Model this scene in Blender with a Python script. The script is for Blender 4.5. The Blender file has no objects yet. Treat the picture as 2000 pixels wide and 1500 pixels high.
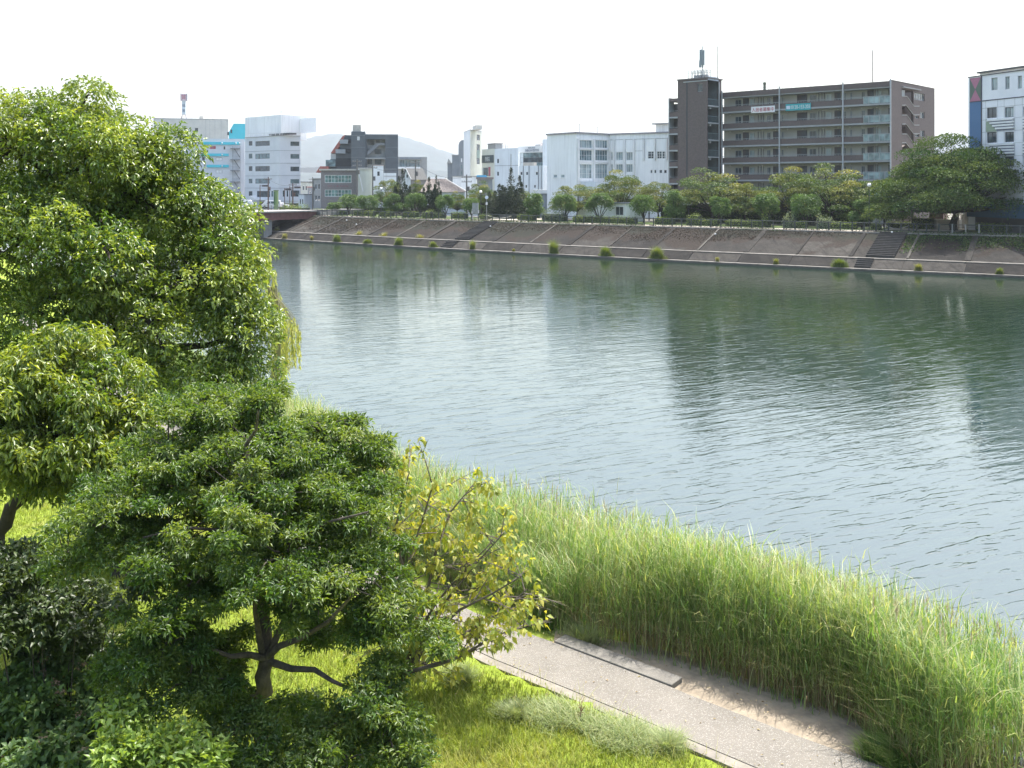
import bpy, math, random
import numpy as np
from mathutils import Vector, Matrix

S = bpy.context.scene
COL = S.collection
rng = np.random.default_rng(7)
random.seed(7)
R = math.radians
F_ = 1944.0            # focal length in photograph pixels (35 mm on a 36 mm sensor, 2000 px wide)
EYE = 10.3             # eye height above the water
HOR = 360.0            # pixel row of the horizon
HAZE = 0.00013

# ---------------------------------------------------------------- camera
cam = bpy.data.cameras.new('camera')
cam.lens = 35.0
cam.sensor_width = 36.0
cam.shift_y = -0.195
cam.clip_end = 20000
co = bpy.data.objects.new('camera', cam)
co.location = (0, 0, EYE)
co.rotation_euler = (R(90), 0, 0)
COL.objects.link(co)
S.camera = co

# ---------------------------------------------------------------- world, sun, exposure
SUN_EL, SUN_AZ = 67.0, 33.0     # azimuth measured from +Y towards +X
w = bpy.data.worlds.new('World')
S.world = w
w.use_nodes = True
nt = w.node_tree
nt.nodes.clear()
sky = nt.nodes.new('ShaderNodeTexSky')
sky.sky_type = 'NISHITA'
sky.sun_disc = False
sky.sun_elevation = R(SUN_EL)
sky.sun_rotation = R(SUN_AZ)
sky.air_density = 1.4
sky.dust_density = 4.5
sky.ozone_density = 1.0
bg = nt.nodes.new('ShaderNodeBackground')
bg.inputs[1].default_value = 0.15
wo = nt.nodes.new('ShaderNodeOutputWorld')
nt.links.new(sky.outputs[0], bg.inputs[0])
nt.links.new(bg.outputs[0], wo.inputs[0])
sl = bpy.data.lights.new('sun', 'SUN')
sl.energy = 3.5
sl.angle = R(0.5)
sl.color = (1.0, 0.965, 0.91)
so = bpy.data.objects.new('sun', sl)
sv = Vector((math.sin(R(SUN_AZ)) * math.cos(R(SUN_EL)), math.cos(R(SUN_AZ)) * math.cos(R(SUN_EL)), math.sin(R(SUN_EL))))
so.rotation_euler = sv.to_track_quat('Z', 'Y').to_euler()
so.location = (0, 0, 60)
COL.objects.link(so)
S.view_settings.view_transform = 'Standard'
S.view_settings.look = 'None'
S.view_settings.exposure = 1.38
S.view_settings.gamma = 1.0
S.view_settings.use_curve_mapping = False
S.render.engine = 'CYCLES'
S.cycles.max_bounces = 8
S.cycles.transparent_max_bounces = 8
S.cycles.volume_bounces = 0
S.cycles.use_denoising = True

# ---------------------------------------------------------------- places
def K(px): return (px - 1000.0) / F_
def P(px, py, d): return Vector((K(px) * d, d, EYE - (py - HOR) / F_ * d))
def G(px, py, z=0.8):
    d = F_ * (EYE - z) / (py - HOR)
    return Vector((K(px) * d, d, z))
def H2(px, d): return Vector((K(px) * d, d))
def face(px0, d0, px1):
    """a facade whose right hand flank runs straight away from the river promenade view"""
    A = H2(px0, d0); r = Vector((K(px1), 1)).normalized()
    return Frame(A, r * A.dot(r))

# ---------------------------------------------------------------- materials
MATS = {}
def _n(nt, t, **kw):
    n = nt.nodes.new(t)
    for k, v in kw.items(): setattr(n, k, v)
    return n
def mix_rgb(nt, fac, a, b, blend='MIX'):
    m = _n(nt, 'ShaderNodeMix', data_type='RGBA', blend_type=blend)
    for sock, v in ((m.inputs[0], fac), (m.inputs[6], a), (m.inputs[7], b)):
        if hasattr(v, 'is_output'): nt.links.new(v, sock)
        elif isinstance(v, (int, float)): sock.default_value = v
        else: sock.default_value = (*v[:3], 1)
    return m.outputs[2]
def noise(nt, scale, detail=4, rough=.6, vec=None, dist=0):
    n = _n(nt, 'ShaderNodeTexNoise')
    n.inputs['Scale'].default_value = scale
    n.inputs['Detail'].default_value = detail
    n.inputs['Roughness'].default_value = rough
    n.inputs['Distortion'].default_value = dist
    if vec is not None: nt.links.new(vec, n.inputs['Vector'])
    return n.outputs['Fac']
def ramp(nt, fac, stops):
    r = _n(nt, 'ShaderNodeValToRGB')
    e = r.color_ramp.elements
    while len(e) < len(stops): e.new(0.5)
    for i, (p, c) in enumerate(stops):
        e[i].position = p
        e[i].color = (c, c, c, 1) if isinstance(c, (int, float)) else (*c, 1)
    nt.links.new(fac, r.inputs[0])
    return r.outputs[0]
def wpos(nt, scale=(1, 1, 1), rot=(0, 0, 0)):
    g = _n(nt, 'ShaderNodeNewGeometry')
    m = _n(nt, 'ShaderNodeMapping')
    m.inputs['Scale'].default_value = scale
    m.inputs['Rotation'].default_value = rot
    nt.links.new(g.outputs['Position'], m.inputs[0])
    return m.outputs[0]
def math_n(nt, op, a, b=None, clamp=False):
    m = _n(nt, 'ShaderNodeMath', operation=op, use_clamp=clamp)
    for i, v in enumerate((a, b)):
        if v is None: continue
        if hasattr(v, 'is_output'): nt.links.new(v, m.inputs[i])
        else: m.inputs[i].default_value = v
    return m.outputs[0]
def base_mat(name):
    m = bpy.data.materials.new(name)
    m.use_nodes = True
    b = m.node_tree.nodes['Principled BSDF']
    return m, m.node_tree, b
def mat(name, col, rough=.7, var=.18, scale=1.5, metal=0, bump=0, bscale=20, streak=False, spec=.5):
    """plain surface with mottled tone, fine relief and, if asked, weather streaks running down"""
    if name in MATS: return MATS[name]
    m, nt, b = base_mat(name)
    v = wpos(nt)
    c2 = tuple(max(0, x * (1 - var * 1.6)) for x in col)
    c1 = tuple(min(1, x * (1 + var * .5)) for x in col)
    f = ramp(nt, noise(nt, scale, 5, .65, v), ((.3, 0.0), (.7, 1.0)))
    c = mix_rgb(nt, f, c2, c1)
    if streak:
        v2 = wpos(nt, (2.2, 2.2, .12))
        s = ramp(nt, noise(nt, 1.0, 4, .6, v2), ((.48, 0.0), (.72, .55)))
        c = mix_rgb(nt, s, c, tuple(x * .68 for x in col))
    nt.links.new(c, b.inputs['Base Color'])
    b.inputs['Roughness'].default_value = rough
    b.inputs['Metallic'].default_value = metal
    b.inputs['Specular IOR Level'].default_value = spec
    if bump:
        bn = _n(nt, 'ShaderNodeBump')
        bn.inputs['Strength'].default_value = bump
        bn.inputs['Distance'].default_value = .02
        nt.links.new(noise(nt, bscale, 6, .7, v), bn.inputs['Height'])
        nt.links.new(bn.outputs[0], b.inputs['Normal'])
    MATS[name] = m
    return m
def leaf_mat(name, dark, light, young, rough=.42, trans=.42, spec=.5, tcol=None):
    """leaf: tone from per-leaf random value 'lv', new growth from 'yv'; light also passes through the blade"""
    m, nt, b = base_mat(name)
    a = _n(nt, 'ShaderNodeAttribute', attribute_name='lv')
    y = _n(nt, 'ShaderNodeAttribute', attribute_name='yv')
    c = mix_rgb(nt, a.outputs['Fac'], dark, light)
    c = mix_rgb(nt, y.outputs['Fac'], c, young)
    nt.links.new(c, b.inputs['Base Color'])
    b.inputs['Roughness'].default_value = rough
    b.inputs['Specular IOR Level'].default_value = spec
    t = _n(nt, 'ShaderNodeBsdfTranslucent')
    tc = mix_rgb(nt, 1.0, c, tcol or (1.5, 1.35, .45), 'MULTIPLY')
    nt.links.new(tc, t.inputs[0])
    mx = _n(nt, 'ShaderNodeMixShader')
    mx.inputs[0].default_value = trans
    nt.links.new(b.outputs[0], mx.inputs[1])
    nt.links.new(t.outputs[0], mx.inputs[2])
    nt.links.new(mx.outputs[0], nt.nodes['Material Output'].inputs[0])
    MATS[name] = m
    return m
def glass_mat(name, col, rough=.06, spec=.8, curtain=0.0):
    m, nt, b = base_mat(name)
    v = wpos(nt)
    f = ramp(nt, noise(nt, .9, 2, .5, v), ((.35, 0.0), (.65, 1.0)))
    c = mix_rgb(nt, f, tuple(x * .6 for x in col), tuple(min(1, x * 1.5) for x in col))
    if curtain:
        v2 = wpos(nt, (5, 5, .02))
        c = mix_rgb(nt, ramp(nt, noise(nt, 1, 2, .5, v2), ((.4, 0.0), (.6, curtain))), c, (.45, .5, .5))
    nt.links.new(c, b.inputs['Base Color'])
    b.inputs['Roughness'].default_value = rough
    b.inputs['Specular IOR Level'].default_value = spec
    MATS[name] = m
    return m

# ---------------------------------------------------------------- object helpers
ORG = {}
def tag(o, label=None, cat=None, group=None, kind=None):
    if label: o['label'] = label
    if cat: o['category'] = cat
    if group: o['group'] = group
    if kind: o['kind'] = kind
    return o
def thing(name, label, cat, loc, group=None):
    o = bpy.data.objects.new(name, None)
    o.empty_display_size = .3
    o.location = loc
    COL.objects.link(o)
    ORG[o.name] = Vector(loc)
    return tag(o, label, cat, group)
def link(name, me, parent=None, loc=None):
    o = bpy.data.objects.new(name, me)
    COL.objects.link(o)
    if parent is not None:
        o.parent = parent
        ORG[o.name] = ORG[parent.name]
    else:
        o.location = loc if loc is not None else (0, 0, 0)
        ORG[o.name] = Vector(o.location)
    return o
def np_mesh(name, V, Fc, mats, fsize, attrs=None, smooth=False, midx=None):
    """mesh from numpy arrays; Fc is a flat index array of faces all with fsize corners"""
    me = bpy.data.meshes.new(name)
    V = np.asarray(V, dtype=np.float32).reshape(-1, 3)
    Fc = np.asarray(Fc, dtype=np.int32).ravel()
    n = len(Fc) // fsize
    me.vertices.add(len(V)); me.vertices.foreach_set('co', V.ravel())
    me.loops.add(len(Fc)); me.loops.foreach_set('vertex_index', Fc)
    me.polygons.add(n); me.polygons.foreach_set('loop_start', np.arange(n, dtype=np.int32) * fsize)
    if midx is not None: me.polygons.foreach_set('material_index', np.asarray(midx, dtype=np.int32))
    if smooth: me.polygons.foreach_set('use_smooth', np.ones(n, dtype=bool))
    for m in (mats if isinstance(mats, (list, tuple)) else [mats]): me.materials.append(m)
    for k, a in (attrs or {}).items():
        at = me.attributes.new(k, 'FLOAT', 'POINT')
        at.data.foreach_set('value', np.asarray(a, dtype=np.float32))
    me.update(calc_edges=True)
    return me
class MB:
    """collects simple solids and builds them as one mesh object"""
    def __init__(s): s.v = []; s.f = []; s.m = []
    def add(s, vs, fs, mi=0):
        b = len(s.v); s.v += [tuple(x) for x in vs]
        s.f += [tuple(b + i for i in f) for f in fs]; s.m += [mi] * len(fs); return s
    def box(s, a, b, mi=0):
        x0, y0, z0 = a; x1, y1, z1 = b
        return s.add([(x0,y0,z0),(x1,y0,z0),(x1,y1,z0),(x0,y1,z0),(x0,y0,z1),(x1,y0,z1),(x1,y1,z1),(x0,y1,z1)],
                     [(0,3,2,1),(4,5,6,7),(0,1,5,4),(1,2,6,5),(2,3,7,6),(3,0,4,7)], mi)
    def fbox(s, F, u0, u1, z0, z1, w0, w1, mi=0):
        if w0 > w1: w0, w1 = w1, w0
        c = [F.p(u, z, w_) for z in (z0, z1) for (u, w_) in ((u0, w1), (u1, w1), (u1, w0), (u0, w0))]
        return s.add(c, [(0,3,2,1),(4,5,6,7),(0,1,5,4),(1,2,6,5),(2,3,7,6),(3,0,4,7)], mi)
    def fpoly(s, F, pts, w0, w1, mi=0):
        n = len(pts)
        vs = [F.p(u, z, w1) for u, z in pts] + [F.p(u, z, w0) for u, z in pts]
        fs = [tuple(range(n)), tuple(range(2 * n - 1, n - 1, -1))] + [(i, i + n, (i + 1) % n + n, (i + 1) % n) for i in range(n)]
        return s.add(vs, fs, mi)
    def prism(s, poly, z0, z1, mi=0, cap=True):
        """poly: counter-clockwise 2D points"""
        n = len(poly)
        vs = [(p[0], p[1], z0) for p in poly] + [(p[0], p[1], z1) for p in poly]
        fs = [(i, (i + 1) % n, (i + 1) % n + n, i + n) for i in range(n)]
        if cap: fs += [tuple(range(n, 2 * n)), tuple(range(n - 1, -1, -1))]
        return s.add(vs, fs, mi)
    def tube(s, pts, rad, n=6, mi=0, cap=True):
        pts = [Vector(p) for p in pts]
        if not isinstance(rad, (list, tuple)): rad = [rad] * len(pts)
        b = len(s.v); up = Vector((0, 0, 1))
        for i, p in enumerate(pts):
            d = (pts[min(i + 1, len(pts) - 1)] - pts[max(i - 1, 0)]).normalized()
            a = d.cross(up)
            if a.length < .1: a = d.cross(Vector((1, 0, 0)))
            a.normalize(); c = d.cross(a)
            for k in range(n):
                t = 2 * math.pi * k / n
                s.v.append(tuple(p + (a * math.cos(t) + c * math.sin(t)) * rad[i]))
        for i in range(len(pts) - 1):
            for k in range(n):
                s.f.append((b + i*n + k, b + i*n + (k+1) % n, b + (i+1)*n + (k+1) % n, b + (i+1)*n + k)); s.m.append(mi)
        if cap:
            s.f.append(tuple(b + k for k in range(n - 1, -1, -1))); s.m.append(mi)
            e = b + (len(pts) - 1) * n
            s.f.append(tuple(e + k for k in range(n))); s.m.append(mi)
        return s
    def sphere(s, c, r, nu=12, nv=8, mi=0, sc=(1, 1, 1)):
        b = len(s.v)
        for j in range(nv + 1):
            ph = math.pi * j / nv
            for i in range(nu):
                t = 2 * math.pi * i / nu
                s.v.append((c[0] + r*sc[0]*math.sin(ph)*math.cos(t), c[1] + r*sc[1]*math.sin(ph)*math.sin(t), c[2] + r*sc[2]*math.cos(ph)))
        for j in range(nv):
            for i in range(nu):
                s.f.append((b + j*nu + i, b + (j+1)*nu + i, b + (j+1)*nu + (i+1) % nu, b + j*nu + (i+1) % nu)); s.m.append(mi)
        return s
    def build(s, name, mats, parent=None, smooth=False, loc=None):
        if not isinstance(mats, (list, tuple)): mats = [mats]
        off = ORG[parent.name] if parent is not None else (Vector(loc) if loc is not None else Vector((0, 0, 0)))
        me = bpy.data.meshes.new(name)
        me.from_pydata([(x - off[0], y - off[1], z - off[2]) for x, y, z in s.v], [], s.f)
        for m in mats: me.materials.append(m)
        me.polygons.foreach_set('material_index', s.m)
        if smooth: me.polygons.foreach_set('use_smooth', [True] * len(s.f))
        me.update()
        return link(name, me, parent, loc)

class Frame:
    """a vertical plane: u runs from A to B (left to right as seen), w points out of the wall"""
    def __init__(s, A, B):
        s.A = Vector(A); s.B = Vector(B); s.L = (s.B - s.A).length
        s.d = (s.B - s.A) / s.L; s.n = Vector((s.d.y, -s.d.x))
    def p(s, u, z, w_=0.0):
        q = s.A + s.d * u + s.n * w_
        return (q.x, q.y, z)
    def u(s, px):
        k = K(px)
        return (k * s.A.y - s.A.x) / (s.d.x - k * s.d.y)
    def z(s, px, py):
        q = s.A + s.d * s.u(px)
        return EYE - (py - HOR) / F_ * q.y
    def shift(s, w_):
        return Frame(s.A + s.n * w_, s.B + s.n * w_)
    def rect(s, x0, y0, x1, y1):
        xm = (x0 + x1) / 2
        return (s.u(x0), s.u(x1), s.z(xm, y1), s.z(xm, y0))

def wall_grid(F, u0, u1, z0, z1, holes, depth=.15, w_=0.0):
    """flat wall in F with real openings and reveals"""
    mb = MB()
    us = sorted({u0, u1, *[min(max(h[i], u0), u1) for h in holes for i in (0, 1)]})
    zs = sorted({z0, z1, *[min(max(h[i], z0), z1) for h in holes for i in (2, 3)]})
    for i in range(len(us) - 1):
        for j in range(len(zs) - 1):
            a, b, c, d = us[i], us[i+1], zs[j], zs[j+1]
            if b - a < 1e-4 or d - c < 1e-4: continue
            um, zm = (a + b) / 2, (c + d) / 2
            if any(h[0] < um < h[1] and h[2] < zm < h[3] for h in holes): continue
            mb.add([F.p(a, c, w_), F.p(b, c, w_), F.p(b, d, w_), F.p(a, d, w_)], [(0, 1, 2, 3)])
    for a, b, c, d in holes:
        e = w_ - depth
        mb.add([F.p(a,c,w_),F.p(b,c,w_),F.p(b,d,w_),F.p(a,d,w_),F.p(a,c,e),F.p(b,c,e),F.p(b,d,e),F.p(a,d,e)],
               [(0,4,5,1),(1,5,6,2),(2,6,7,3),(3,7,4,0)])
    return mb
def window(parent, F, r, fm, gm, nx=2, ny=1, w_=-.1, name='window', fw=.06, sill=None):
    u0, u1, z0, z1 = r
    mb = MB()
    mb.fbox(F, u0, u1, z0, z0 + fw, w_, w_ + .05).fbox(F, u0, u1, z1 - fw, z1, w_, w_ + .05)
    mb.fbox(F, u0, u0 + fw, z0 + fw, z1 - fw, w_, w_ + .05).fbox(F, u1 - fw, u1, z0 + fw, z1 - fw, w_, w_ + .05)
    for i in range(1, nx):
        x = u0 + (u1 - u0) * i / nx
        mb.fbox(F, x - fw * .4, x + fw * .4, z0 + fw, z1 - fw, w_, w_ + .045)
    for j in range(1, ny):
        y = z0 + (z1 - z0) * j / ny
        mb.fbox(F, u0 + fw, u1 - fw, y - fw * .35, y + fw * .35, w_, w_ + .04)
    o = mb.build(name, fm, parent)
    g = MB().fbox(F, u0 + .01, u1 - .01, z0 + .01, z1 - .01, w_ - .03, w_ + .01)
    g.build('pane', gm, o)
    if sill is not None:
        MB().fbox(F, u0 - .1, u1 + .1, z0 - .1, z0, -.02, .12).build('sill', sill, o)
    return o
def text_mesh(name, txt, F, u, z, h, w_, m, parent, width=None, vertical=False):
    """raised lettering, centred at (u, z) on plane F"""
    cu = bpy.data.curves.new(name, 'FONT')
    cu.body = txt; cu.size = 1.0; cu.align_x = 'CENTER'; cu.align_y = 'CENTER'; cu.extrude = .01
    if vertical: cu.space_line = .95
    tmp = bpy.data.objects.new(name, cu)
    COL.objects.link(tmp)
    bpy.context.view_layer.update()
    me = bpy.data.meshes.new_from_object(tmp.evaluated_get(bpy.context.evaluated_depsgraph_get()))
    bpy.data.objects.remove(tmp)
    vs = np.zeros(len(me.vertices) * 3); me.vertices.foreach_get('co', vs); vs = vs.reshape(-1, 3)
    lo, hi = vs.min(0), vs.max(0)
    sy = h / max(hi[1] - lo[1], 1e-4)
    sx = (width / (hi[0] - lo[0])) if width else sy
    off = ORG[parent.name]
    for v in me.vertices:
        a = (v.co.x - (lo[0] + hi[0]) / 2) * sx; b = (v.co.y - (lo[1] + hi[1]) / 2) * sy
        q = F.p(u + a, z + b, w_ + (.03 if v.co.z > 0 else 0))
        v.co = Vector(q) - off
    me.materials.clear(); me.materials.append(m)
    return link(name, me, parent)

# ---------------------------------------------------------------- shared materials
concrete = mat('concrete', (.26, .25, .23), .85, .2, 1.2, bump=.4, bscale=12)
pale_concrete = mat('pale_concrete', (.50, .48, .44), .85, .15, 1.0, bump=.3, bscale=14)
steel_dark = mat('dark_green_steel', (.045, .055, .05), .5, .1)
steel_grey = mat('grey_steel', (.32, .34, .35), .45, .1, metal=.3)
white_paint = mat('white_paint', (.72, .73, .73), .5, .06, 1, spec=.4)
dark_metal = mat('dark_metal', (.05, .055, .06), .5, .1)
glass_dark = glass_mat('dark_glass', (.05, .07, .085))
glass_mid = glass_mat('blue_grey_glass', (.12, .18, .20))
glass_curtain = glass_mat('curtained_glass', (.17, .24, .26), curtain=.7)

# ---------------------------------------------------------------- river bank geometry (far side)
def by(u):
    if u > 80: return by(80) + (-.771 + .002812 * 80) * (u - 80)
    if u < -70: return by(-70) + (-.771 - .002812 * 70) * (u + 70)
    return 147.3 - .771 * u + .001406 * u * u
def bank(u, s, z=0.0):
    du = .05
    t = Vector((2 * du, by(u + du) - by(u - du))).normalized()
    n = Vector((-t.y, t.x))
    return Vector((u + n.x * s, by(u) + n.y * s, z))
def bank_t(u):
    t = Vector((.1, by(u + .05) - by(u - .05))).normalized(); return t
def bank_u(px, s):
    lo, hi = -140.0, 140.0
    for _ in range(50):
        m = (lo + hi) / 2
        q = bank(m, s)
        if q.x / q.y < K(px): lo = m
        else: hi = m
    return (lo + hi) / 2
def bpt(px, s, z=4.1):
    return bank(bank_u(px, s), s, z)
LAND = 4.1
U0, U1 = -95.0, 130.0
def sweep(name, prof, m, u0=U0, u1=U1, step=2.5, kind='structure', parent=None):
    us = np.arange(u0, u1 + .01, step)
    mb = MB()
    vs = [tuple(bank(u, s, z)) for u in us for s, z in prof]
    n = len(prof)
    fs = [(i*n + j, (i+1)*n + j, (i+1)*n + j + 1, i*n + j + 1) for i in range(len(us) - 1) for j in range(n - 1)]
    mb.add(vs, fs)
    o = mb.build(name, m, parent)
    if parent is None: tag(o, kind=kind)
    return o

# ---- slope material: weathered concrete, rust-brown dead creeper and dark moss in patches
def slope_mat(name, creeper):
    m, nt, b = base_mat(name)
    v = wpos(nt)
    g = ramp(nt, noise(nt, .45, 6, .7, v), ((.3, (.013, .012, .011)), (.5, (.023, .021, .019)), (.72, (.042, .039, .034))))
    band = ramp(nt, noise(nt, 1, 3, .6, wpos(nt, (.9, .9, .12), (0, 0, R(36)))), ((.42, 0.0), (.6, .5)))
    g = mix_rgb(nt, band, g, (.010, .010, .0095))
    oi = _n(nt, 'ShaderNodeObjectInfo')                        # every slab has weathered a little differently
    g = mix_rgb(nt, ramp(nt, oi.outputs['Random'], ((.45, 0.0), (.95, .65))), g, ramp(nt, noise(nt, 1.3, 5, .75, v), ((.3, (.035, .032, .028)), (.7, (.105, .098, .086)))))
    stk = ramp(nt, noise(nt, 1, 4, .7, wpos(nt, (2.6, .25, .25), (0, 0, 0))), ((.5, 0.0), (.66, .6)))
    g = mix_rgb(nt, stk, g, (.012, .012, .011))
    if creeper:
        sep = _n(nt, 'ShaderNodeSeparateXYZ'); nt.links.new(v, sep.inputs[0])
        hgt = math_n(nt, 'MULTIPLY', math_n(nt, 'SUBTRACT', sep.outputs[2], 2.1), .13)
        n1 = math_n(nt, 'ADD', noise(nt, .16, 6, .62, v, .6), hgt)
        f = ramp(nt, n1, ((.50, 0.0), (.56, .92)))
        fine = noise(nt, 3.5, 5, .8, v)
        br = ramp(nt, fine, ((.3, (.011, .009, .008)), (.55, (.029, .022, .017)), (.75, (.065, .051, .040))))
        g = mix_rgb(nt, f, g, br)
        n2 = math_n(nt, 'ADD', noise(nt, .11, 5, .6, wpos(nt, (1, 1, 1), (0, 0, 1.1)), .4), hgt)
        f2 = ramp(nt, n2, ((.60, 0.0), (.66, .85)))
        g = mix_rgb(nt, f2, g, ramp(nt, fine, ((.35, (.009, .012, .008)), (.7, (.026, .028, .02)))))
    nt.links.new(g, b.inputs['Base Color'])
    b.inputs['Roughness'].default_value = .95
    b.inputs['Specular IOR Level'].default_value = .2
    bn = _n(nt, 'ShaderNodeBump'); bn.inputs['Strength'].default_value = .7; bn.inputs['Distance'].default_value = .06
    nt.links.new(noise(nt, 6, 6, .75, v), bn.inputs['Height'])
    nt.links.new(bn.outputs[0], b.inputs['Normal'])
    return m
slope_upper = slope_mat('weathered_slope_with_creeper', True)
slope_lower = slope_mat('weathered_slope', False)
toe_m = mat('bleached_concrete', (.145, .136, .118), .9, .4, .8, bump=.3, bscale=10)
wet_m = mat('wet_concrete', (.06, .065, .055), .4, .2, 1.0)

# ---------------------------------------------------------------- water
def water_mat():
    m, nt, b = base_mat('river_water')
    v = wpos(nt)
    b.inputs['Base Color'].default_value = (.030, .050, .028, 1)
    c = ramp(nt, noise(nt, .05, 3, .5, v), ((.35, (.011, .025, .013)), (.65, (.017, .032, .018))))
    nt.links.new(c, b.inputs['Base Color'])
    b.inputs['Roughness'].default_value = .06
    b.inputs['IOR'].default_value = 2.2
    b.inputs['Specular IOR Level'].default_value = .6
    r0 = R(-26)
    def nz(sx, sy, sc, det, rot=r0, dist=0.0):
        a = wpos(nt, (1, 1, 1), (0, 0, rot))              # turn first, then stretch along the crests
        m2 = _n(nt, 'ShaderNodeMapping'); m2.inputs['Scale'].default_value = (sx, sy, 1); nt.links.new(a, m2.inputs[0])
        return noise(nt, sc, det, .55, m2.outputs[0], dist)
    big = nz(.38, 1.7, .6, 2, dist=.35)
    mid = nz(.5, 1.9, 1.3, 3, R(-32), dist=.4)
    fine = nz(.6, 1.6, 4.0, 3, R(-15))
    calm = ramp(nt, noise(nt, .035, 3, .5, wpos(nt, (1, 1.6, 1))), ((.35, .55), (.62, 1.0)))
    fr = ramp(nt, nz(.5, 2.4, .62, 3, R(-29), .25), ((.56, 0.0), (.61, 1.0)))      # short steep wavelet fronts
    fr2 = ramp(nt, nz(.6, 2.2, 1.3, 2, R(-22), .25), ((.58, 0.0), (.63, 1.0)))
    sp = _n(nt, 'ShaderNodeSeparateXYZ'); nt.links.new(v, sp.inputs[0])          # wind dies down towards the far bank
    shel = _n(nt, 'ShaderNodeMapRange'); nt.links.new(sp.outputs[1], shel.inputs[0])
    for i_, val in ((1, 28.0), (2, 95.0), (3, 1.0), (4, .5)): shel.inputs[i_].default_value = val
    h = math_n(nt, 'ADD', math_n(nt, 'MULTIPLY', big, .040), math_n(nt, 'MULTIPLY', mid, .026))
    h = math_n(nt, 'ADD', h, math_n(nt, 'MULTIPLY', fr, .011))
    h = math_n(nt, 'ADD', h, math_n(nt, 'MULTIPLY', fr2, .007))
    h = math_n(nt, 'ADD', h, math_n(nt, 'MULTIPLY', fine, .005))
    h = math_n(nt, 'MULTIPLY', math_n(nt, 'MULTIPLY', h, calm), shel.outputs[0])
    bn = _n(nt, 'ShaderNodeBump'); bn.inputs['Strength'].default_value = 1.0; bn.inputs['Distance'].default_value = 1.0
    nt.links.new(h, bn.inputs['Height'])
    nt.links.new(bn.outputs[0], b.inputs['Normal'])
    return m
wb = MB().add([(-400, -60, 0), (500, -60, 0), (500, 500, 0), (-400, 500, 0)], [(0, 1, 2, 3)])
tag(wb.build('water', water_mat()), kind='structure')

# ---------------------------------------------------------------- far land, one sheet to the horizon
land_m = mat('dusty_ground', (.22, .21, .17), .95, .3, .15)
us = list(np.arange(U0, U1 + .1, 5.0))
edge = [bank(u, 11.9, LAND) for u in us]
fl = MB()
vs = [tuple(e) for e in edge] + [(e.x * 1 + 900 * -bank_t(u).y * 9, e.y + 900 * bank_t(u).x * 9, LAND) for u, e in zip(us, edge)]
n = len(us)
fl.add(vs, [(i, i + 1, i + 1 + n, i + n) for i in range(n - 1)])
tag(fl.build('ground', land_m), kind='structure')

# ---------------------------------------------------------------- embankment
emb = sweep('embankment', [(-.02, -1.5), (-.02, .12), (.9, .14), (1.0, .22), (2.85, 1.18), (4.0, 1.2), (11.1, 3.8), (11.9, 3.9), (12.1, 3.5)], mat('dark_joint', (.06, .055, .05), .9))
ORG[emb.name] = Vector((0, 0, 0))
BAY = 5.6
def bay_range():
    u = U0
    while u < U1 - 1:
        yield u, min(u + BAY, U1); u += BAY
def slab(name, u0, u1, prof, thick, m, gap=.035, n=3):
    mb = MB()
    us = [u0 + gap + (u1 - u0 - 2 * gap) * i / n for i in range(n + 1)]
    np_ = len(prof)
    vs = [tuple(bank(u, s, z)) for u in us for s, z in prof] + [tuple(bank(u, s + .02, z - thick)) for u in us for s, z in prof]
    b = (n + 1) * np_
    fs = []
    for i in range(n):
        for j in range(np_ - 1):
            fs.append((i*np_ + j, (i+1)*np_ + j, (i+1)*np_ + j + 1, i*np_ + j + 1))
        fs.append((i*np_, i*np_ + b, (i+1)*np_ + b, (i+1)*np_))
        fs.append((i*np_ + np_-1, (i+1)*np_ + np_-1, (i+1)*np_ + np_-1 + b, i*np_ + np_-1 + b))
    for j in range(np_ - 1):
        fs.append((j, j + 1, j + 1 + b, j + b))
        e = n * np_
        fs.append((e + j + 1, e + j, e + j + b, e + j + 1 + b))
    mb.add(vs, fs)
    return mb.build(name, m, emb)
for k, (a, b) in enumerate(bay_range()):
    dz = random.uniform(-.03, .03)
    slab('slope_slab', a, b, [(4.05, 1.38 + dz), (6.4, 2.25 + dz), (8.8, 3.13 + dz), (11.2, 4.0)], .2, slope_upper)
    slab('slope_slab', a, b, [(1.05, .36), (2.9, 1.3 + dz)], .2, slope_lower)
    slab('toe_slab', a, b, [(0.0, .30), (1.08, .31)], .22, toe_m, gap=.015)
    slab('ledge_slab', a, b, [(2.88, 1.38), (4.08, 1.40)], .2, toe_m, gap=.015)
    slab('coping_slab', a, b, [(11.2, 4.16), (11.75, 4.17)], .3, concrete, gap=.02)
rib_m = mat('rib_concrete', (.052, .047, .041), .95, .4, 1.5)
rib_pale = mat('bleached_rib', (.075, .069, .057), .95, .4, 1.2)
# raised ribs between the bays, some of them bleached
for k, u in enumerate(np.arange(U0 + BAY, U1, BAY)):
    wd = (.12, .3, .1, .2)[k % 4]
    slab('slope_rib', u - wd, u + wd, [(4.1, 1.5), (7.6, 2.78), (11.15, 4.08)], .2, slope_lower if k % 4 else rib_pale, gap=0, n=1)
sweep('river_wall_face', [(-.04, -1.2), (-.04, .06)], wet_m)
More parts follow.
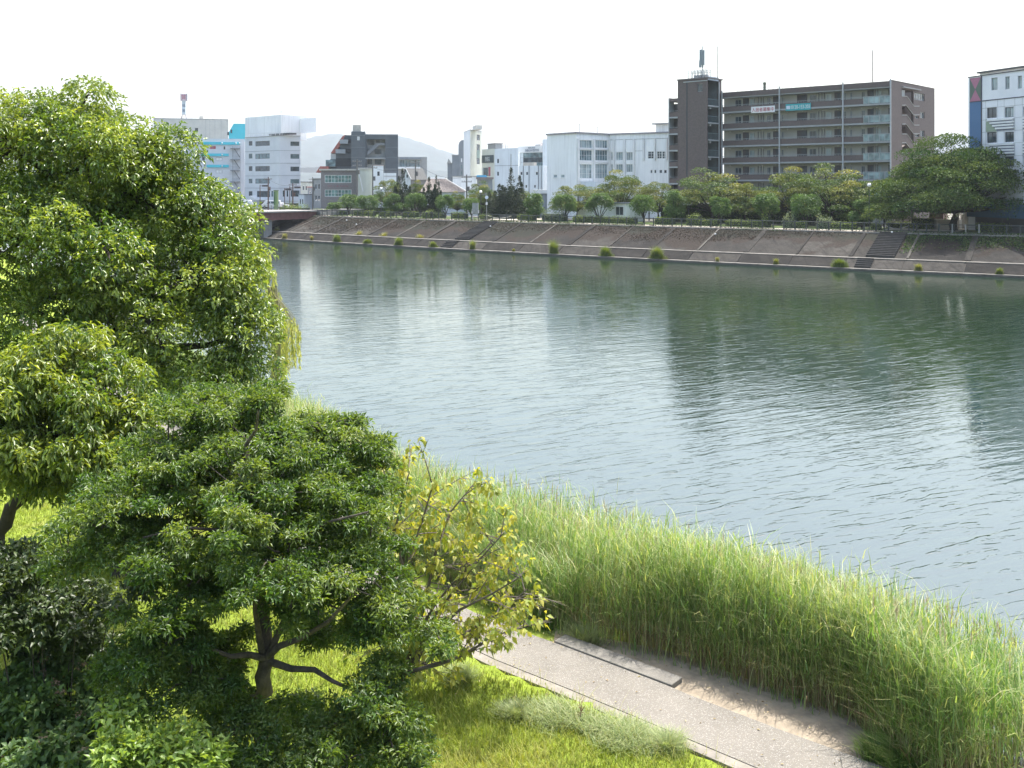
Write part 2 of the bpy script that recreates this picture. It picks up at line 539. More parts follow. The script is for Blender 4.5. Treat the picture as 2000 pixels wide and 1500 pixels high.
# walkway and verge on top
sweep('walkway', [(12.6, LAND + .10), (15.6, LAND + .10), (15.62, LAND - .1)], mat('pale_walkway', (.42, .39, .32), .9, .15, .6))
sweep('verge', [(11.7, LAND - .2), (11.76, LAND + .06), (12.6, LAND + .06)], mat('verge_earth', (.24, .21, .15), .95, .35, 1.5))
grass_far = mat('far_lawn', (.085, .13, .028), .95, .35, .8, bump=.6, bscale=25)
sweep('lawn_strip', [(15.62, LAND + .05), (15.7, LAND + .13), (24, LAND + .16), (24.1, LAND)], grass_far)
sweep('park_path', [(24.4, LAND + .06), (30, LAND + .06)], mat('asphalt', (.10, .10, .10), .9, .15, 1.0))
# openings in the lawn strip where paths cross it
def crossing(px, wdt, u_off=0):
    u = bank_u(px, 17)
    mb = MB()
    a, b = u - wdt / 2, u + wdt / 2
    mb.add([bank(a, 15.5, LAND + .19), bank(b, 15.5, LAND + .19), bank(b, 24.6, LAND + .19), bank(a, 24.6, LAND + .19)], [(0, 1, 2, 3)])
    tag(mb.build('crossing_path', MATS['pale_walkway']), kind='structure')
crossing(985, 9.0); crossing(1800, 8.0); crossing(600, 7)

# ---------------------------------------------------------------- stairs down the embankment
step_m = mat('stair_concrete', (.05, .047, .043), .9, .25, 1.5, bump=.4)
def stairs(name, label, u, width, s0, z0, s1, z1, nst, m=step_m):
    """nst steps down the slope from (s1, z1) to (s0, z0)"""
    c = bank(u, (s0 + s1) / 2, z0)
    t = thing(name, label, 'stairs', c, 'stairs cut into the river embankment')
    h = width / 1.27 / 2
    for k in range(nst):
        sa = s0 + (s1 - s0) * k / nst; sb = s0 + (s1 - s0) * (k + 1) / nst
        za = z0 + (z1 - z0) * (k + 1) / nst
        mb = MB()
        a, b, c_, d = bank(u - h, sa), bank(u + h, sa), bank(u + h, sb + .04), bank(u - h, sb + .04)
        mb.prism([a, b, c_, d], za - .55, za)
        mb.build('step', m, t)
    return t
u_s1 = bank_u(933, 8); u_s2 = bank_u(1733, 8)
stairs('concrete_stairs', 'long flight of dark concrete steps down the slope, near the round lamp at mid bank', u_s1, 3.0, 4.1, 1.55, 11.7, 4.25, 15)
stairs('concrete_stairs', 'long wide flight of dark concrete steps left of the big spreading tree', u_s2, 3.6, 4.1, 1.55, 11.7, 4.25, 15)
stairs('concrete_stairs', 'short flight of dark steps to the water below the mid bank stairs', bank_u(880, 2), 2.2, .95, .36, 2.9, 1.42, 5)
stairs('concrete_stairs', 'short flight of dark steps to the water beside the largest right hand weed tuft', bank_u(1688, 2), 2.0, .95, .36, 2.9, 1.42, 5)

# ---------------------------------------------------------------- railing along the far bank
rail = thing('riverside_railing', 'long dark green metal railing along the top of the far embankment', 'railing', bank(0, 12.2, LAND + .1))
pu = []
u = bank_u(575, 12.2)
uend = 82.0
while u < uend:
    pu.append(u)
    u += 1.55 / math.hypot(1, (by(u + .1) - by(u)) / .1)
post_me = None
off = ORG[rail.name]
mb = MB()
mb.box((-.075, -.05, 0), (.075, .05, 1.18)).box((-.09, -.06, 1.18), (.09, .06, 1.23))
pm = bpy.data.meshes.new('post'); pm.from_pydata(mb.v, [], mb.f); pm.materials.append(steel_dark)
posts_pale = mat('pale_post', (.30, .30, .28), .6)
pm2 = pm.copy(); pm2.materials[0] = posts_pale
for u in pu:
    q = bank(u, 12.2, LAND + .06)
    o = bpy.data.objects.new('post', pm2 if bank_u(1850, 12.2) < u < bank_u(1935, 12.2) else pm)
    COL.objects.link(o); o.parent = rail; o.location = q - off
    t = bank_t(u); o.rotation_euler.z = math.atan2(t.y, t.x)
for zz, r in ((1.12, .055), (.18, .035), (.5, .014), (.8, .014)):
    mb = MB()
    mb.tube([bank(u, 12.2, LAND + .06 + zz) for u in pu[::2] + [pu[-1]]], r, 5)
    mb.build('rail', steel_dark, rail)

# ---------------------------------------------------------------- near bank
FRONT = [(-80, 150), (-40, 84), (-20, 52), (-9, 33), (-3.5, 25.5), (-.17, 21.7), (1.95, 20.4), (3.26, 19.7), (4.2, 18.9), (5.26, 18.0), (6.04, 17.35), (6.1, 16.4), (6.6, 15.4), (8.2, 13.2), (12, 8.5), (40, -25), (70, -60)]
BACK = [(-95, 175), (-52, 100), (-28, 64), (-16.5, 47), (-7.4, 38), (-4.0, 31.6), (0, 28.9), (2.3, 26.9), (3.7, 25.0), (5.3, 23.6), (6.2, 21.9), (7.0, 21.0), (8.0, 20.0), (9.4, 18.8), (13.5, 15.5), (44, -20), (76, -60)]
def poly_dist(X, Y, line):
    """signed distance: positive to the river side (right of the line walking from far to near is land)"""
    best = np.full(X.shape, 1e9); sgn = np.ones(X.shape)
    for (x0, y0), (x1, y1) in zip(line[:-1], line[1:]):
        dx, dy = x1 - x0, y1 - y0; L2 = dx * dx + dy * dy
        t = np.clip(((X - x0) * dx + (Y - y0) * dy) / L2, 0, 1)
        ex, ey = X - x0 - t * dx, Y - y0 - t * dy
        d = np.hypot(ex, ey); c = dx * ey - dy * ex
        m_ = d < best
        best = np.where(m_, d, best); sgn = np.where(m_, np.sign(c), sgn)
    return best * sgn
EDGE = [(-70, 118), (-34, 68)] + [(p.x, p.y) for p in (G(905, 1262, .86), G(964, 1286, .86), G(1060, 1325, .86), G(1168, 1367, .86), G(1300, 1424, .86), G(1450, 1487, .86), G(1600, 1550, .86))] + [(9.2, 9.0), (32, -18)]
def near_h(X, Y):
    sd = poly_dist(X, Y, FRONT)
    # undulating lawn, flat beside the path, falling into the water beyond the reed edge
    lawn = .80 + .05 * np.sin(X * .7 + Y * .3) * np.sin(Y * .5) + np.clip((-sd - 6) * .02, 0, .35)
    lawn = np.where(sd > -3.4, .745, lawn)
    lawn = np.where((sd <= 0) & (poly_dist(X, Y, EDGE) < -.12), .825 + .04 * np.sin(X * .9 + Y * .4), lawn)
    wet = .745 - np.clip(sd - .3, 0, 4) * .33
    return np.where(sd > .3, np.maximum(wet, -.6), lawn)
xs = np.unique(np.concatenate([np.arange(-160, -26, 6), np.arange(-26, 18, .45), np.arange(18, 80, 6)]))
ys = np.unique(np.concatenate([np.arange(-60, 6, 6), np.arange(6, 48, .45), np.arange(48, 190, 6)]))
X, Y = np.meshgrid(xs, ys)
Z = near_h(X, Y)
V = np.stack([X, Y, Z], -1).reshape(-1, 3)
ny_, nx_ = X.shape
ii = (np.arange(ny_ - 1)[:, None] * nx_ + np.arange(nx_ - 1)[None, :]).ravel()
Fq = np.stack([ii, ii + 1, ii + nx_ + 1, ii + nx_], -1)
zq = Z.ravel()[Fq].max(1)
Fq = Fq[zq > -.59]
def soil_mat():
    m, nt, b = base_mat('bank_soil')
    v = wpos(nt)
    g = ramp(nt, noise(nt, .8, 6, .7, v), ((.3, (.12, .17, .022)), (.55, (.20, .26, .035)), (.75, (.27, .26, .10))))
    nt.links.new(g, b.inputs['Base Color'])
    b.inputs['Roughness'].default_value = 1
    b.inputs['Specular IOR Level'].default_value = .1
    return m
gme = np_mesh('near_bank', V, Fq, soil_mat(), 4, smooth=True)
tag(link('near_bank', gme), kind='structure')

# path, its edging, the strip of bare sand and the kerb
def aggregate():
    m, nt, b = base_mat('washed_aggregate')
    v = wpos(nt)
    vo = _n(nt, 'ShaderNodeTexVoronoi'); vo.inputs['Scale'].default_value = 40
    nt.links.new(v, vo.inputs['Vector'])
    st = ramp(nt, vo.outputs['Distance'], ((.15, 1.0), (.5, 0.0)))
    sepc = _n(nt, 'ShaderNodeSeparateColor'); nt.links.new(vo.outputs['Color'], sepc.inputs[0])
    bright = ramp(nt, sepc.outputs[0], ((.45, 0.0), (.62, 1.0)))
    f = math_n(nt, 'MULTIPLY', st, bright)
    base = ramp(nt, noise(nt, .9, 5, .65, v), ((.3, (.130, .118, .098)), (.7, (.182, .166, .140))))
    base = mix_rgb(nt, ramp(nt, noise(nt, 30, 3, .7, v), ((.35, .35), (.6, 0.0))), base, (.14, .13, .115))
    c = mix_rgb(nt, f, base, (.32, .305, .28))
    nt.links.new(c, b.inputs['Base Color'])
    b.inputs['Roughness'].default_value = .8
    bn = _n(nt, 'ShaderNodeBump'); bn.inputs['Strength'].default_value = .5; bn.inputs['Distance'].default_value = .01
    nt.links.new(st, bn.inputs['Height']); nt.links.new(bn.outputs[0], b.inputs['Normal'])
    return m
PR = [G(x, y, .86) for x, y in ((960, 1213), (1081, 1254), (1200, 1294), (1310, 1341), (1400, 1380), (1550, 1434), (1687, 1484))]
PL = [G(x, y, .86) for x, y in ((905, 1262), (964, 1286), (1060, 1325), (1168, 1367), (1300, 1424), (1450, 1487), (1600, 1550))]
def extend(line, dist):
    a, b = line[0], line[1]; d = (a - b).normalized()
    c, e = line[-1], line[-2]; g = (c - e).normalized()
    return [a + Vector((-.56, .83, 0)) * dist, a + Vector((-.66, .75, 0)) * (dist * .12)] + line + [c + g * 8, c + g * 40]
def resample(line, n=40):
    L = [0]
    for a, b in zip(line[:-1], line[1:]): L.append(L[-1] + (b - a).length)
    out = []
    for i in range(n + 1):
        t = L[-1] * (i / n)
        k = max(j for j in range(len(L)) if L[j] <= t + 1e-6); k = min(k, len(line) - 2)
        f = (t - L[k]) / (L[k+1] - L[k]); out.append(line[k].lerp(line[k+1], f))
    return out
def strip(name, A, B, z, thick, m, kind='structure'):
    A = resample(A, 60); B = resample(B, 60)
    mb = MB(); n = len(A)
    vs = [(p.x, p.y, z) for p in A] + [(p.x, p.y, z) for p in B] + [(p.x, p.y, z - thick) for p in A] + [(p.x, p.y, z - thick) for p in B]
    fs = [(i, i+1, n+i+1, n+i) for i in range(n-1)] + [(i, 2*n+i, 2*n+i+1, i+1) for i in range(n-1)] + [(n+i+1, 3*n+i+1, 3*n+i, n+i) for i in range(n-1)]
    mb.add(vs, fs)
    o = mb.build(name, m); tag(o, kind=kind); return o
PRx, PLx = extend(PR, 60), extend(PL, 60)
def offset(line, w_):
    out = []
    for i, p in enumerate(line):
        t = (line[min(i+1, len(line)-1)] - line[max(i-1, 0)]); t.z = 0; t.normalize()
        out.append(p + Vector((-t.y, t.x, 0)) * w_)
    return out
strip('path', PRx, PLx, .86, .2, aggregate())
edging_m = mat('edging_concrete', (.22, .20, .17), .9, .25, 3, bump=.4)
strip('path_edging', offset(PLx, -.012), offset(PLx, -.24), .852, .2, edging_m)
sand_m = mat('bare_sand', (.30, .25, .185), .95, .25, 2.5, bump=.8, bscale=9)
SR = [G(x, y, .78) for x, y in ((1070, 1238), (1150, 1258), (1279, 1284), (1330, 1300), (1440, 1342), (1567, 1390), (1677, 1430), (1740, 1460))]
strip('sand_strip', [SR[0] + Vector((.2, .6, 0))] + [p + Vector((.25, .3, 0)) for p in SR] + [SR[-1] + Vector((.5, -.6, 0)), SR[-1] + Vector((3.2, -4.5, 0))],
      [PR[1] + Vector((0, 0, 0))] + [p + Vector((.02, .02, 0)) for p in PR[1:]] + [PR[-1] + Vector((.03, .0, 0)), PR[-1] + (PR[-1] - PR[-2]).normalized() * 6], .79, .2, sand_m)
kb = [G(1081, 1254.5, .86), G(1310.5, 1341.5, .86)]
kd = (kb[1] - kb[0]).normalized(); kn = Vector((-kd.y, kd.x, 0))
k0, k1 = kb[0] + kn * .012, kb[1] + kn * .012
kmb = MB().prism([(k0.x, k0.y), (k1.x, k1.y), (k1.x + kn.x * .40, k1.y + kn.y * .40), (k0.x + kn.x * .40, k0.y + kn.y * .40)], .62, .895)
ks = kmb.build('kerb_block', mat('kerb_concrete', (.19, .178, .155), .9, .2, 4, bump=.6, bscale=30))
bv = ks.modifiers.new('bevel', 'BEVEL'); bv.width = .018; bv.segments = 2
tag(ks, 'long raised concrete kerb block between the speckled path and the reeds', 'kerb block')

# ================================================================ buildings
def building(name, label, loc):
    return thing(name, label, 'building', loc)
def body(t, pts, z0, z1, m, roof_m=None, parapet=.5, skip=()):
    """plain walls for the sides not built as wall_grid, roof slab and parapet. pts counter-clockwise"""
    n = len(pts)
    mb = MB()
    for i in range(n):
        if i in skip: continue
        a, b = pts[i], pts[(i + 1) % n]
        mb.add([(a[0], a[1], z0), (b[0], b[1], z0), (b[0], b[1], z1), (a[0], a[1], z1)], [(0, 1, 2, 3)])
    if mb.v: mb.build('side_wall', m, t)
    MB().add([(p[0], p[1], z1 - parapet) for p in pts], [tuple(range(n))]).build('roof', roof_m or concrete, t)
def coping(t, F, z, m, u0=None, u1=None, h=.18, out=.1):
    u0 = -.05 if u0 is None else u0; u1 = F.L + .05 if u1 is None else u1
    return MB().fbox(F, u0, u1, z, z + h, -.3, out).build('coping', m, t)

wall_office = mat('office_wall', (.62, .64, .68), .8, .05, .5)
wall_white = mat('white_wall', (.84, .86, .87), .8, .04, .3, streak=True)
wall_white2 = mat('blue_white_wall', (.66, .72, .77), .8, .06, .3, streak=True)
wall_cream = mat('cream_wall', (.64, .62, .57), .85, .08, .4)
wall_cream2 = mat('greenish_cream_wall', (.60, .62, .55), .85, .08, .4, streak=True)
turq = mat('turquoise_paint', (.08, .55, .66), .6, .06, .6)
slate = mat('slate_tiles', (.085, .103, .120), .7, .12, .8)
brown_tile = mat('brown_tile', (.125, .098, .090), .7, .16, 3.5, bump=.3, bscale=6)
beige_wall = mat('beige_wall', (.40, .39, .36), .85, .1, .5)
grey_trim = mat('grey_trim', (.33, .34, .345), .7, .08)
grey_block = mat('grey_block', (.24, .27, .30), .8, .1, .3, streak=True)

# ---------------- far left: cream block with sign tower -------------------------------------
F = face(300, 330, 446)
ze = F.z(440, 234)
t = building('cream_building', 'plain cream windowless block rising behind the turquoise banded building', (*F.p(10, LAND)[:2], LAND))
back = F.n * -18
body(t, [F.A, F.B, F.B + back, F.A + back], LAND, ze, wall_cream, skip=(0,))
hs = [F.rect(381, 250, 387, 257), F.rect(381, 276, 386, 281)]
wall_grid(F, 0, F.L, LAND, ze, hs).build('wall', wall_cream, t)
for h in hs: window(t, F, h, dark_metal, glass_dark, 1)
coping(t, F, ze, grey_trim)
for px in (402, 410, 420, 432):                                   # joints of the cladding
    MB().fbox(F, F.u(px) - .03, F.u(px) + .03, LAND + 6, ze, -.02, .03).build('cladding_joint', grey_trim, t)
mb = MB().fbox(F, F.u(389), F.u(397), ze + .2, F.z(393, 226), -6, -3)
mb.build('roof_box', wall_cream, t)
mb = MB()
for px, y in ((402, 213), (406, 217), (415, 223)):
    mb.tube([F.p(F.u(px), ze, -4), F.p(F.u(px), F.z(px, y), -4)], .05, 5)
mb.build('antenna', steel_grey, t)
# sign tower on its roof
F2 = F.shift(-5)
uc = F2.u(359.3)
q = F2.p(uc, ze)
t = thing('sign_tower', 'slim white rooftop advertising tower with red boxed top and two dark blue characters', 'sign', q)
mb = MB()
for sx in (-1, 1):
    for sw in (-1, 1):
        mb.tube([F2.p(uc + sx * 1.1, ze - .4, sw * 1.1), F2.p(uc + sx * .5, F2.z(359, 224), sw * .5)], .07, 5)
for k in range(4):
    z0 = ze + k * .5; s = 1.1 - k * .15
    mb.tube([F2.p(uc - s, z0, s), F2.p(uc + s * .9, z0 + .5, s)], .04, 4)
mb.build('leg_frame', mat('tower_purple_steel', (.25, .20, .24), .6), t)
zt0, zt1 = F2.z(359, 224), F2.z(359, 197)
MB().fbox(F2, uc - .62, uc + .55, zt0, zt1, -.5, .5).build('sign_shaft', mat('pale_blue_panel', (.60, .68, .74), .6, .05), t)
ink_blue = mat('ink_blue', (.05, .09, .17), .6, .05)
ink_red = mat('ink_red', (.45, .08, .12), .6, .05)
text_mesh('lettering', '福', F2, uc - .04, F2.z(359, 206.3), 1.0, .5, ink_blue, t, 1.0)
text_mesh('lettering', '屋', F2, uc - .04, F2.z(359, 216.3), 1.0, .5, ink_blue, t, 1.0)
zc0, zc1 = zt1, F2.z(359, 183.5)
MB().fbox(F2, uc - 1.0, uc + 1.0, zc0, zc1, -.95, .95).build('sign_box', mat('pale_pink_panel', (.62, .55, .60), .6, .05), t)
text_mesh('lettering', '質', F2, uc - .05, (zc0 + zc1) / 2, 1.75, .95, ink_red, t, 1.6)
mb = MB()
for sx in (-1.02, 1.02):
    for sw in (-1, 1):
        mb.tube([F2.p(uc + sx, zc0 - .1, sw), F2.p(uc + sx, zc1 + .15, sw)], .07, 4)
mb.build('corner_post', MATS['tower_purple_steel'], t)

# ---------------- turquoise banded building ---------------------------------------------------
F = face(352, 282, 478)
ze = F.z(440, 271)
t = building('turquoise_banded_building', 'pale grey building with turquoise horizontal bands and an outside stair', (*F.p(8, LAND)[:2], LAND))
back = F.n * -14
body(t, [F.A, F.B, F.B + back, F.A + back], LAND, ze, wall_office, skip=(0,))
hs = [F.rect(395, 285, 399, 291), F.rect(410, 285, 422, 291.5), F.rect(437, 286, 440, 292), F.rect(395, 307, 400, 313), F.rect(422, 308, 434, 314), F.rect(422, 332, 434, 338)]
wall_grid(F, 0, F.L, LAND, ze, hs).build('wall', wall_office, t)
red_pane = mat('red_pane', (.40, .10, .14), .3, .1)
for i, h in enumerate(hs): window(t, F, h, white_paint if i == 1 else dark_metal, red_pane if i == 1 else (wall_white if i > 3 else glass_dark), 2 if i in (1, 4, 5) else 1)
for (x0, x1, y) in ((393, 469, 280), (393, 447, 302.5), (404, 447, 324.5)):
    MB().fbox(F, F.u(x0), F.u(x1), F.z(430, y + 2.6), F.z(430, y - 2.6), 0, .35).build('band', turq, t)
    mb = MB()
    for x in (434, 461, 468): 
        if x < x1: mb.sphere(F.p(F.u(x), F.z(x, y - .2), .45), .22, 8, 6)
    if mb.v: mb.build('globe_light', white_paint, t)
# outside stair
mb = MB(); 
ua, ub = F.u(455), F.u(469)
for sx in (ua, ub):
    mb.fbox(F, sx - .06, sx + .06, LAND, F.z(462, 286), 1.2, 1.35)
for y in (290, 312, 333, 355, 375):
    z = F.z(462, y)
    mb.fbox(F, ua - .7, ub, z - .08, z + .08, 0, 1.35)
    mb.fbox(F, ua - .3, ub, z + 1.0, z + 1.05, 1.25, 1.3)
    for k in range(6): mb.fbox(F, ua + (ub - ua) * k / 6, ua + (ub - ua) * k / 6 + .04, z, z + 1.0, 1.25, 1.29)
    mb.fpoly(F, [(ua + .2, z), (ub - .2, z - 2.6), (ub, z - 2.4), (ua + .4, z + .15)], .5, 1.0)
mb.build('outside_stair', mat('stair_steel', (.22, .24, .26), .6), t)
# turquoise roof house
F3 = F.shift(-3)
z1 = F3.z(460, 241.5)
mb = MB().fpoly(F3, [(F3.u(447), ze - .3), (F3.u(479), ze - .3), (F3.u(479), z1), (F3.u(456.5), z1), (F3.u(447), F3.z(450, 258))], -8, 0)
mb.build('roof_house', turq, t)
h = F3.rect(450.5, 253, 453.5, 260)
window(t, F3, h, dark_metal, glass_dark, 1, w_=.05)
h = F3.rect(444, 258, 447.3, 264)
MB().fbox(F3, h[0], h[1], h[2], h[3], -.2, .2).build('vent_box', dark_metal, t)

# ---------------- office block -----------------------------------------------------------------
F = Frame(H2(478.5, 262), H2(546, 251))
Fr = face(546, 251, 587)
ze = F.z(540, 266)
zg = LAND
t = building('office_block', 'five storey pale grey office block with dark ribbon windows beside the bridge', (*F.p(8, zg)[:2], zg))
back = F.n * -15
body(t, [F.A, F.B, Fr.B, Fr.B + Fr.n * -14, F.A + Fr.n * -14], zg, ze, wall_office, skip=(0, 1))
hs = []
ys = [(275.5, 285), (300, 310), (324.5, 334.5), (349, 358.5)]
for a, b in ys:
    hs += [F.rect(486, a + .2, 493, b - .5), F.rect(499, a, 527, b)]
hs += [F.rect(486, 373.5, 493, 382.5), F.rect(502, 373, 527.5, 385), F.rect(530, 373, 534, 384), F.rect(507, 395, 526, 408)]
wall_grid(F, 0, F.L, zg, ze, hs, .25).build('wall', wall_office, t)
for i, h in enumerate(hs):
    wide = h[1] - h[0] > 1.5
    if i == len(hs) - 1:
        MB().fbox(F, h[0], h[1], h[2], h[3], -.6, -.5).build('garage_opening', dark_metal, t); continue
    window(t, F, h, dark_metal, [glass_dark, glass_mid][(i // 2) % 2] if wide else glass_mid, 4 if wide else 1)
hr = [Fr.rect(567.5, a + 1, 584.5, b) for a, b in ys] + [Fr.rect(568, 372, 585, 384), Fr.rect(552.5, 372, 555.5, 384), Fr.rect(560, 372, 563, 384), Fr.rect(553, 397, 583, 409)]
wall_grid(Fr, 0, Fr.L, zg, ze, hr, .25).build('wall', wall_office, t)
for i, h in enumerate(hr):
    if i == len(hr) - 1:
        MB().fbox(Fr, h[0], h[1], h[2], h[3], -.6, -.5).build('garage_opening', dark_metal, t); continue
    window(t, Fr, h, dark_metal, [glass_dark, glass_mid, glass_dark, glass_mid, glass_dark][min(i, 4)], 4 if i < 5 else 1)
for y in (294, 318.7, 343, 367.5, 393):
    for FF in (F, Fr): MB().fbox(FF, 0, FF.L, FF.z(540, y) - .04, FF.z(540, y) + .04, 0, .05).build('floor_band', mat('band_grey', (.25, .27, .30), .8), t)
for FF in (F, Fr):
    coping(t, FF, ze, grey_trim, h=.15, out=.15)
# canopy over the side door, awning and roof railing
MB().fpoly(F, [(F.u(498), F.z(500, 384)), (F.u(508), F.z(508, 391)), (F.u(528), F.z(520, 391)), (F.u(528), F.z(520, 389)), (F.u(509), F.z(508, 389)), (F.u(499), F.z(500, 382))], 0, 1.6).build('canopy', white_paint, t)
mb = MB()
for FF in (F, Fr):
    for k in range(9):
        uu = FF.L * k / 8
        mb.fbox(FF, uu - .03, uu + .03, ze + .1, ze + 1.0, -.15, -.08)
    mb.fbox(FF, 0, FF.L, ze + .95, ze + 1.05, -.16, -.06).fbox(FF, 0, FF.L, ze + .5, ze + .55, -.14, -.08)
mb.build('roof_railing', white_paint, t)
MB().fbox(F, F.u(520), F.L + 3, ze + .35, ze + .75, -3, -.8).build('roof_unit', dark_metal, t)
F4 = F.shift(-3.5)
z1 = F4.z(515, 227)
MB().fbox(F4, F4.u(479), F4.u(548.5), ze - .5, z1, -8, 0).build('penthouse', wall_white, t)
MB().fbox(F4, F4.u(548.6), F4.u(579.5), F4.z(560, 258), F4.z(560, 229), -6, -5.8).build('roof_screen', mat('pale_screen', (.93, .94, .95), .5, .03), t)
# dish on the penthouse
mb = MB(); c = F4.p(F4.u(539.5), F4.z(540, 219), -2)
mb.sphere(c, .85, 14, 8, sc=(1, .35, .75)); mb.tube([F4.p(F4.u(539.5), z1, -2), (c[0], c[1], c[2] - .4)], .12, 5)
d_ = mb.build('satellite_dish', white_paint, loc=(c[0], c[1], z1))
tag(d_, 'round white satellite dish on the roof of the office block penthouse', 'satellite dish')
MB().tube([F4.p(F4.u(523), z1, -2), F4.p(F4.u(523), F4.z(523, 201), -2)], .04, 5).build('antenna_mast', steel_grey, t)

# ---------------- dark slate building -----------------------------------------------------------
F = face(682, 244, 777.5)
t = building('slate_building', 'dark slate grey stepped apartment building with a red tiled sloping flank', (*F.p(6, LAND)[:2], LAND))
zt = F.z(698, 257); zr = F.z(745, 263.5)
back = F.n * -12
MB().fbox(F, F.u(686), F.u(713), LAND, zt, -5, .35).build('stair_tower', slate, t)
u0, u1 = F.u(713) + .01, F.L
hs = [F.rect(716, 272, 752.5, 394)]
h = hs[0]
wall_grid(F, u0, u1, LAND, zr, [(h[0], h[1], LAND + .1, h[3])], 1.6).build('wall', slate, t)
MB().fbox(F, h[0], h[1], LAND, h[3], -1.7, -1.6).build('gallery_wall', mat('gallery_grey', (.30, .32, .33), .8, .1), t)
for (x0, y0, x1, y1) in ((719, 273, 731, 283), (734, 273.5, 742, 279), (732, 291.5, 745, 301), (718, 310, 727, 321), (732, 310, 745, 321)):
    Fb = F.shift(-1.55)
    window(t, F, (Fb.u(x0), Fb.u(x1), Fb.z(735, y1), Fb.z(735, y0)), dark_metal, glass_dark, 2, w_=-1.5)
mb = MB()
mb.fpoly(F, [(F.u(717), F.z(717, 305)), (F.u(717), F.z(717, 297)), (F.u(735), F.z(735, 279.5)), (F.u(753), F.z(753, 279.5)), (F.u(753), F.z(753, 284)), (F.u(740), F.z(740, 284))], -1.0, -.1)
mb.build('stair_parapet', mat('slate_light', (.15, .17, .19), .8, .1), t)
MB().fbox(F, F.u(713), F.u(753), F.z(730, 310.5), F.z(730, 308), -1.5, .05).build('gallery_slab', MATS['gallery_grey'], t)
MB().fbox(F, F.u(713), F.u(753), F.z(730, 291), F.z(730, 288.5), -1.5, -1.2).build('gallery_slab', MATS['gallery_grey'], t)
for y in (264.5, 287.5, 307):
    MB().fbox(F, F.u(686), F.u(713), F.z(700, y + .4), F.z(700, y), .35, .39).build('tile_joint', grey_block, t)
    MB().fbox(F, F.u(753), F.L, F.z(765, y + .4), F.z(765, y), 0, .04).build('tile_joint', grey_block, t)
wq = F.rect(698, 267, 702.5, 274)
window(t, F, wq, white_paint, mat('pale_pane', (.5, .55, .58), .4), 1, w_=.36)
body(t, [F.p(u0, 0)[:2], F.B, F.B + back, Vector(F.p(u0, 0)[:2]) + back], LAND, zr, slate, skip=(0,))
coping(t, F, zr, grey_block, u0=u0)
# stepped left flank with balconies and the red tiled slope
Fl = F.shift(-1.2)
mb = MB()
for (x0, x1, y0) in ((672, 687, 264), (664, 673, 281), (656, 665, 297), (645, 657, 311)):
    mb.fbox(Fl, Fl.u(x0), Fl.u(x1), LAND, Fl.z(680, y0), -8, 0)
mb.build('stepped_wing', slate, t)
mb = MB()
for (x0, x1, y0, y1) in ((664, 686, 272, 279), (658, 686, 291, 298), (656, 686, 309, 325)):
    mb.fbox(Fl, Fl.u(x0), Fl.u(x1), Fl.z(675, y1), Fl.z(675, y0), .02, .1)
mb.build('balcony_shade_strip', mat('deep_shade_paint', (.045, .05, .055), .8), t)  # solid dark strips on the wall; the balcony shade is put into their colour
for (x0, x1, y) in ((664, 680, 281), (656, 675, 300), (638, 655, 326)):
    MB().fbox(Fl, Fl.u(x0), Fl.u(x1), Fl.z(675, y), Fl.z(675, y - 8), .1, 1.2).build('balcony', grey_block, t)
red_tile = mat('red_roof_tile', (.34, .12, .10), .7, .15, 2)
mb = MB()
mb.fpoly(Fl, [(Fl.u(646), Fl.z(646, 299)), (Fl.u(656), Fl.z(656, 299)), (Fl.u(675), Fl.z(675, 263)), (Fl.u(669), Fl.z(669, 266))], -7.9, .2)
mb.fpoly(Fl, [(Fl.u(618), Fl.z(618, 337)), (Fl.u(642), Fl.z(642, 334)), (Fl.u(643), Fl.z(643, 325)), (Fl.u(626), Fl.z(626, 325))], -7.9, 1.5)
mb.build('red_roof', red_tile, t)
MB().fbox(Fl, Fl.u(646), Fl.u(657), LAND, Fl.z(650, 300), -8, -.1).build('low_wing', mat('pale_wing', (.40, .42, .43), .8, .1), t)
MB().fbox(Fl, Fl.u(637), Fl.u(656), Fl.z(645, 325), Fl.z(645, 312.5), 0, 1.4).build('glazed_porch', glass_mid, t)
mb = MB().fbox(F, F.u(688.5), F.u(704.5), F.z(696, 255), F.z(696, 243.5), -4, -1)
mb.fbox(F, F.u(688), F.u(705), zt, F.z(696, 255.3), -4.1, -.9)
tk = mb.build('water_tank', mat('pale_tank', (.48, .46, .42), .6, .15, 1.5, streak=True), loc=F.p(F.u(696), zt, -2))
tag(tk, 'boxy pale water tank on top of the slate building stair tower', 'water tank')
mb = MB()
for px, y in ((704, 224), (711.5, 230)):
    mb.tube([F.p(F.u(px), zt - .2, -2.5), F.p(F.u(px), F.z(px, y), -2.5)], .035, 4)
mb.build('antenna', steel_grey, t)

# ---------------- pale building behind gabled house ---------------------------------------------
F = face(777, 280, 834)
t = building('pale_low_block', 'pale grey block with wide flat roof and glazed top floor, right of the slate building', (*F.p(4, LAND)[:2], LAND))
zr = F.z(805, 306.5)
h = F.rect(779, 312, 821, 326)
wall_grid(F, 0, F.L, LAND, zr, [h], .8).build('wall', grey_trim, t)
window(t, F, h, white_paint, glass_curtain, 7, w_=-.7)
body(t, [F.A, F.B, F.B + F.n * -9, F.A + F.n * -9], LAND, zr, grey_trim, skip=(0,))
MB().fbox(F, F.u(781), F.u(823), zr - .7, zr - .1, .01, 1.2).build('eave', grey_block, t)
MB().fbox(F, F.u(777), F.u(821), F.z(800, 330), F.z(800, 326), .01, .9).build('balcony', wall_white, t)

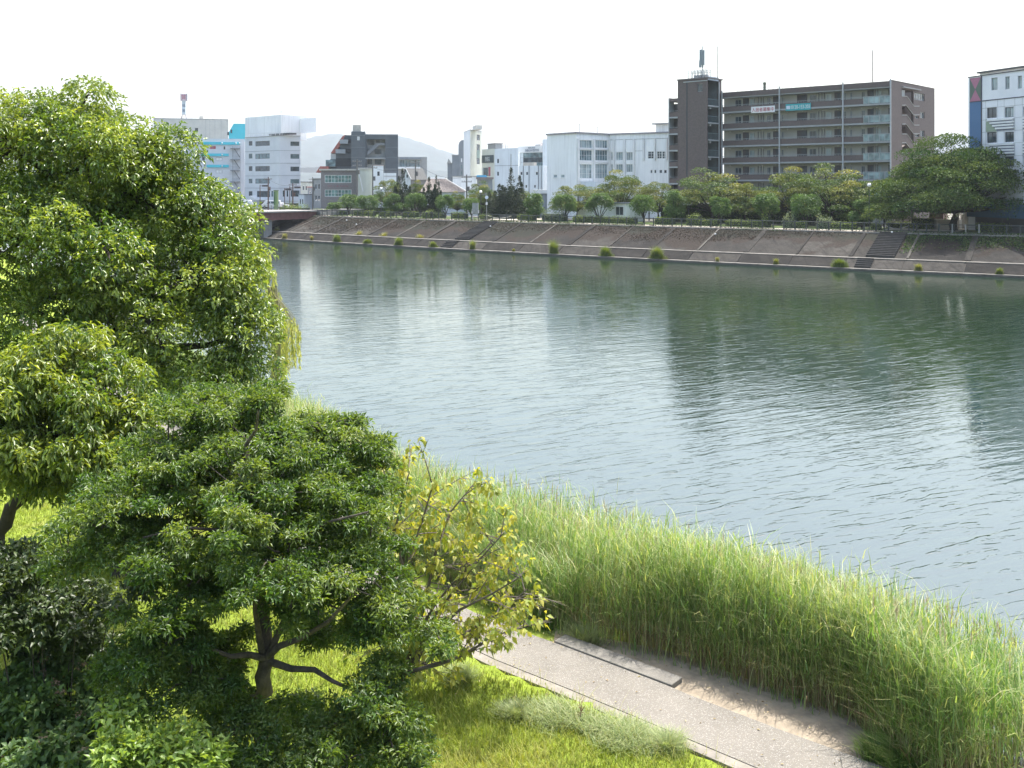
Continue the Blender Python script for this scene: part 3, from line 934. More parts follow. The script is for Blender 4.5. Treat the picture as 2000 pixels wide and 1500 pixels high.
# ---------------- brick fronted two storey building ---------------------------------------------
F = face(627, 226, 697)
t = building('brick_fronted_shop', 'low grey brick building with two rows of green tinted windows', (*F.p(4, LAND)[:2], LAND))
zr = F.z(665, 333)
hs = [F.rect(634.5, 342, 686.5, 357), F.rect(634.5, 370.5, 686.5, 384)]
brick = mat('grey_brick', (.22, .205, .21), .85, .15, 5)
wall_grid(F, 0, F.L, LAND, zr, hs, .2).build('wall', brick, t)
green_glass = glass_mat('green_tinted_glass', (.13, .23, .22))
for h in hs: window(t, F, h, white_paint, green_glass, 8, 2, fw=.09)
body(t, [F.A, F.B, F.B + F.n * -10, F.A + F.n * -10], LAND, zr, brick, skip=(0,))
MB().fbox(F, -.4, F.L + .2, zr, zr + .35, -10, .5).build('roof_edge', pale_concrete, t)
text_mesh('lettering', 'サロン  髪  SALON', F, F.u(660), F.z(660, 363.3), .38, .02, mat('ink_rose', (.32, .10, .13), .6), t, 4.6)
Fc = face(698, 222, 728)
t = building('cream_gable_wall', 'tall cream wall crossed by a white sloping duct', (*Fc.p(1, LAND)[:2], LAND))
z1 = Fc.z(710, 331)
MB().fbox(Fc, 0, Fc.L, LAND, z1, -7, 0).build('wall', wall_cream2, t)
MB().fpoly(Fc, [(Fc.u(699), z1), (Fc.u(701), z1), (Fc.u(710), Fc.z(710, 374)), (Fc.u(708), Fc.z(708, 374))], 0, .4).build('duct', white_paint, t)
MB().fbox(Fc, -.2, Fc.L + .1, z1, z1 + .4, -7.2, .3).build('roof_edge', pale_concrete, t)

# ---------------- small white buildings ----------------------------------------------------------
F = face(728.5, 216, 749)
t = building('white_stair_house', 'narrow white house with one slit window in front of the slate building', (*F.p(1, LAND)[:2], LAND))
z1 = F.z(740, 323.5)
h = F.rect(737, 335, 741.5, 343.5)
wall_grid(F, 0, F.L, LAND, z1, [h]).build('wall', wall_white, t)
window(t, F, h, dark_metal, glass_dark, 1)
body(t, [F.A, F.B, F.B + F.n * -6, F.A + F.n * -6], LAND, z1, wall_white, skip=(0,))
MB().fbox(F, -.1, F.L + .05, z1, z1 + .12, -6, .1).build('roof_edge', mat('pinkish_trim', (.55, .42, .42), .7), t)
Fb = face(749.3, 215.5, 774)
z2 = Fb.z(760, 338)
h = Fb.rect(763, 353.5, 769, 356.5)
wall_grid(Fb, 0, Fb.L, LAND, z2, [h]).build('wall', wall_white, t)
window(t, Fb, h, dark_metal, glass_dark, 1)
body(t, [Fb.A, Fb.B, Fb.B + Fb.n * -6, Fb.A + Fb.n * -6], LAND, z2, wall_white, parapet=.05, skip=(0,))
mb = MB()
mb.fbox(Fb, Fb.u(750), Fb.L, Fb.z(760, 344.5), Fb.z(760, 343.5), .02, .1)
for k in range(12):
    uu = Fb.u(750) + (Fb.L - Fb.u(750)) * k / 11
    mb.fbox(Fb, uu - .02, uu + .02, z2, z2 + .9, -.1, -.05)
mb.fbox(Fb, Fb.u(750), Fb.L, z2 + .86, z2 + .92, -.12, -.04)
mb.build('balcony_rail', grey_trim, t)

F = face(785, 206, 802)
t = building('white_gabled_house', 'small white gabled house with grey shingle roof and two slit windows', (*F.p(1, LAND)[:2], LAND))
ze = F.z(792, 350); zp = F.z(793, 329)
um = F.u(792)
mb = MB().fpoly(F, [(0, LAND), (F.L, LAND), (F.L, ze), (um, zp), (0, ze)], -.2, 0)
mb.build('gable_wall', wall_white, t)
for x in (788, 794): window(t, F, F.rect(x, 341, x + 2.6, 347), dark_metal, glass_dark, 1, w_=.02)
roofm = mat('grey_shingle', (.20, .20, .19), .85, .2, 3, bump=.3)
rr = Vector((.98, .18)) * 4.2
mb = MB()
a, b_, c_ = F.p(0, ze - .1, .3), F.p(um, zp + .05, .3), F.p(F.L, ze - .1, .3)
sh = lambda p: (p[0] + F.d.x * 3.6 + -F.n.x * 4, p[1] + F.d.y * 3.6 - F.n.y * 4, p[2])
mb.add([a, b_, sh(b_), sh(a)], [(0, 1, 2, 3)]); mb.add([b_, c_, sh(c_), sh(b_)], [(0, 1, 2, 3)])
mb.add([F.p(F.L, LAND), sh(F.p(F.L, LAND)), sh(F.p(F.L, ze)), F.p(F.L, ze)], [(0, 1, 2, 3)])
mb.build('roof', roofm, t)
MB().tube([F.p(um, zp + .08, .32), F.p(F.L + .1, ze - .05, .32)], .09, 4).build('verge_board', white_paint, t)

# long house with mossy tiled roof
F = face(833, 198, 908)
t = building('tiled_house', 'white walled house with a wide weathered pink brown tiled roof', (*F.p(4, LAND)[:2], LAND))
ze = F.z(865, 373.5); zp = F.z(865, 349)
MB().fbox(F, 0, F.L, LAND, ze, -7, 0).build('wall', wall_white2, t)
tile_m = mat('weathered_tile', (.27, .235, .215), .8, .4, 3.5, bump=.6, bscale=8)
mb = MB()
r0, r1 = F.p(F.u(835), zp, -3.8), F.p(F.u(868), zp, -3.8)
e0, e1 = F.p(-1.2, ze - .15, .6), F.p(F.L + .3, ze - .15, .6)
b0, b1 = F.p(-1.2, ze - .15, -7.6), F.p(F.L + .3, ze - .15, -7.6)
mb.add([e0, e1, r1, r0], [(0, 1, 2, 3)]).add([e1, b1, r1], [(0, 1, 2)]).add([b1, b0, r0, r1], [(0, 1, 2, 3)]).add([b0, e0, r0], [(0, 1, 2)])
ro = mb.build('roof', tile_m, t)
mb = MB()
for k in range(26):
    f = k / 25
    a = Vector(e0).lerp(Vector(e1), f); b2 = Vector(r0).lerp(Vector(r1), f)
    mb.tube([a + Vector((0, 0, .05)), b2 + Vector((0, 0, .05))], .07, 4, cap=False)
o = mb.build('tile_ridge', tile_m, ro)
MB().tube([Vector(r0) + Vector((0, 0, .08)), Vector(r1) + Vector((0, 0, .08))], .14, 6).build('ridge_cap', wall_white, ro)
MB().tube([Vector(r1) + Vector((0, 0, .08)), Vector(e1) + Vector((0, 0, .08))], .12, 6).build('ridge_cap', pale_concrete, ro)

# ---------------- grey temple-like block and cream tower -----------------------------------------
F = face(872, 292, 908)
t = building('grey_blue_block', 'stepped grey blue windowless block left of the cream tower', (*F.p(1, LAND)[:2], LAND))
MB().fbox(F, F.u(883), F.u(900), LAND, F.z(890, 304), -8, 0).build('low_wall', grey_block, t)
MB().fbox(F, F.u(874), F.u(884), LAND, F.z(880, 318), -8, -.5).build('low_wall', grey_block, t)
mb = MB().fpoly(F, [(F.u(873), F.z(876, 319)), (F.u(882), F.z(876, 319)), (F.u(879), F.z(876, 314)), (F.u(876), F.z(876, 310))], -8, .2)
mb.fbox(F, F.u(882.5), F.u(901), F.z(890, 304), F.z(890, 302), -8.2, .2)
mb.build('roof_trim', grey_trim, t)
MB().fpoly(F, [(F.u(895.5), LAND), (F.u(909), LAND), (F.u(909), F.z(900, 273)), (F.u(901), F.z(900, 274)), (F.u(897), F.z(900, 278)), (F.u(895.5), F.z(900, 283))], -8, .4).build('high_wall', grey_block, t)
for y in (309, 322, 334): window(t, F, F.rect(900, y, 903, y + 8), grey_trim, wall_white if y == 309 else glass_mid, 1, w_=.42)

F = Frame(H2(905.5, 256), H2(918.5, 245)); Fr = Frame(F.B, H2(941, 252))
t = building('cream_tower', 'tall slim cream stair tower, highest thing between slate building and white hall', (*F.B, LAND))
zt = F.z(918, 254)
wall_grid(F, 0, F.L, LAND, zt, []).build('wall', wall_white, t)  # brighter light on the left face is put into a whiter wall colour
hs = [Fr.rect(931, a, 937, b) for a, b in ((263, 274), (282, 293.5), (309, 320.5))]
wall_grid(Fr, 0, Fr.L, LAND, zt, hs).build('wall', wall_cream2, t)  # darker wall colour carries the shade of the right face
for h in hs: window(t, Fr, h, dark_metal, glass_dark, 1)
bk = Vector(F.A) + (Fr.B - Fr.A)
body(t, [F.A, F.B, Fr.B, bk], LAND, zt, wall_cream2, parapet=.1, skip=(0, 1))
MB().fbox(Fr, Fr.u(931), Fr.u(937), Fr.z(934, 309), Fr.z(934, 293.5), .01, .04).build('stair_strip', mat('faded_teal', (.22, .30, .28), .8), t)
MB().fbox(F, F.u(915), F.u(922), zt, F.z(918, 246), -2.5, -1).build('roof_box', wall_cream, t)
for FF in (F, Fr): coping(t, FF, zt, grey_trim, h=.1, out=.05)
mb = MB()
for px, y in ((935.5, 229), (938.5, 240)): mb.tube([Fr.p(Fr.u(px), zt, -1), Fr.p(Fr.u(px), Fr.z(px, y), -1)], .03, 4)
mb.build('antenna', steel_grey, t)

F = Frame(H2(941.5, 247), H2(966, 242)); Fr = Frame(F.B, H2(1012, 236))
t = building('shuttered_shop', 'pale building with a dark signboard of white characters beside the cream tower', (*F.B, LAND))
z1 = F.z(955, 291)
hs = [F.rect(942.5, 327.5, 953, 344), F.rect(953.5, 326, 958, 344)]
wall_grid(F, 0, F.L, LAND, z1, hs).build('wall', wall_cream2, t)
for i, h in enumerate(hs): window(t, F, h, dark_metal, glass_dark if i == 0 else red_pane, 1)
zr2 = Fr.z(990, 290)
hr = [Fr.rect(971, 310.5, 974.5, 318.5), Fr.rect(971, 335.5, 974.5, 343)]
wall_grid(Fr, 0, Fr.L, LAND, zr2, hr).build('wall', wall_white2, t)
for h in hr: window(t, Fr, h, dark_metal, glass_dark, 1)
body(t, [F.A, F.B, Fr.B, Vector(F.A) + (Fr.B - Fr.A)], LAND, z1, wall_white2, parapet=.1, skip=(0, 1))
h = F.rect(942, 303.3, 964.3, 318)
MB().fbox(F, h[0], h[1], h[2], h[3], 0, .15).build('signboard', mat('sign_slate', (.06, .085, .09), .6, .1), t)
text_mesh('lettering', '寺尾石', F, (h[0] + h[1]) / 2, (h[2] + h[3]) / 2, 1.15, .15, mat('ink_pale', (.55, .60, .62), .6), t, 2.3)
MB().fbox(Fr, 0, Fr.L, Fr.z(990, 323.8), Fr.z(990, 323), 0, .04).build('floor_band', grey_block, t)
MB().fbox(F, F.u(946), F.u(961), z1, F.z(955, 281), -3, -1).build('roof_box', grey_trim, t)
MB().fbox(F, F.u(945.5), F.u(961.5), F.z(955, 281), F.z(955, 280), -3.2, -.8).build('roof_box', dark_metal, t)
mb = MB()
for px in (967, 971, 975, 979): mb.tube([Fr.p(Fr.u(px), zr2, -2), Fr.p(Fr.u(px), Fr.z(px, 282.5), -2)], .04, 4)
for yy in (282.5, 286): mb.tube([Fr.p(Fr.u(966), Fr.z(970, yy), -2), Fr.p(Fr.u(980), Fr.z(980, yy), -2)], .04, 4)
mb.tube([Fr.p(Fr.u(976), zr2, -2), Fr.p(Fr.u(976), Fr.z(976, 270), -2)], .035, 4)
mb.build('roof_frame', grey_trim, t)

# foreground shed with low roofs
F = face(884, 212, 931)
t = building('low_white_shed', 'low white shed behind the utility pole, under the cream tower', (*F.p(1, LAND)[:2], LAND))
MB().fbox(F, 0, F.L, LAND, F.z(905, 345), -6, 0).build('wall', wall_white, t)
MB().fbox(F, -.2, F.L, F.z(905, 345), F.z(905, 343.8), -6, .2).build('roof', grey_trim, t)
MB().fbox(F, F.u(932), F.u(962), LAND, F.z(945, 350), -4, -.4).build('wall', grey_block, t)
MB().fbox(F, F.u(930), F.u(964), F.z(945, 350), F.z(945, 346), -4.2, .2).build('roof', mat('brown_grey_roof', (.24, .21, .20), .8, .2), t)
MB().fpoly(F, [(F.u(929), F.z(940, 346)), (F.u(931), F.z(940, 342)), (F.u(949), F.z(940, 342)), (F.u(952), F.z(940, 346))], -4, -.5).build('tarpaulin', mat('blue_tarp', (.10, .42, .66), .5, .1), t)
F = face(914, 196, 940)
t = building('dark_gabled_house', 'small house with a dark gable roof behind the round street lamp', (*F.p(1, LAND)[:2], LAND))
mb = MB().fpoly(F, [(0, LAND), (F.L, LAND), (F.L, F.z(930, 372)), (F.u(931), F.z(930, 361)), (0, F.z(930, 374))], -4, 0)
mb.build('gable_wall', wall_white, t)
mb = MB().fpoly(F, [(-.3, F.z(930, 375)), (0, F.z(930, 372.5)), (F.u(931), F.z(930, 359)), (F.L + .6, F.z(930, 368)), (F.L + .6, F.z(930, 370.5)), (F.u(931), F.z(930, 361.5))], -4.4, .3)
mb.build('roof', mat('dark_slate_roof', (.07, .075, .085), .7), t)

# ---------------- glass fronted maker's building --------------------------------------------------
F = Frame(H2(1013, 238), H2(1069, 232))
t = building('glass_fronted_building', 'blue glass fronted building with a white company signboard on top', (*F.p(2, LAND)[:2], LAND))
zs0, zs1 = F.z(1040, 298), F.z(1040, 285.5)
MB().fbox(F, 0, F.L, zs0, zs1, -10, .25).build('signboard', white_paint, t)
text_mesh('lettering', '株式会社', F, F.u(1039.5), F.z(1040, 288.7), .42, .25, ink_blue, t, 2.1)
text_mesh('lettering', '西飯漁具製作所', F, F.u(1040.5), F.z(1040, 293.7), .62, .25, ink_blue, t, 4.4)
MB().fbox(F, 0, .5, LAND, zs0, -10, .1).build('side_pier', wall_white, t)
MB().fbox(F, F.L - .3, F.L, LAND, zs0, -10, .1).build('side_pier', wall_white, t)
MB().fbox(F, .5, F.L - .3, LAND, zs0, -.3, -.2).build('back_wall', grey_block, t)
gx = 9
for i in range(gx):
    for j in range(5):
        a = .5 + (F.L - .8) * i / gx; b_ = .5 + (F.L - .8) * (i + 1) / gx
        z0 = F.z(1040, 345) + (zs0 - F.z(1040, 345)) * j / 5; z1 = F.z(1040, 345) + (zs0 - F.z(1040, 345)) * (j + 1) / 5
        if i == 0 and j > 1: 
            MB().fbox(F, a, b_ - .04, z0, z1 - .05, -.18, -.1).build('panel', wall_white2, t); continue
        MB().fbox(F, a, b_ - .05, z0, z1 - .06, -.18, -.1).build('glass_panel', [glass_dark, glass_mid, glass_mid][(i * 3 + j * 5) % 3], t)
MB().fbox(F, F.u(1039), F.u(1062), zs1, F.z(1050, 278), -8, -3).build('roof_box', mat('pinkish_box', (.62, .56, .54), .7), t)
MB().fbox(F, F.u(1024), F.u(1036), zs1, F.z(1030, 281), -6, -4).build('roof_unit', grey_trim, t)
mb = MB()
for px, y in ((1026.5, 233), (1055.5, 236)): mb.tube([F.p(F.u(px), zs1, -5), F.p(F.u(px), F.z(px, y), -5)], .03, 4)
mb.build('antenna', steel_grey, t)
F = Frame(H2(1014, 212), H2(1061, 208))
t = building('grey_row_house', 'three storey pale grey house with small windows in front of the glass building', (*F.p(2, LAND)[:2], LAND))
zr = F.z(1040, 323.5)
hs = [F.rect(x, 335.5, x + 4.5, 342) for x in (1016, 1027, 1046)] + [F.rect(x, 361, x + 4, 367) for x in (1025.5, 1042.5)]
wall_grid(F, 0, F.L, LAND, zr, hs).build('wall', wall_white2, t)
for h in hs: window(t, F, h, white_paint, glass_dark, 1)
body(t, [F.A, F.B, F.B + F.n * -8, F.A + F.n * -8], LAND, zr, wall_white2, parapet=.2, skip=(0,))
for px in (1022, 1033, 1051.5, 1057): MB().fbox(F, F.u(px), F.u(px) + .15, LAND, zr, .01, .12).build('drainpipe', grey_block, t)
MB().fbox(F, F.u(1016), F.u(1037), zr, zr + .7, -2, -1).build('roof_unit', pale_concrete, t)
F = Frame(H2(1036, 190), H2(1069, 188))
MB().fbox(F, 0, F.L, F.z(1050, 378), F.z(1050, 370.5), -3, 0).build('lean_to_roof', white_paint, t)
MB().fbox(F, .3, F.L, LAND, F.z(1050, 378), -2.8, -.3).build('lean_to_wall', grey_block, t)
F = Frame(H2(1061, 226), H2(1069, 226))
MB().fbox(F, 0, F.L, LAND, F.z(1065, 272), -5, 0).build('annex', wall_white2, t)

# ---------------- white hall -----------------------------------------------------------------------
F = Frame(H2(1068.5, 188), H2(1126, 181)); Fm = Frame(F.B, H2(1190, 187)); Fq_ = Frame(Fm.B, H2(1305, 180))
t = building('white_hall', 'long white three storey hall with tall gridded windows left of the brown apartments', (*F.B, LAND))
zr = F.z(1120, 261)
hL = [F.rect(x, 341, x + 7, 347) for x in (1081, 1095.5)]
wall_grid(F, 0, F.L, LAND, zr, hL).build('wall', wall_white, t)
for h in hL: window(t, F, h, white_paint, glass_curtain, 1, sill=white_paint)
hM = [Fm.rect(x0, y0, x1, y1) for (x0, x1) in ((1132.5, 1157), (1163, 1187.5)) for (y0, y1) in ((273.8, 289), (293, 313.5), (320.5, 348.5))]
wall_grid(Fm, 0, Fm.L, LAND, zr, hM, .35).build('wall', wall_white, t)
for i, h in enumerate(hM): window(t, Fm, h, white_paint, [glass_curtain, glass_mid, glass_curtain][i % 3], 5, 1 if i % 3 == 0 else (2 if i % 3 == 1 else 3), fw=.05, w_=-.25)
hQ = [Fq_.rect(x0, y0, x1, y1) for (x0, x1) in ((1193, 1197.5), (1203, 1218.5), (1223, 1238.5)) for (y0, y1) in ((297, 313), (320.5, 336))]
hQ += [Fq_.rect(1265, 295.5, 1278.5, 310), Fq_.rect(1283, 295.5, 1292.5, 310), Fq_.rect(1293, 295.5, 1302.5, 310)]
hQ += [Fq_.rect(x, 332, x + w_, 338) for x, w_ in ((1270.5, 3.5), (1278, 3.5), (1288, 5), (1297, 5))]
wall_grid(Fq_, 0, Fq_.L, LAND, zr, hQ, .3).build('wall', wall_white, t)
for i, h in enumerate(hQ):
    if i < 6: window(t, Fq_, h, white_paint, glass_curtain, 1 if i < 2 else 4, 1, w_=-.22)
    elif i < 9: window(t, Fq_, h, white_paint, glass_dark, 2, 3, fw=.08)
    else: window(t, Fq_, h, grey_trim, glass_dark, 1)
for FF, xs_ in ((Fm, (1129, 1160, 1190)), (Fq_, (1200.5, 1221, 1239.5))):
    for px in xs_: MB().fbox(FF, FF.u(px) - .3, FF.u(px) + .1, LAND, zr - .9, .01, .28).build('pilaster', white_paint, t)
for px in (1259, 1281, 1304): MB().fbox(Fq_, Fq_.u(px) - .3, Fq_.u(px), Fq_.z(px, 313), zr - 1.0, .01, .35).build('pilaster', white_paint, t)
for y in (291, 317): MB().fbox(Fm, 0, Fm.L, Fm.z(1160, y + 1.4), Fm.z(1160, y - 1.4), .01, .12).build('string_course', white_paint, t)
MB().fbox(Fq_, 0, Fq_.L, zr - .95, zr - .88, .01, .06).build('string_course', grey_trim, t)
MB().fbox(Fq_, Fq_.u(1240), Fq_.u(1259), Fq_.z(1250, 295), Fq_.z(1250, 294.3), .01, .05).build('string_course', grey_trim, t)
for FF in (F, Fm, Fq_): MB().fbox(FF, -.1, FF.L + .1, zr, zr + .28, -.5, .25).build('roof_edge', mat('lilac_grey_trim', (.30, .29, .31), .7), t)
body(t, [F.A, F.B, Fm.B, Fq_.B, Fq_.B + Fq_.n * -14, F.A + Fq_.n * -14], LAND, zr, wall_white, parapet=.05, skip=(0, 1, 2))
MB().fbox(Fm, Fm.u(1131), Fm.u(1165), LAND, Fm.z(1150, 355), .3, 4).build('porch', wall_white2, t)
Fs = Fq_.shift(-3)
MB().fbox(Fs, Fs.u(1281), Fs.u(1306), zr, Fs.z(1290, 243), -6, 0).build('roof_house', wall_white, t)
MB().fbox(Fs, Fs.u(1276), Fs.u(1306), Fs.z(1290, 243), Fs.z(1290, 240.5), -6.5, .6).build('roof_house_eave', grey_trim, t)
mb = MB()
for px, y, ar in ((1115.5, 240, 1), (1182, 246, 1)):
    FF = F if px < 1126 else Fm
    mb.tube([FF.p(FF.u(px), zr, -2), FF.p(FF.u(px), FF.z(px, y), -2)], .05, 4)
    mb.tube([FF.p(FF.u(px) - .35, FF.z(px, y + 2), -2), FF.p(FF.u(px) + .35, FF.z(px, y + 2), -2)], .03, 4)
mb.build('antenna', steel_grey, t)
# low shed in the park in front
F = Frame(H2(1128, 170), H2(1222, 160))
t = building('park_shed', 'low white shed with a dark window half hidden behind the clipped trees', (*F.p(1, LAND)[:2], LAND))
MB().fbox(F, 0, F.L, LAND, LAND + 3.1, -4, 0).build('wall', wall_white, t)
window(t, F, (F.u(1203), F.u(1218), LAND + 1.2, LAND + 2.6), white_paint, glass_dark, 2, w_=.02)
MB().fbox(F, -.3, F.L + .3, LAND + 3.1, LAND + 3.25, -4.3, .3).build('roof', grey_block, t)
F = Frame(H2(1262, 168), H2(1345, 158))
t = building('park_canopy', 'long white flat roofed shelter below the left end of the brown apartments', (*F.p(1, LAND)[:2], LAND))
MB().fbox(F, 0, F.L, LAND + 2.9, LAND + 3.2, -5, 0).build('roof', white_paint, t)
MB().fbox(F, .2, F.L - .2, LAND, LAND + 2.9, -4.6, -4.2).build('back_wall', grey_trim, t)
mb = MB()
for k in range(4): mb.fbox(F, .3 + k * (F.L - .8) / 3, .45 + k * (F.L - .8) / 3, LAND, LAND + 2.9, -.4, -.25)
mb.build('column', dark_metal, t)

# ================================================================ brown apartment building
FA = Vector((35.8, 172.0)); FB = Vector((57.9, 152.0))
F = Frame(FA, FB)                                   # corridor front
zt = 26.1
apt = building('brown_apartment_building', 'six storey brown tiled apartment building with open corridors and a stair tower', (*F.p(15, LAND)[:2], LAND))
t = apt
slab_z = [22.5 - 2.92 * k for k in range(6)]        # underside of each corridor slab
u0 = F.u(1411); u1 = F.L
REC = 1.6
MB().fbox(F, 0, F.L, 25.25, zt, -12, .05).build('roof_parapet', brown_tile, t)
MB().fbox(F, 0, F.L, 25.1, 25.25, -REC, .0).build('roof_soffit', grey_trim, t)
MB().fbox(F, 0, F.L, LAND, 25.1, -REC - .3, -REC).build('corridor_back_wall', beige_wall, t)
balustrade = glass_mat('frosted_balustrade', (.20, .28, .29), rough=.3)
rail_m = mat('pale_rail', (.36, .38, .38), .6, .08)
gx0 = F.u(1686)
for k, z in enumerate(slab_z):
    MB().fbox(F, 0, F.L, z, z + .26, -REC, .06).build('corridor_slab', grey_trim, t)
    MB().fbox(F, 0, gx0, z + .26, z + 1.12, -.14, 0).build('corridor_parapet', brown_tile, t)
    mb = MB().fbox(F, 0, gx0, z + 1.34, z + 1.40, -.12, -.04)
    for q in range(int(gx0 / .45)):
        mb.fbox(F, .2 + q * .45, .23 + q * .45, z + 1.12, z + 1.34, -.1, -.06)
    mb.build('hand_rail', rail_m, t)
    mb = MB().fbox(F, gx0, F.L - .1, z + 1.38, z + 1.45, -.12, 0)
    for q in range(6):
        uu = gx0 + (F.L - .15 - gx0) * q / 5
        mb.fbox(F, uu - .04, uu + .04, z + .26, z + 1.4, -.12, 0)
    mb.build('balustrade_frame', rail_m, t)
    for q in range(5):
        a = gx0 + (F.L - .15 - gx0) * q / 5 + .04; b_ = gx0 + (F.L - .15 - gx0) * (q + 1) / 5 - .04
        MB().fbox(F, a, b_, z + .34, z + 1.34, -.08, -.04).build('balustrade_panel', balustrade, t)
pipes = [F.u(p) for p in (1411, 1523, 1647, 1742)]
pipes[3] = min(pipes[3], F.L - .05)
for p_ in pipes:
    MB().fbox(F, p_ - .09, p_ + .09, LAND, zt + .3, .07, .24).build('drainpipe', mat('drainpipe_grey', (.40, .42, .43), .5, .05), t)
door_m = mat('apartment_door', (.05, .055, .065), .5, .15)
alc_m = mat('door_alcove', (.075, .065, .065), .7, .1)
bays = [((.15, .26, 'w'), (.285, .39, 'd'), (.41, .49, 'v'), (.71, .77, 'w'), (.81, .93, 'd'), (.955, .99, 'w')),
        ((.21, .37, 'd'), (.41, .52, 'w'), (.67, .76, 'v'), (.80, .90, 'd'), (.93, .98, 'w')),
        ((.06, .10, 'w'), (.30, .38, 'w'), (.43, .57, 'd'), (.61, .72, 'v'), (.87, .99, 'd'))]
meter_m = mat('meter_box', (.20, .20, .19), .7)
for k in range(-1, 6):
    zf = (slab_z[k] if k >= 0 else 25.42) - 2.92 + .26
    if k == 5: zf = slab_z[5] - 2.92 + .26
    for b in range(3):
        pa, pb = pipes[b], pipes[b + 1]
        for a, c, ty in bays[b]:
            x0, x1 = pa + (pb - pa) * a, pa + (pb - pa) * c
            if ty == 'd':
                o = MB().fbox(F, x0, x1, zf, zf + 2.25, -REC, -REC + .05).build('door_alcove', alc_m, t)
                xm = x0 + (x1 - x0) * .45
                MB().fbox(F, xm, x1 - .05, zf, zf + 2.1, -REC + .05, -REC + .09).build('door', door_m, o)
            else:
                window(t, F, (x0, x1, zf + .95, zf + 2.1), rail_m, glass_dark if ty == 'w' else glass_curtain, 2, w_=-REC + .04)
        for q in (.55, .60, .64):
            x0 = pa + (pb - pa) * q
            MB().fbox(F, x0, x0 + .12, zf + .2, zf + 2.3, -REC, -REC + .12).build('meter_box', meter_m, t)
        for q in (.05, .3, .62, .85):
            x0 = pa + (pb - pa) * q
            MB().fbox(F, x0, x0 + .16, zf + 2.38, zf + 2.46, -REC + .01, -REC + .2).build('corridor_light', white_paint, t)
# fire hose of roof railings
mb = MB()
for q in range(19):
    uu = F.u(1412) + q * .85
    mb.fbox(F, uu - .02, uu + .02, zt, zt + .95, -5.03, -4.97)
mb.fbox(F, F.u(1412), F.u(1412) + 15.5, zt + .9, zt + .95, -5.03, -4.97).fbox(F, F.u(1412), F.u(1412) + 15.5, zt + .45, zt + .48, -5.02, -4.98)
mb.build('roof_railing', rail_m, t)
mb = MB().fbox(F, F.u(1476), F.u(1479), zt, zt + 1.2, -3, -2.6)
mb.sphere(F.p(F.u(1477.5), zt + 1.35, -2.8), .3, 8, 6)
mb.build('roof_vent', mat('dull_green', (.10, .13, .10), .7), t)
# masts
for px, ytop, lab in ((1402, 52, 'tall thin lightning rod on the stair tower of the brown apartments'), (1704.5, 66, 'tall thin lightning rod on the right half of the brown apartment roof')):
    d = 168 if px < 1500 else 157
    zb = 28.2 if px < 1500 else zt - .3
    top = P(px, ytop, d)
    q = thing('lightning_rod', lab, 'lightning rod', (top.x, top.y, zb), 'lightning rods on the brown apartments')
    mid = zb + (top.z - zb) * (.62 if px < 1500 else .68)
    MB().tube([(top.x, top.y, zb), (top.x, top.y, mid)], .085, 6).build('lower_mast', mat('mast_brown', (.22, .19, .18), .6), q)
    MB().tube([(top.x, top.y, mid), (top.x, top.y, top.z)], .045, 5).build('upper_mast', grey_trim, q)
# ------- right end wall with open stairs
Fs = Frame(FB, FB + Vector((.67, .74)) * 18.6)
h1 = [Fs.rect(1785, 182, 1805.5, 196), Fs.rect(1797, 219, 1805.5, 231), Fs.rect(1797, 255, 1805.5, 266.5), Fs.rect(1797, 291, 1805.5, 302),
      Fs.rect(1787, 226, 1794, 231), Fs.rect(1787, 262, 1795, 267)]
ua, ub = Fs.u(1761.3), Fs.u(1784)
zs_top = Fs.z(1770, 172)
wall_grid(Fs, 0, Fs.L, LAND, Fs.z(1800, 167.5), h1 + [(ua, ub, LAND + .1, zs_top)], .35).build('end_wall', brown_tile, t)
MB().fbox(Fs, 0, Fs.u(1795.5), Fs.z(1800, 167.5), zt, -.3, .0).build('end_parapet', brown_tile, t)
for h in h1: window(t, Fs, h, rail_m, glass_dark, 4 if h[1] - h[0] > 3.5 else 2, w_=-.2)
MB().fbox(Fs, ua, ub, LAND, zs_top, -2.6, -2.5).build('stairwell_wall', mat('stairwell_brown', (.085, .07, .066), .8, .1), t)
MB().fbox(Fs, ua - .1, ub + 2.6, zs_top - .02, zs_top + .12, .01, .3).build('stairwell_hood', grey_trim, t)
MB().fbox(Fs, Fs.u(1761.3), Fs.u(1772), Fs.z(1766, 188), Fs.z(1766, 175), -.5, -.4).build('stair_screen', rail_m, t)
for k in range(6):
    dy = 36.9 * k
    Z = lambda x, y: Fs.z(x, y + dy)
    top = [(ua, Z(1761, 188)), (Fs.u(1771), Z(1771, 188)), (Fs.u(1785), Z(1785, 207.5)), (Fs.u(1795), Z(1795, 207.5))]
    bot = [(ua, Z(1761, 205.5)), (Fs.u(1769), Z(1769, 205.5)), (Fs.u(1784), Z(1784, 224.5)), (Fs.u(1795), Z(1795, 224.5))]
    MB().fpoly(Fs, [bot[0], bot[1], bot[2], (ub, bot[2][1]), (ub, top[2][1] + .1), top[1], top[0]], -.2, .0 - .004).build('stair_parapet', brown_tile, t)
    for pts in (top, bot):
        mb = MB()
        for a, b in zip(pts[:-1], pts[1:]): mb.tube([Fs.p(a[0], a[1], .03), Fs.p(b[0], b[1], .03)], .055, 4)
        mb.build('stair_rail', rail_m, t)
    MB().fpoly(Fs, [(ub, bot[2][1]), (ub, bot[2][1] + 1.3), (ua + .5, bot[2][1] - .6), (ua + .5, bot[2][1] - 1.9)], -2.4, -1.3).build('stair_flight', brown_tile, t)
MB().fbox(Fs, 2.2, Fs.L, LAND, Fs.z(1800, 167.5) - .3, -12, -2.7).build('inner_block', brown_tile, t)
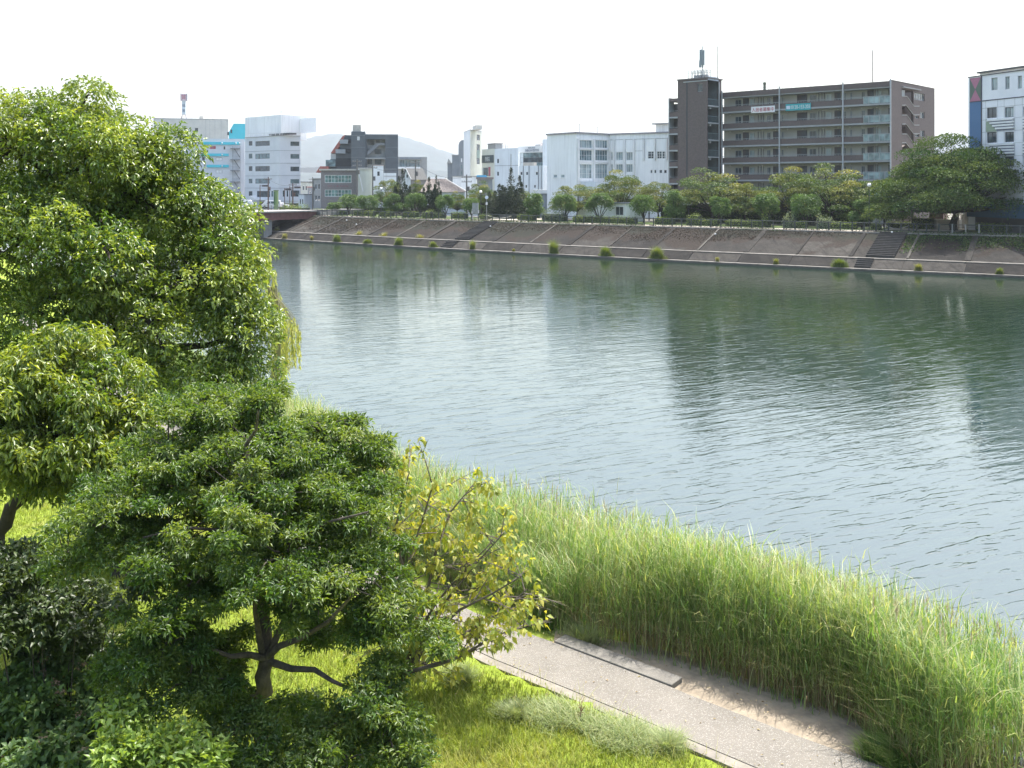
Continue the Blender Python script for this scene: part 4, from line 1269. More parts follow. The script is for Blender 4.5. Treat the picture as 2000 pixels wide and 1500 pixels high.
# ------- stair tower and left balconies
C0 = Vector((33.0, 168.4))
Ff = Frame(C0 + Vector((-.74, .67)) * 5.85, C0)
Fe = Frame(C0, C0 + Vector((.67, .74)) * 4.75)
ztw = 28.25
hf = [Ff.rect(1362, 163.5, 1372, 179)]
wall_grid(Ff, 0, Ff.L, LAND, ztw, hf, .3).build('tower_wall', brown_tile, t)
window(t, Ff, hf[0], rail_m, glass_dark, 1, w_=-.2)
MB().fbox(Ff, Ff.u(1340.5), Ff.u(1342.8), LAND, Ff.z(1341, 158), .01, .03).build('expansion_joint', dark_metal, t)
MB().fbox(Ff, Ff.u(1335), Ff.L + .1, ztw - .45, ztw - .3, .01, .12).build('tower_trim', rail_m, t)
MB().fbox(Ff, -.1, Ff.L + .15, ztw, ztw + .2, -5, .15).build('tower_coping', mat('coping_grey_brown', (.16, .145, .14), .7), t)
# east side with open landings
ea, eb = Fe.u(1382.3), Fe.u(1402.8)
hole = (ea, eb, LAND + .1, Fe.z(1392, 157.5))
wall_grid(Fe, 0, Fe.L, LAND, ztw, [hole], .3).build('tower_wall', brown_tile, t)
MB().fbox(Fe, ea, eb, LAND, hole[3], -3.2, -3.1).fbox(Fe, eb, eb + .25, LAND, hole[3] + .3, -6, -.02).build('landing_wall', mat('landing_green_grey', (.14, .165, .165), .8, .12), t)
MB().fbox(Fe, ea - .02, eb, Fe.z(1392, 157.5), Fe.z(1392, 150), .01, .06).build('tower_fascia', mat('pale_blue_fascia', (.42, .50, .55), .6), t)
for k in range(6):
    z = Fe.z(1392, 207.5 + 33.2 * k)
    MB().fbox(Fe, ea, eb, z - .12, z + .12, -3, .12).build('landing_slab', rail_m, t)
    mb = MB()
    for q in range(9): 
        uu = ea + .1 + (eb - ea - .2) * q / 8
        mb.fbox(Fe, uu - .02, uu + .02, z + .12, z + 1.2, -.1, -.05)
    mb.fbox(Fe, ea, eb, z + 1.15, z + 1.22, -.12, -.03)
    mb.build('landing_rail', mat('teal_grey_rail', (.16, .22, .23), .6), t)
    MB().fbox(Fe, ea + .8, ea + 1.3, z - .5, z - .12, -.6, -.1).build('landing_lamp', rail_m, t)
    MB().fbox(Fe, ea + .1, ea + 1.3, z + .12, z + 2.2, -3.09, -3.0).build('lift_door', door_m, t)
MB().fbox(Fe, eb + .02, eb + .25, LAND, ztw - .4, .01, .14).build('tower_pipe', rail_m, t)
MB().add([(*Ff.p(0, 0)[:2], ztw), (*Ff.p(Ff.L, 0)[:2], ztw), (*Fe.p(Fe.L, 0)[:2], ztw), (*(Vector(Ff.p(0, 0)[:2]) + (Fe.B - Fe.A)), ztw)], [(0, 1, 2, 3)]).build('tower_roof', concrete, t)
Fl = Frame(C0 + Vector((-.74, .67)) * 7.9 + Vector((.67, .74)) * .3, C0 + Vector((-.74, .67)) * 5.86 + Vector((.67, .74)) * .3)
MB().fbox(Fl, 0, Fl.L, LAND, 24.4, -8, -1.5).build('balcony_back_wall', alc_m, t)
MB().fbox(Fl, 0, Fl.L, Fl.z(1315, 198.5), Fl.z(1315, 192.5), -8, 0).build('balcony_roof', brown_tile, t)
MB().fbox(Fl, 0, .16, LAND, Fl.z(1315, 191), -1.5, .06).build('balcony_pier', rail_m, t)
for k in range(6):
    z = Fl.z(1315, 229.8 + 32.3 * k)
    o = MB().fbox(Fl, .16, Fl.L, z - .12, z + .12, -1.5, .1).build('balcony_slab', rail_m, t)
    MB().fbox(Fl, .16, Fl.L, z + .12, z + .95, -.12, .02).build('balcony_parapet', brown_tile, o)
    MB().fbox(Fl, .16, Fl.L, z + 1.15, z + 1.2, -.1, -.03).build('balcony_rail', rail_m, o)
# antenna cluster on the tower
q = Ff.p(Ff.u(1366), ztw, -2.2)
an = thing('phone_antenna_mast', 'grey mobile phone antenna mast with tall panels on the stair tower', 'antenna mast', q)
ant_m = mat('antenna_grey', (.25, .29, .31), .5, .08)
Fa = Ff.shift(-2.2)
ub_ = Fa.u(1371.5)
za = lambda y: Fa.z(1371, y)
MB().tube([Fa.p(ub_, ztw), Fa.p(ub_, za(90))], .09, 6).build('mast', ant_m, an)
MB().tube([Fa.p(ub_, za(90)), Fa.p(ub_, za(84))], .02, 4).build('mast_tip', ant_m, an)
for du, y0, y1, r in ((-.28, 97, 132, .17), (-.02, 97, 128, .16), (.42, 98, 128, .13), (.24, 99, 133, .07), (-.5, 118, 132, .06)):
    MB().tube([Fa.p(ub_ + du, za(y1), .15), Fa.p(ub_ + du, za(y0), .15)], r, 8).build('antenna_panel', ant_m, an)
mb = MB()
for y in (102, 118, 126, 130): mb.tube([Fa.p(ub_ - .35, za(y)), Fa.p(ub_ + .5, za(y))], .035, 4)
mb.build('bracket', ant_m, an)
mb = MB()
x0, x1 = Fa.u(1349), Fa.u(1384)
for w_ in (-.6, .7):
    for y in (137.5, 142): mb.tube([Fa.p(x0, za(y), w_), Fa.p(x1, za(y), w_)], .04, 4)
    for q_ in range(7):
        uu = x0 + (x1 - x0) * q_ / 6
        mb.tube([Fa.p(uu, ztw, w_), Fa.p(uu, za(137), w_)], .05, 4)
        if q_ % 2: mb.tube([Fa.p(uu, ztw, w_), Fa.p(uu + .5, za(137), w_)], .03, 4)
mb.build('mast_frame', ant_m, an)
mb = MB()
for q_ in range(5): mb.fbox(Fa, x0 + .8 + q_ * .55, x0 + 1.15 + q_ * .55, ztw + .15, ztw + .9, -.3, .3)
mb.build('cabinet', grey_trim, an)
# banners on the corridor parapet
def banner(name, label, x0, x1, y0, y1, m, txt, tm, frac=.62, extra=None):
    a, b = F.u(x0), F.u(x1); z1 = F.z((x0+x1)/2, y0); z0 = F.z((x0+x1)/2, y1)
    o = thing(name, label, 'banner', F.p((a+b)/2, z0, .1))
    sh = MB().fbox(F, a, b, z0, z1, .09, .12).build('banner_sheet', m, o)
    mb = MB()
    for uu in (a + .05, (a + b) / 2, b - .05): mb.tube([F.p(uu, z1, .1), F.p(uu, z1 + .25, .02)], .015, 4)
    mb.build('tie_rope', rail_m, o)
    return o, a, b, z0, z1
o, a, b, z0, z1 = banner('vacancy_banner', 'white banner with large red Japanese lettering on the top corridor', 1467.5, 1514, 207.5, 220, mat('banner_white', (.74, .74, .74), .7, .03), None, None)
text_mesh('lettering', '入居者募集中', F, (a + b) / 2, (z0 + z1) / 2, (z1 - z0) * .62, .12, ink_red, o, (b - a) * .93)
o, a, b, z0, z1 = banner('phone_number_banner', 'teal banner with white telephone number on the top corridor', 1535, 1584, 202.5, 215.5, mat('banner_teal', (.03, .34, .38), .7, .05), None, None)
text_mesh('lettering', '0120-153-203', F, a + (b - a) * .60, (z0 + z1) / 2, (z1 - z0) * .56, .12, white_paint, o, (b - a) * .74)
MB().fbox(F, a + .12, a + (b - a) * .19, z0 + .25, z0 + .8, .12, .135).build('logo_block', mat('pale_lilac_print', (.62, .68, .78), .7), o)

# ================================================================ white building with painted panels
F = Frame(H2(1891, 132), H2(2090, 117))
t = building('white_patterned_building', 'white panelled building with blue, pink and green painted shapes at the right edge', (*F.p(6, LAND)[:2], LAND))
ze = F.z(1895, 151)
panel_w = mat('white_cladding', (.74, .75, .78), .6, .05, .4)
xs_ = [(1931.5, 1945), (1956.5, 1968.5)]
hs = [F.rect(1936, 152, 1948, 176), F.rect(1963, 149.5, 1971.5, 174), F.rect(1987.5, 148, 1995.5, 173), F.rect(2008, 146, 2018, 172)]
for y0, y1 in ((209.5, 230.5), (258, 279), (306, 327)):
    hs += [F.rect(1927, y0, 1946.5, y1), F.rect(1962, y0 - .5, 1980, y1 - 1.5), F.rect(1998, y0 - 2, 2016, y1 - 2), F.rect(2034, y0 - 4, 2052, y1 - 4)]
wall_grid(F, 0, F.L, LAND, ze, hs, .25).build('wall', panel_w, t)
for i, h in enumerate(hs): window(t, F, h, grey_trim if i < 4 else dark_metal, glass_curtain if i in (0, 1, 2, 5) else glass_dark, 1 if i < 4 else 2, w_=-.18)
body(t, [F.A, F.B, F.B + F.n * -14, F.A + F.n * -14], LAND, ze, panel_w, skip=(0,))
blue = mat('blue_panel_paint', (.065, .15, .29), .6, .06, .3); pink = mat('pink_panel_paint', (.38, .15, .22), .6, .05); grn = mat('grey_green_panel_paint', (.10, .14, .11), .6, .05); lgrn = mat('sage_panel_paint', (.27, .33, .24), .6, .05)
line_m = mat('dark_line', (.06, .06, .08), .6)
ua_, ub_ = F.u(1894), F.u(1916)
zA, zB, zC = ze - .15, F.z(1905, 198), F.z(1905, 330)
um_ = (ua_ + ub_) / 2; zm = (zA + zB) / 2
MB().fbox(F, ua_, ub_, zC, zB - .1, .012, .03).build('blue_panel', blue, t)
mb = MB().fpoly(F, [(ua_, zA), (um_, zm), (ub_, zA)][::-1], .012, .03).fpoly(F, [(ua_, zB), (ub_, zB), (um_, zm)], .012, .03)
mb.build('pink_triangles', pink, t)
mb = MB().fpoly(F, [(ua_, zA), (ua_, zB), (um_, zm)], .012, .028).fpoly(F, [(ub_, zA), (um_, zm), (ub_, zB)], .012, .028)
mb.build('green_triangles', grn, t)
MB().fbox(F, ub_, ub_ + .18, LAND, ze, .01, .05).fbox(F, 0, F.L, ze - .02, ze + .08, -.2, .12).fbox(F, ua_, F.L, zB - .1, zB + .02, .01, .06).build('dark_edge_line', line_m, t)
for y0 in (232, 280.5, 329):
    for k in range(4):
        za_ = F.z(1955, y0 + k * 5.6)
        for (xa, xb) in ((1929 + k * 5.5 if y0 < 250 else 1932, 1981), (1998, 2017), (2034, 2053)):
            MB().fbox(F, F.u(xa), F.u(xb), za_ - .22, za_, .012, .22).build('louvre', white_paint, t)
            MB().fbox(F, F.u(xa), F.u(xb), za_ - .42, za_ - .24, .012, .035).build('louvre_gap', mat('louvre_blue_grey', (.22, .24, .32), .7), t)
MB().fpoly(F, [(F.u(1926), F.z(1930, 257.5)), (F.u(1947), F.z(1947, 256)), (F.u(1926), F.z(1926, 232))], .01, .04).build('sage_triangle', lgrn, t)
for px in (1925, 1948.5, 1961, 1982, 1996.5): MB().fbox(F, F.u(px) - .02, F.u(px) + .02, LAND, zB, .006, .012).build('panel_joint', grey_trim, t)
for y in (208, 231.5, 256, 280, 305): MB().fbox(F, ub_ + .2, F.L, F.z(1960, y) - .02, F.z(1960, y) + .02, .006, .012).build('panel_joint', grey_trim, t)
Fr_ = F.shift(-3)
MB().fbox(Fr_, Fr_.u(1907), Fr_.L, Fr_.z(1910, 143.5), Fr_.z(1910, 140.5), -6, 0).build('roof_slab', dark_metal, t)
MB().fbox(Fr_, Fr_.u(1909), Fr_.L, ze - .4, Fr_.z(1910, 143.5), -5.5, -.4).build('roof_house', white_paint, t)
MB().fbox(F, F.u(1907), F.L, F.z(1940, 424), F.z(1940, 398), .05, 1.6).build('blue_awning', mat('corrugated_blue', (.025, .075, .13), .6, .1), t)
MB().fbox(F, F.u(1907), F.L, LAND, F.z(1940, 424), .02, .2).build('dark_shopfront', dark_metal, t)
# gate pillar, sheds and crates seen under the spreading tree
F = Frame(H2(1815, 138), H2(1842, 137))
t = building('brick_gate_house', 'small reddish gate house glimpsed under the spreading tree', (*F.p(1, LAND)[:2], LAND))
MB().fbox(F, 0, F.L, LAND, F.z(1830, 405), -3, 0).build('wall', mat('reddish_brick', (.26, .17, .14), .8, .15), t)
MB().fbox(F, F.L * .45, F.L * .9, LAND, F.z(1830, 412), .01, .06).build('door', mat('tan_door', (.33, .25, .20), .7), t)
MB().fbox(F, -.2, F.L + .2, F.z(1830, 405), F.z(1830, 403), -3.2, .3).build('roof', white_paint, t)
q = P(1898, 425, 134)
MB().box((q.x - .8, q.y - .4, LAND), (q.x + .8, q.y + .4, LAND + 3.4)).build('stone_pillar', pale_concrete)
tag(bpy.context.scene.objects['stone_pillar'], 'thick pale stone gate pillar right of the spreading tree trunk', 'pillar')
q = P(1840, 430, 134)
kt = MB().box((q.x - .9, q.y - .5, LAND), (q.x + .9, q.y + .5, LAND + 1.35)).box((q.x - 1.0, q.y - .6, LAND + 1.35), (q.x + 1.0, q.y + .6, LAND + 1.5)).build('utility_cabinet', mat('cream_cabinet', (.50, .46, .38), .7))
tag(kt, 'squat cream utility cabinet beside the spreading tree trunk', 'cabinet')
for k in range(7):
    q = P(1864 + k * 5.2, 431, 136)
    hgt = (1.6, 2.3, 1.3, 2.0, 2.6, 1.7, 2.2)[k]
    o = MB().box((q.x - .17, q.y - .3, LAND), (q.x + .17, q.y + .3, LAND + hgt)).box((q.x - .2, q.y - .33, LAND + hgt), (q.x + .2, q.y + .33, LAND + hgt + .12)).build('stone_marker', pale_concrete if k % 2 else wall_white)
    tag(o, ['short leftmost upright stone right beside the spreading tree trunk', 'tall pale upright stone second from the spreading tree trunk', 'shortest upright stone, third from the spreading tree trunk', 'middle upright stone of the row behind the spreading tree',
            'tallest of the upright stones behind the spreading tree', 'short upright stone, last but one before the stone pillar', 'pale upright stone nearest the thick stone gate pillar'][k], 'stone marker', 'upright pale stones behind the tree')

# ================================================================ mountains
def ridge(name, pts, d, depth, m, seed):
    r = np.random.default_rng(seed)
    pxs = np.linspace(pts[0][0], pts[-1][0], 150)
    ysr = np.interp(pxs, [p[0] for p in pts], [p[1] for p in pts])
    hgt = (HOR - ysr) / F_ * d
    k = 26
    V = []
    ph = r.uniform(0, 6.28, 8)
    for j in range(k):
        f = (j - k * .45) / (k * .55)
        sh = math.exp(-(f * 1.35) ** 2) if f < 0 else math.exp(-(f * 1.2) ** 2)
        for i, px in enumerate(pxs):
            dd = d + f * depth
            x = (px - 1000) / F_ * d
            n_ = sum(math.sin(x * .0018 * 2 ** q + f * 3 * 1.7 ** q + ph[q]) / 1.8 ** q for q in range(5))
            z = hgt[i] * sh * (1 + .09 * n_ * (1 - sh)) + sum(math.sin(x * .03 * 2 ** q + ph[q + 3] + j) for q in range(3)) * 1.6 * sh
            V.append((x, dd, max(z + EYE * sh, -2)))
    n = len(pxs)
    ii = (np.arange(k - 1)[:, None] * n + np.arange(n - 1)[None, :]).ravel()
    me = np_mesh(name, np.array(V), np.stack([ii, ii + 1, ii + n + 1, ii + n], -1), m, 4, smooth=True)
    o = link(name, me); tag(o, kind='structure')
forest = mat('forest_hillside', (.022, .040, .040), .95, .5, .02)
ridge('mountain', [(420, 352), (500, 318), (560, 286), (590, 275), (620, 268), (655, 262), (690, 264), (730, 263), (778, 265), (800, 271), (830, 280), (880, 299), (930, 322), (1010, 345), (1100, 356)], 4600, 1200, forest, 3)
ridge('mountain', [(1700, 345), (1780, 290), (1830, 267), (1848, 265), (1870, 266), (1900, 280), (1990, 300), (2100, 320), (2200, 345)], 5200, 1000, forest, 5)
ridge('hills', [(-400, 340), (100, 325), (500, 338), (700, 336), (900, 334), (1200, 342), (1600, 336), (2100, 330), (2500, 340)], 3000, 600, forest, 9)

# ================================================================ bridge
pb = bank(bank_u(556, 11), 11.0)
bd = Vector((-.66, -.75, 0)).normalized(); bn_ = Vector((bd.y, -bd.x, 0))
br = thing('road_bridge', 'rusty red girder road bridge leaving the far bank at the left', 'bridge', (pb.x, pb.y, LAND))
girder_m = mat('rusty_girder', (.14, .062, .055), .7, .3, 1.5)
def along(a, b, z0, z1, side, wd):
    p0, p1 = pb + bd * a, pb + bd * b
    q = [p0 + bn_ * (side - wd / 2), p1 + bn_ * (side - wd / 2), p1 + bn_ * (side + wd / 2), p0 + bn_ * (side + wd / 2)]
    return q
sgn = 1 if (Vector((0, 0, 0)) - pb).dot(bn_) > 0 and bn_.x > 0 else 1
for s in (-.2, -8.8):
    mb = MB(); q = along(-1, 90, 0, 0, s, .4)
    mb.prism(q, 3.55, 4.95); mb.build('girder', girder_m, br)
    for k in range(30):
        q = along(k * 3, k * 3 + .15, 0, 0, s + .24, .06)
        MB().prism(q, 3.6, 4.9).build('stiffener', girder_m, br)
mb = MB(); mb.prism(along(-1, 90, 0, 0, -4.5, 9.6), 4.95, 5.2); mb.build('deck', concrete, br)
mb = MB()
for k in range(60):
    mb.prism(along(k * 1.5, k * 1.5 + .08, 0, 0, .2, .08), 5.2, 6.2)
for z in (5.5, 5.8, 6.15): mb.prism(along(0, 89, 0, 0, .2, .05), z, z + .05)
mb.build('bridge_railing', mat('grey_green_railing', (.12, .13, .12), .6), br)
for a in (9.0, 34.0, 59.0):
    mb = MB(); mb.prism(along(a, a + 1.8, 0, 0, -4.5, 8.0), -1.0, 3.55); mb.build('pier', mat('pier_concrete', (.20, .21, .21), .85, .2, 1, streak=True), br)
q = pb + Vector((-.4, .5, 0))
mb = MB(); mb.prism(along(-9, -1.2, 0, 0, -4.5, 11.0), 0, 4.9); mb.build('abutment', MATS['pier_concrete'], br)

# street surface near the bridge end
st = MB().add([P(430, 404, 229), P(640, 404, 229), P(640, 404, 330), P(430, 404, 330)], [(0, 1, 2, 3)])
for i, v in enumerate(st.v): st.v[i] = (v[0], v[1], LAND + .03)
rs = st.build('road', MATS['asphalt']); tag(rs, kind='structure')
rs2 = MB(); p2 = [pb + bd * -1 + bn_ * .3, pb + bd * -1 + bn_ * -9.3, pb + bd * -30 + bn_ * -9.3, pb + bd * -30 + bn_ * .3]
rs2.prism([(p.x, p.y) for p in p2][::-1], LAND - .2, 5.19); rs2.build('road', MATS['asphalt']); tag(bpy.context.scene.objects['road.001'], kind='structure')

# ================================================================ vehicles
def van(label, px, d, z, paint, heading, kind, group=None):
    """side profile extruded and tapered, real wheels and glazing"""
    c = P(px, 400, d)
    L = {'van': 4.4, 'car': 4.2, 'kei_truck': 3.4}[kind]; W = 1.66
    t = thing('parked_' + kind, label, 'van' if kind == 'van' else ('car' if kind == 'car' else 'truck'), (0, 0, 0), group)
    prof = {'van': [(-2.2, .35), (-2.2, 1.1), (-2.12, 1.78), (-1.95, 1.92), (1.0, 1.92), (1.35, 1.8), (1.85, 1.12), (2.15, .95), (2.2, .35)],
            'car': [(-2.1, .35), (-2.1, .85), (-1.95, .98), (-1.35, 1.02), (-.8, 1.45), (.45, 1.47), (1.1, .98), (1.95, .85), (2.1, .7), (2.1, .35)],
            'kei_truck': [(-1.7, .45), (-1.7, .95), (.35, .95), (.38, 1.72), (1.1, 1.75), (1.5, 1.1), (1.68, 1.0), (1.7, .4)]}[kind]
    n = len(prof)
    mb = MB()
    def sec(y, k):
        return [(x, y, zz if zz < 1.0 else zz) if k == 0 else (x * .985, y, zz) for x, zz in prof]
    rings = [[(x, -W/2 + (.16 if zz > 1.15 else .0), zz) for x, zz in prof], [(x, W/2 - (.16 if zz > 1.15 else .0), zz) for x, zz in prof]]
    mb.add(rings[0] + rings[1], [tuple(range(n)), tuple(range(2*n - 1, n - 1, -1))] + [(i + n, (i + 1) % n + n, (i + 1) % n, i) for i in range(n)])
    bo = mb.build('body', paint, t, loc=None)
    bv = bo.modifiers.new('bevel', 'BEVEL'); bv.width = .06; bv.segments = 3; bv.limit_method = 'ANGLE'
    if kind == 'van': wins = [(-1.95, -1.05, 1.15, 1.7), (-.95, .05, 1.15, 1.7), (.15, 1.1, 1.15, 1.68)]
    elif kind == 'car': wins = [(-1.05, -.2, 1.02, 1.36), (-.1, .7, 1.02, 1.36)]
    else: wins = [(.5, 1.1, 1.12, 1.6)]
    for a, b, z0, z1 in wins:
        for s in (-1, 1):
            y0 = s * (W/2 - .02); y1 = s * (W/2 - .145)
            m_ = MB().add([(a, y0, z0), (b, y0, z0), (b - .06, y1, z1), (a + .06, y1, z1), (a, y0 * .97, z0), (b, y0 * .97, z0), (b - .06, y1 * .97, z1), (a + .06, y1 * .97, z1)],
                     [(0,1,2,3),(7,6,5,4),(0,4,5,1),(1,5,6,2),(2,6,7,3),(3,7,4,0)])
            m_.build('side_window', glass_dark, t)
    xw = prof[-3][0] if kind != 'car' else 1.05
    f = {'van': ((1.38, 1.74), (1.82, 1.16)), 'car': ((.5, 1.44), (1.08, 1.0)), 'kei_truck': ((1.13, 1.68), (1.5, 1.12))}[kind]
    (xa, za_), (xb, zb_) = f
    MB().add([(xa + .03, -W/2 + .22, za_), (xa + .03, W/2 - .22, za_), (xb + .03, W/2 - .12, zb_), (xb + .03, -W/2 + .12, zb_)], [(0, 1, 2, 3)]).build('windscreen', glass_dark, t)
    for x in (-L/2 + .75, L/2 - .75):
        for s in (-1, 1):
            w_ = MB(); w_.tube([(x, s * (W/2 + .02), .31), (x, s * (W/2 - .2), .31)], .31, 16)
            wo_ = w_.build('wheel', mat('tyre', (.03, .03, .03), .9), t)
            r_ = MB(); r_.tube([(x, s * (W/2 + .035), .31), (x, s * (W/2 + .0), .31)], .18, 12); r_.build('rim', grey_trim, wo_)
    for s in (-1, 1):
        MB().box((prof[-2][0] - .08, s * .62 - .16, .62), (prof[-2][0] + .03, s * .62 + .16, .8)).build('headlight', mat('lamp_clear', (.7, .7, .68), .2), t)
        MB().box((-L/2 - .03, s * .68 - .08, .7), (-L/2 + .05, s * .68 + .08, 1.0)).build('tail_light', mat('lamp_red', (.35, .02, .02), .3), t)
    t.location = (c.x, c.y, z); t.rotation_euler.z = heading
    return t
white_car = mat('white_car_paint', (.70, .71, .72), .25, .02)
black_car = mat('black_car_paint', (.03, .03, .035), .25, .05)
van('white van parked beside the office block, partly behind the near tree', 480, 240, 4.6, white_car, R(10), 'van')
van('white van standing left of the green pillar by the bridge', 530, 236, 4.6, white_car, R(184), 'van')
van('small white car right of the green pillar by the bridge', 549, 238, 4.5, white_car, R(5), 'car')
van('black car parked in the office block garage mouth', 563, 244, LAND + .05, black_car, R(20), 'car')
van('small white truck glimpsed between the far clipped trees', 700, 210, LAND + .06, white_car, R(-30), 'kei_truck')

# ================================================================ poles, lamps, signs
pole_m = mat('utility_pole_concrete', (.16, .155, .145), .85, .15)
brown_pole = mat('brown_pole', (.13, .08, .07), .7, .1)
def utility_pole(label, px, ytop, d, m=pole_m, arms=2, r=.15):
    top = P(px, ytop, d)
    t = thing('utility_pole', label, 'utility pole', (top.x, top.y, LAND), 'utility poles of the far bank streets')
    MB().tube([(top.x, top.y, LAND), (top.x, top.y, top.z)], [r * 1.25, r * .8], 8).build('pole_shaft', m, t)
    for k in range(arms):
        z = top.z - .5 - k * .9
        MB().tube([(top.x - 1.0, top.y + .3, z), (top.x + 1.0, top.y - .3, z)], .07, 5).build('crossarm', m, t)
        for s in (-.9, -.45, .45, .9):
            MB().tube([(top.x + s, top.y - s * .3, z), (top.x + s, top.y - s * .3, z + .28)], .055, 5).build('insulator', grey_trim, t)
    if arms: MB().tube([(top.x + .35, top.y - .2, top.z - 3.2), (top.x + .35, top.y - .2, top.z - 2.3)], .25, 8).build('transformer', m, t)
    return top
tops = [utility_pole('brown utility pole in front of the office block ribbon windows', 524, 345.5, 232, brown_pole, 1),
        utility_pole('grey utility pole in the alley right of the office block', 611, 346, 240),
        utility_pole('utility pole with crossarms in front of the slate building tower', 697.5, 311, 212, arms=2, r=.2),
        utility_pole('thin utility pole between cream gable wall and white stair house', 728, 323, 208, arms=1),
        utility_pole('utility pole with lamp arm before the grey shingle roof', 811.5, 313, 203, arms=1),
        utility_pole('utility pole carrying many wires before the low white shed', 911.5, 341, 192, arms=2),
        utility_pole('brown utility pole at the right end of the office block', 572, 357, 232, brown_pole, 1),
        utility_pole('thin grey pole rising from the grey row house', 998, 301, 204, arms=0, r=.07)]
wire_m = mat('black_wire', (.05, .05, .055), .6)
def wire(a, b, sag, lab):
    pts = [a.lerp(b, i / 10) - Vector((0, 0, sag * 4 * (i / 10) * (1 - i / 10) + .4)) for i in range(11)]
    o = MB().tube(pts, .022, 4).build('overhead_wire', wire_m); tag(o, lab, 'wire', 'overhead wires on the far bank')
wire(tops[0], tops[6], .8, 'thin overhead wire between the two brown poles by the office block')
wire(tops[6], tops[1], .8, 'thin overhead wire from the office block corner to the alley pole')
wire(tops[1], tops[2], 1.5, 'thin overhead wire crossing in front of the brick fronted shop')
wire(tops[2], tops[3], .5, 'thin overhead wire in front of the cream gable wall')
wire(tops[3], tops[4], 1.2, 'thin overhead wire in front of the small white gabled house')
wire(tops[4], tops[5], 1.4, 'thin overhead wire above the weathered tiled roof')
def traffic_light(label, px, y, d, arm):
    b = P(px, y, d)
    t = thing('traffic_light', label, 'traffic light', (b.x, b.y, LAND), 'traffic lights by the bridge')
    MB().tube([(b.x, b.y, LAND), (b.x, b.y, b.z + .3)], .09, 6).build('pole', brown_pole, t)
    MB().tube([(b.x, b.y, b.z), (b.x + arm, b.y, b.z + .1)], .05, 5).build('arm', brown_pole, t)
    s = arm * .75
    MB().box((b.x + s - .7, b.y - .18, b.z - .2), (b.x + s + .7, b.y + .1, b.z + .22)).build('signal_housing', mat('signal_housing_brown', (.10, .06, .06), .6), t)
    for k in range(3):
        MB().tube([(b.x + s - .42 + k * .42, b.y - .16, b.z), (b.x + s - .42 + k * .42, b.y - .34, b.z + .04)], .15, 8).build('signal_visor', dark_metal, t)
traffic_light('brown traffic light with its arm reaching left over the bridge end', 508, 363, 233, 1.6)
traffic_light('brown traffic light before the office block right windows', 566, 366, 231, 2.4)
traffic_light('brown traffic light at the kerb in front of the slit windows', 556, 370, 230, 1.2)
q = P(539.5, 373, 228)
pil = thing('green_pillar', 'tall pale green pillar standing at the bridge end', 'pillar', (q.x, q.y, LAND))
MB().box((q.x - .42, q.y - .4, LAND), (q.x + .42, q.y + .4, q.z)).build('pillar_shaft', mat('pale_green_paint', (.22, .31, .14), .7, .15, 1), pil)
MB().box((q.x - .5, q.y - .48, q.z), (q.x + .5, q.y + .48, q.z + .2)).build('pillar_cap', mat('pillar_cap_green', (.12, .18, .09), .7), pil)
MB().box((q.x - .45, q.y - .44, LAND + 1.5), (q.x - .1, q.y - .42, q.z - .2)).build('pillar_stripe', mat('dark_green_stripe', (.06, .14, .06), .7), pil)

lamp_white = mat('opal_globe', (.80, .80, .80), .3, .02, spec=.5)
def globe_lamp(label, px, y, s):
    b = bpt(px, s)
    d = b.y
    z = EYE - (y - HOR) / F_ * d
    t = thing('street_lamp', label, 'street lamp', (b.x, b.y, LAND), 'globe street lamps on the far promenade')
    MB().tube([(b.x, b.y, LAND), (b.x, b.y, z - .3)], [.07, .05], 8).build('pole', steel_dark, t)
    MB().tube([(b.x, b.y, z - .32), (b.x, b.y, z - .2)], [.16, .2], 10).build('collar', steel_dark, t)
    MB().sphere((b.x, b.y, z), .27, 16, 10).build('globe', lamp_white, t, smooth=True)
globe_lamp('white globe street lamp on a dark pole left of the signboard', 939, 374.5, 17.5)
globe_lamp('white globe street lamp between two clipped trees in front of the slate building', 744.5, 368.5, 19)
globe_lamp('white globe street lamp left of the spreading tree', 1697.5, 361.5, 17)
globe_lamp('white globe street lamp beyond the clipped trees at the hedge end', 1992, 384, 20)
b = bpt(928.5, 13.6)
t = thing('notice_board', 'grey notice board on two posts seen from behind at the railing', 'notice board', (b.x, b.y, LAND))
tt = bank_t(bank_u(928.5, 13.6)); 
Fn = Frame((b.x - tt.x * .62, b.y - tt.y * .62), (b.x + tt.x * .62, b.y + tt.y * .62))
MB().fbox(Fn, .06, Fn.L - .06, LAND + 1.1, LAND + 3.0, -.03, .03).build('board', mat('board_grey', (.28, .30, .29), .6), t)
for a in (0, Fn.L): MB().fbox(Fn, a - .05, a + .05, LAND, LAND + 3.05, -.05, .05).build('post', grey_trim, t)
b = bpt(950.5, 13.9)
t = thing('road_sign', 'slim post with an oval and a small plate, right of the notice board', 'road sign', (b.x, b.y, LAND))
MB().tube([(b.x, b.y, LAND), (b.x, b.y, LAND + 4.0)], .045, 6).build('post', grey_trim, t)
MB().tube([(b.x, b.y - .05, LAND + 4.0), (b.x, b.y - .09, LAND + 4.0)], .3, 14).build('sign_disc', MATS['pale_lilac_print'], t)
MB().box((b.x - .16, b.y - .1, LAND + 2.75), (b.x + .16, b.y - .05, LAND + 3.15)).build('sign_plate', white_paint, t)
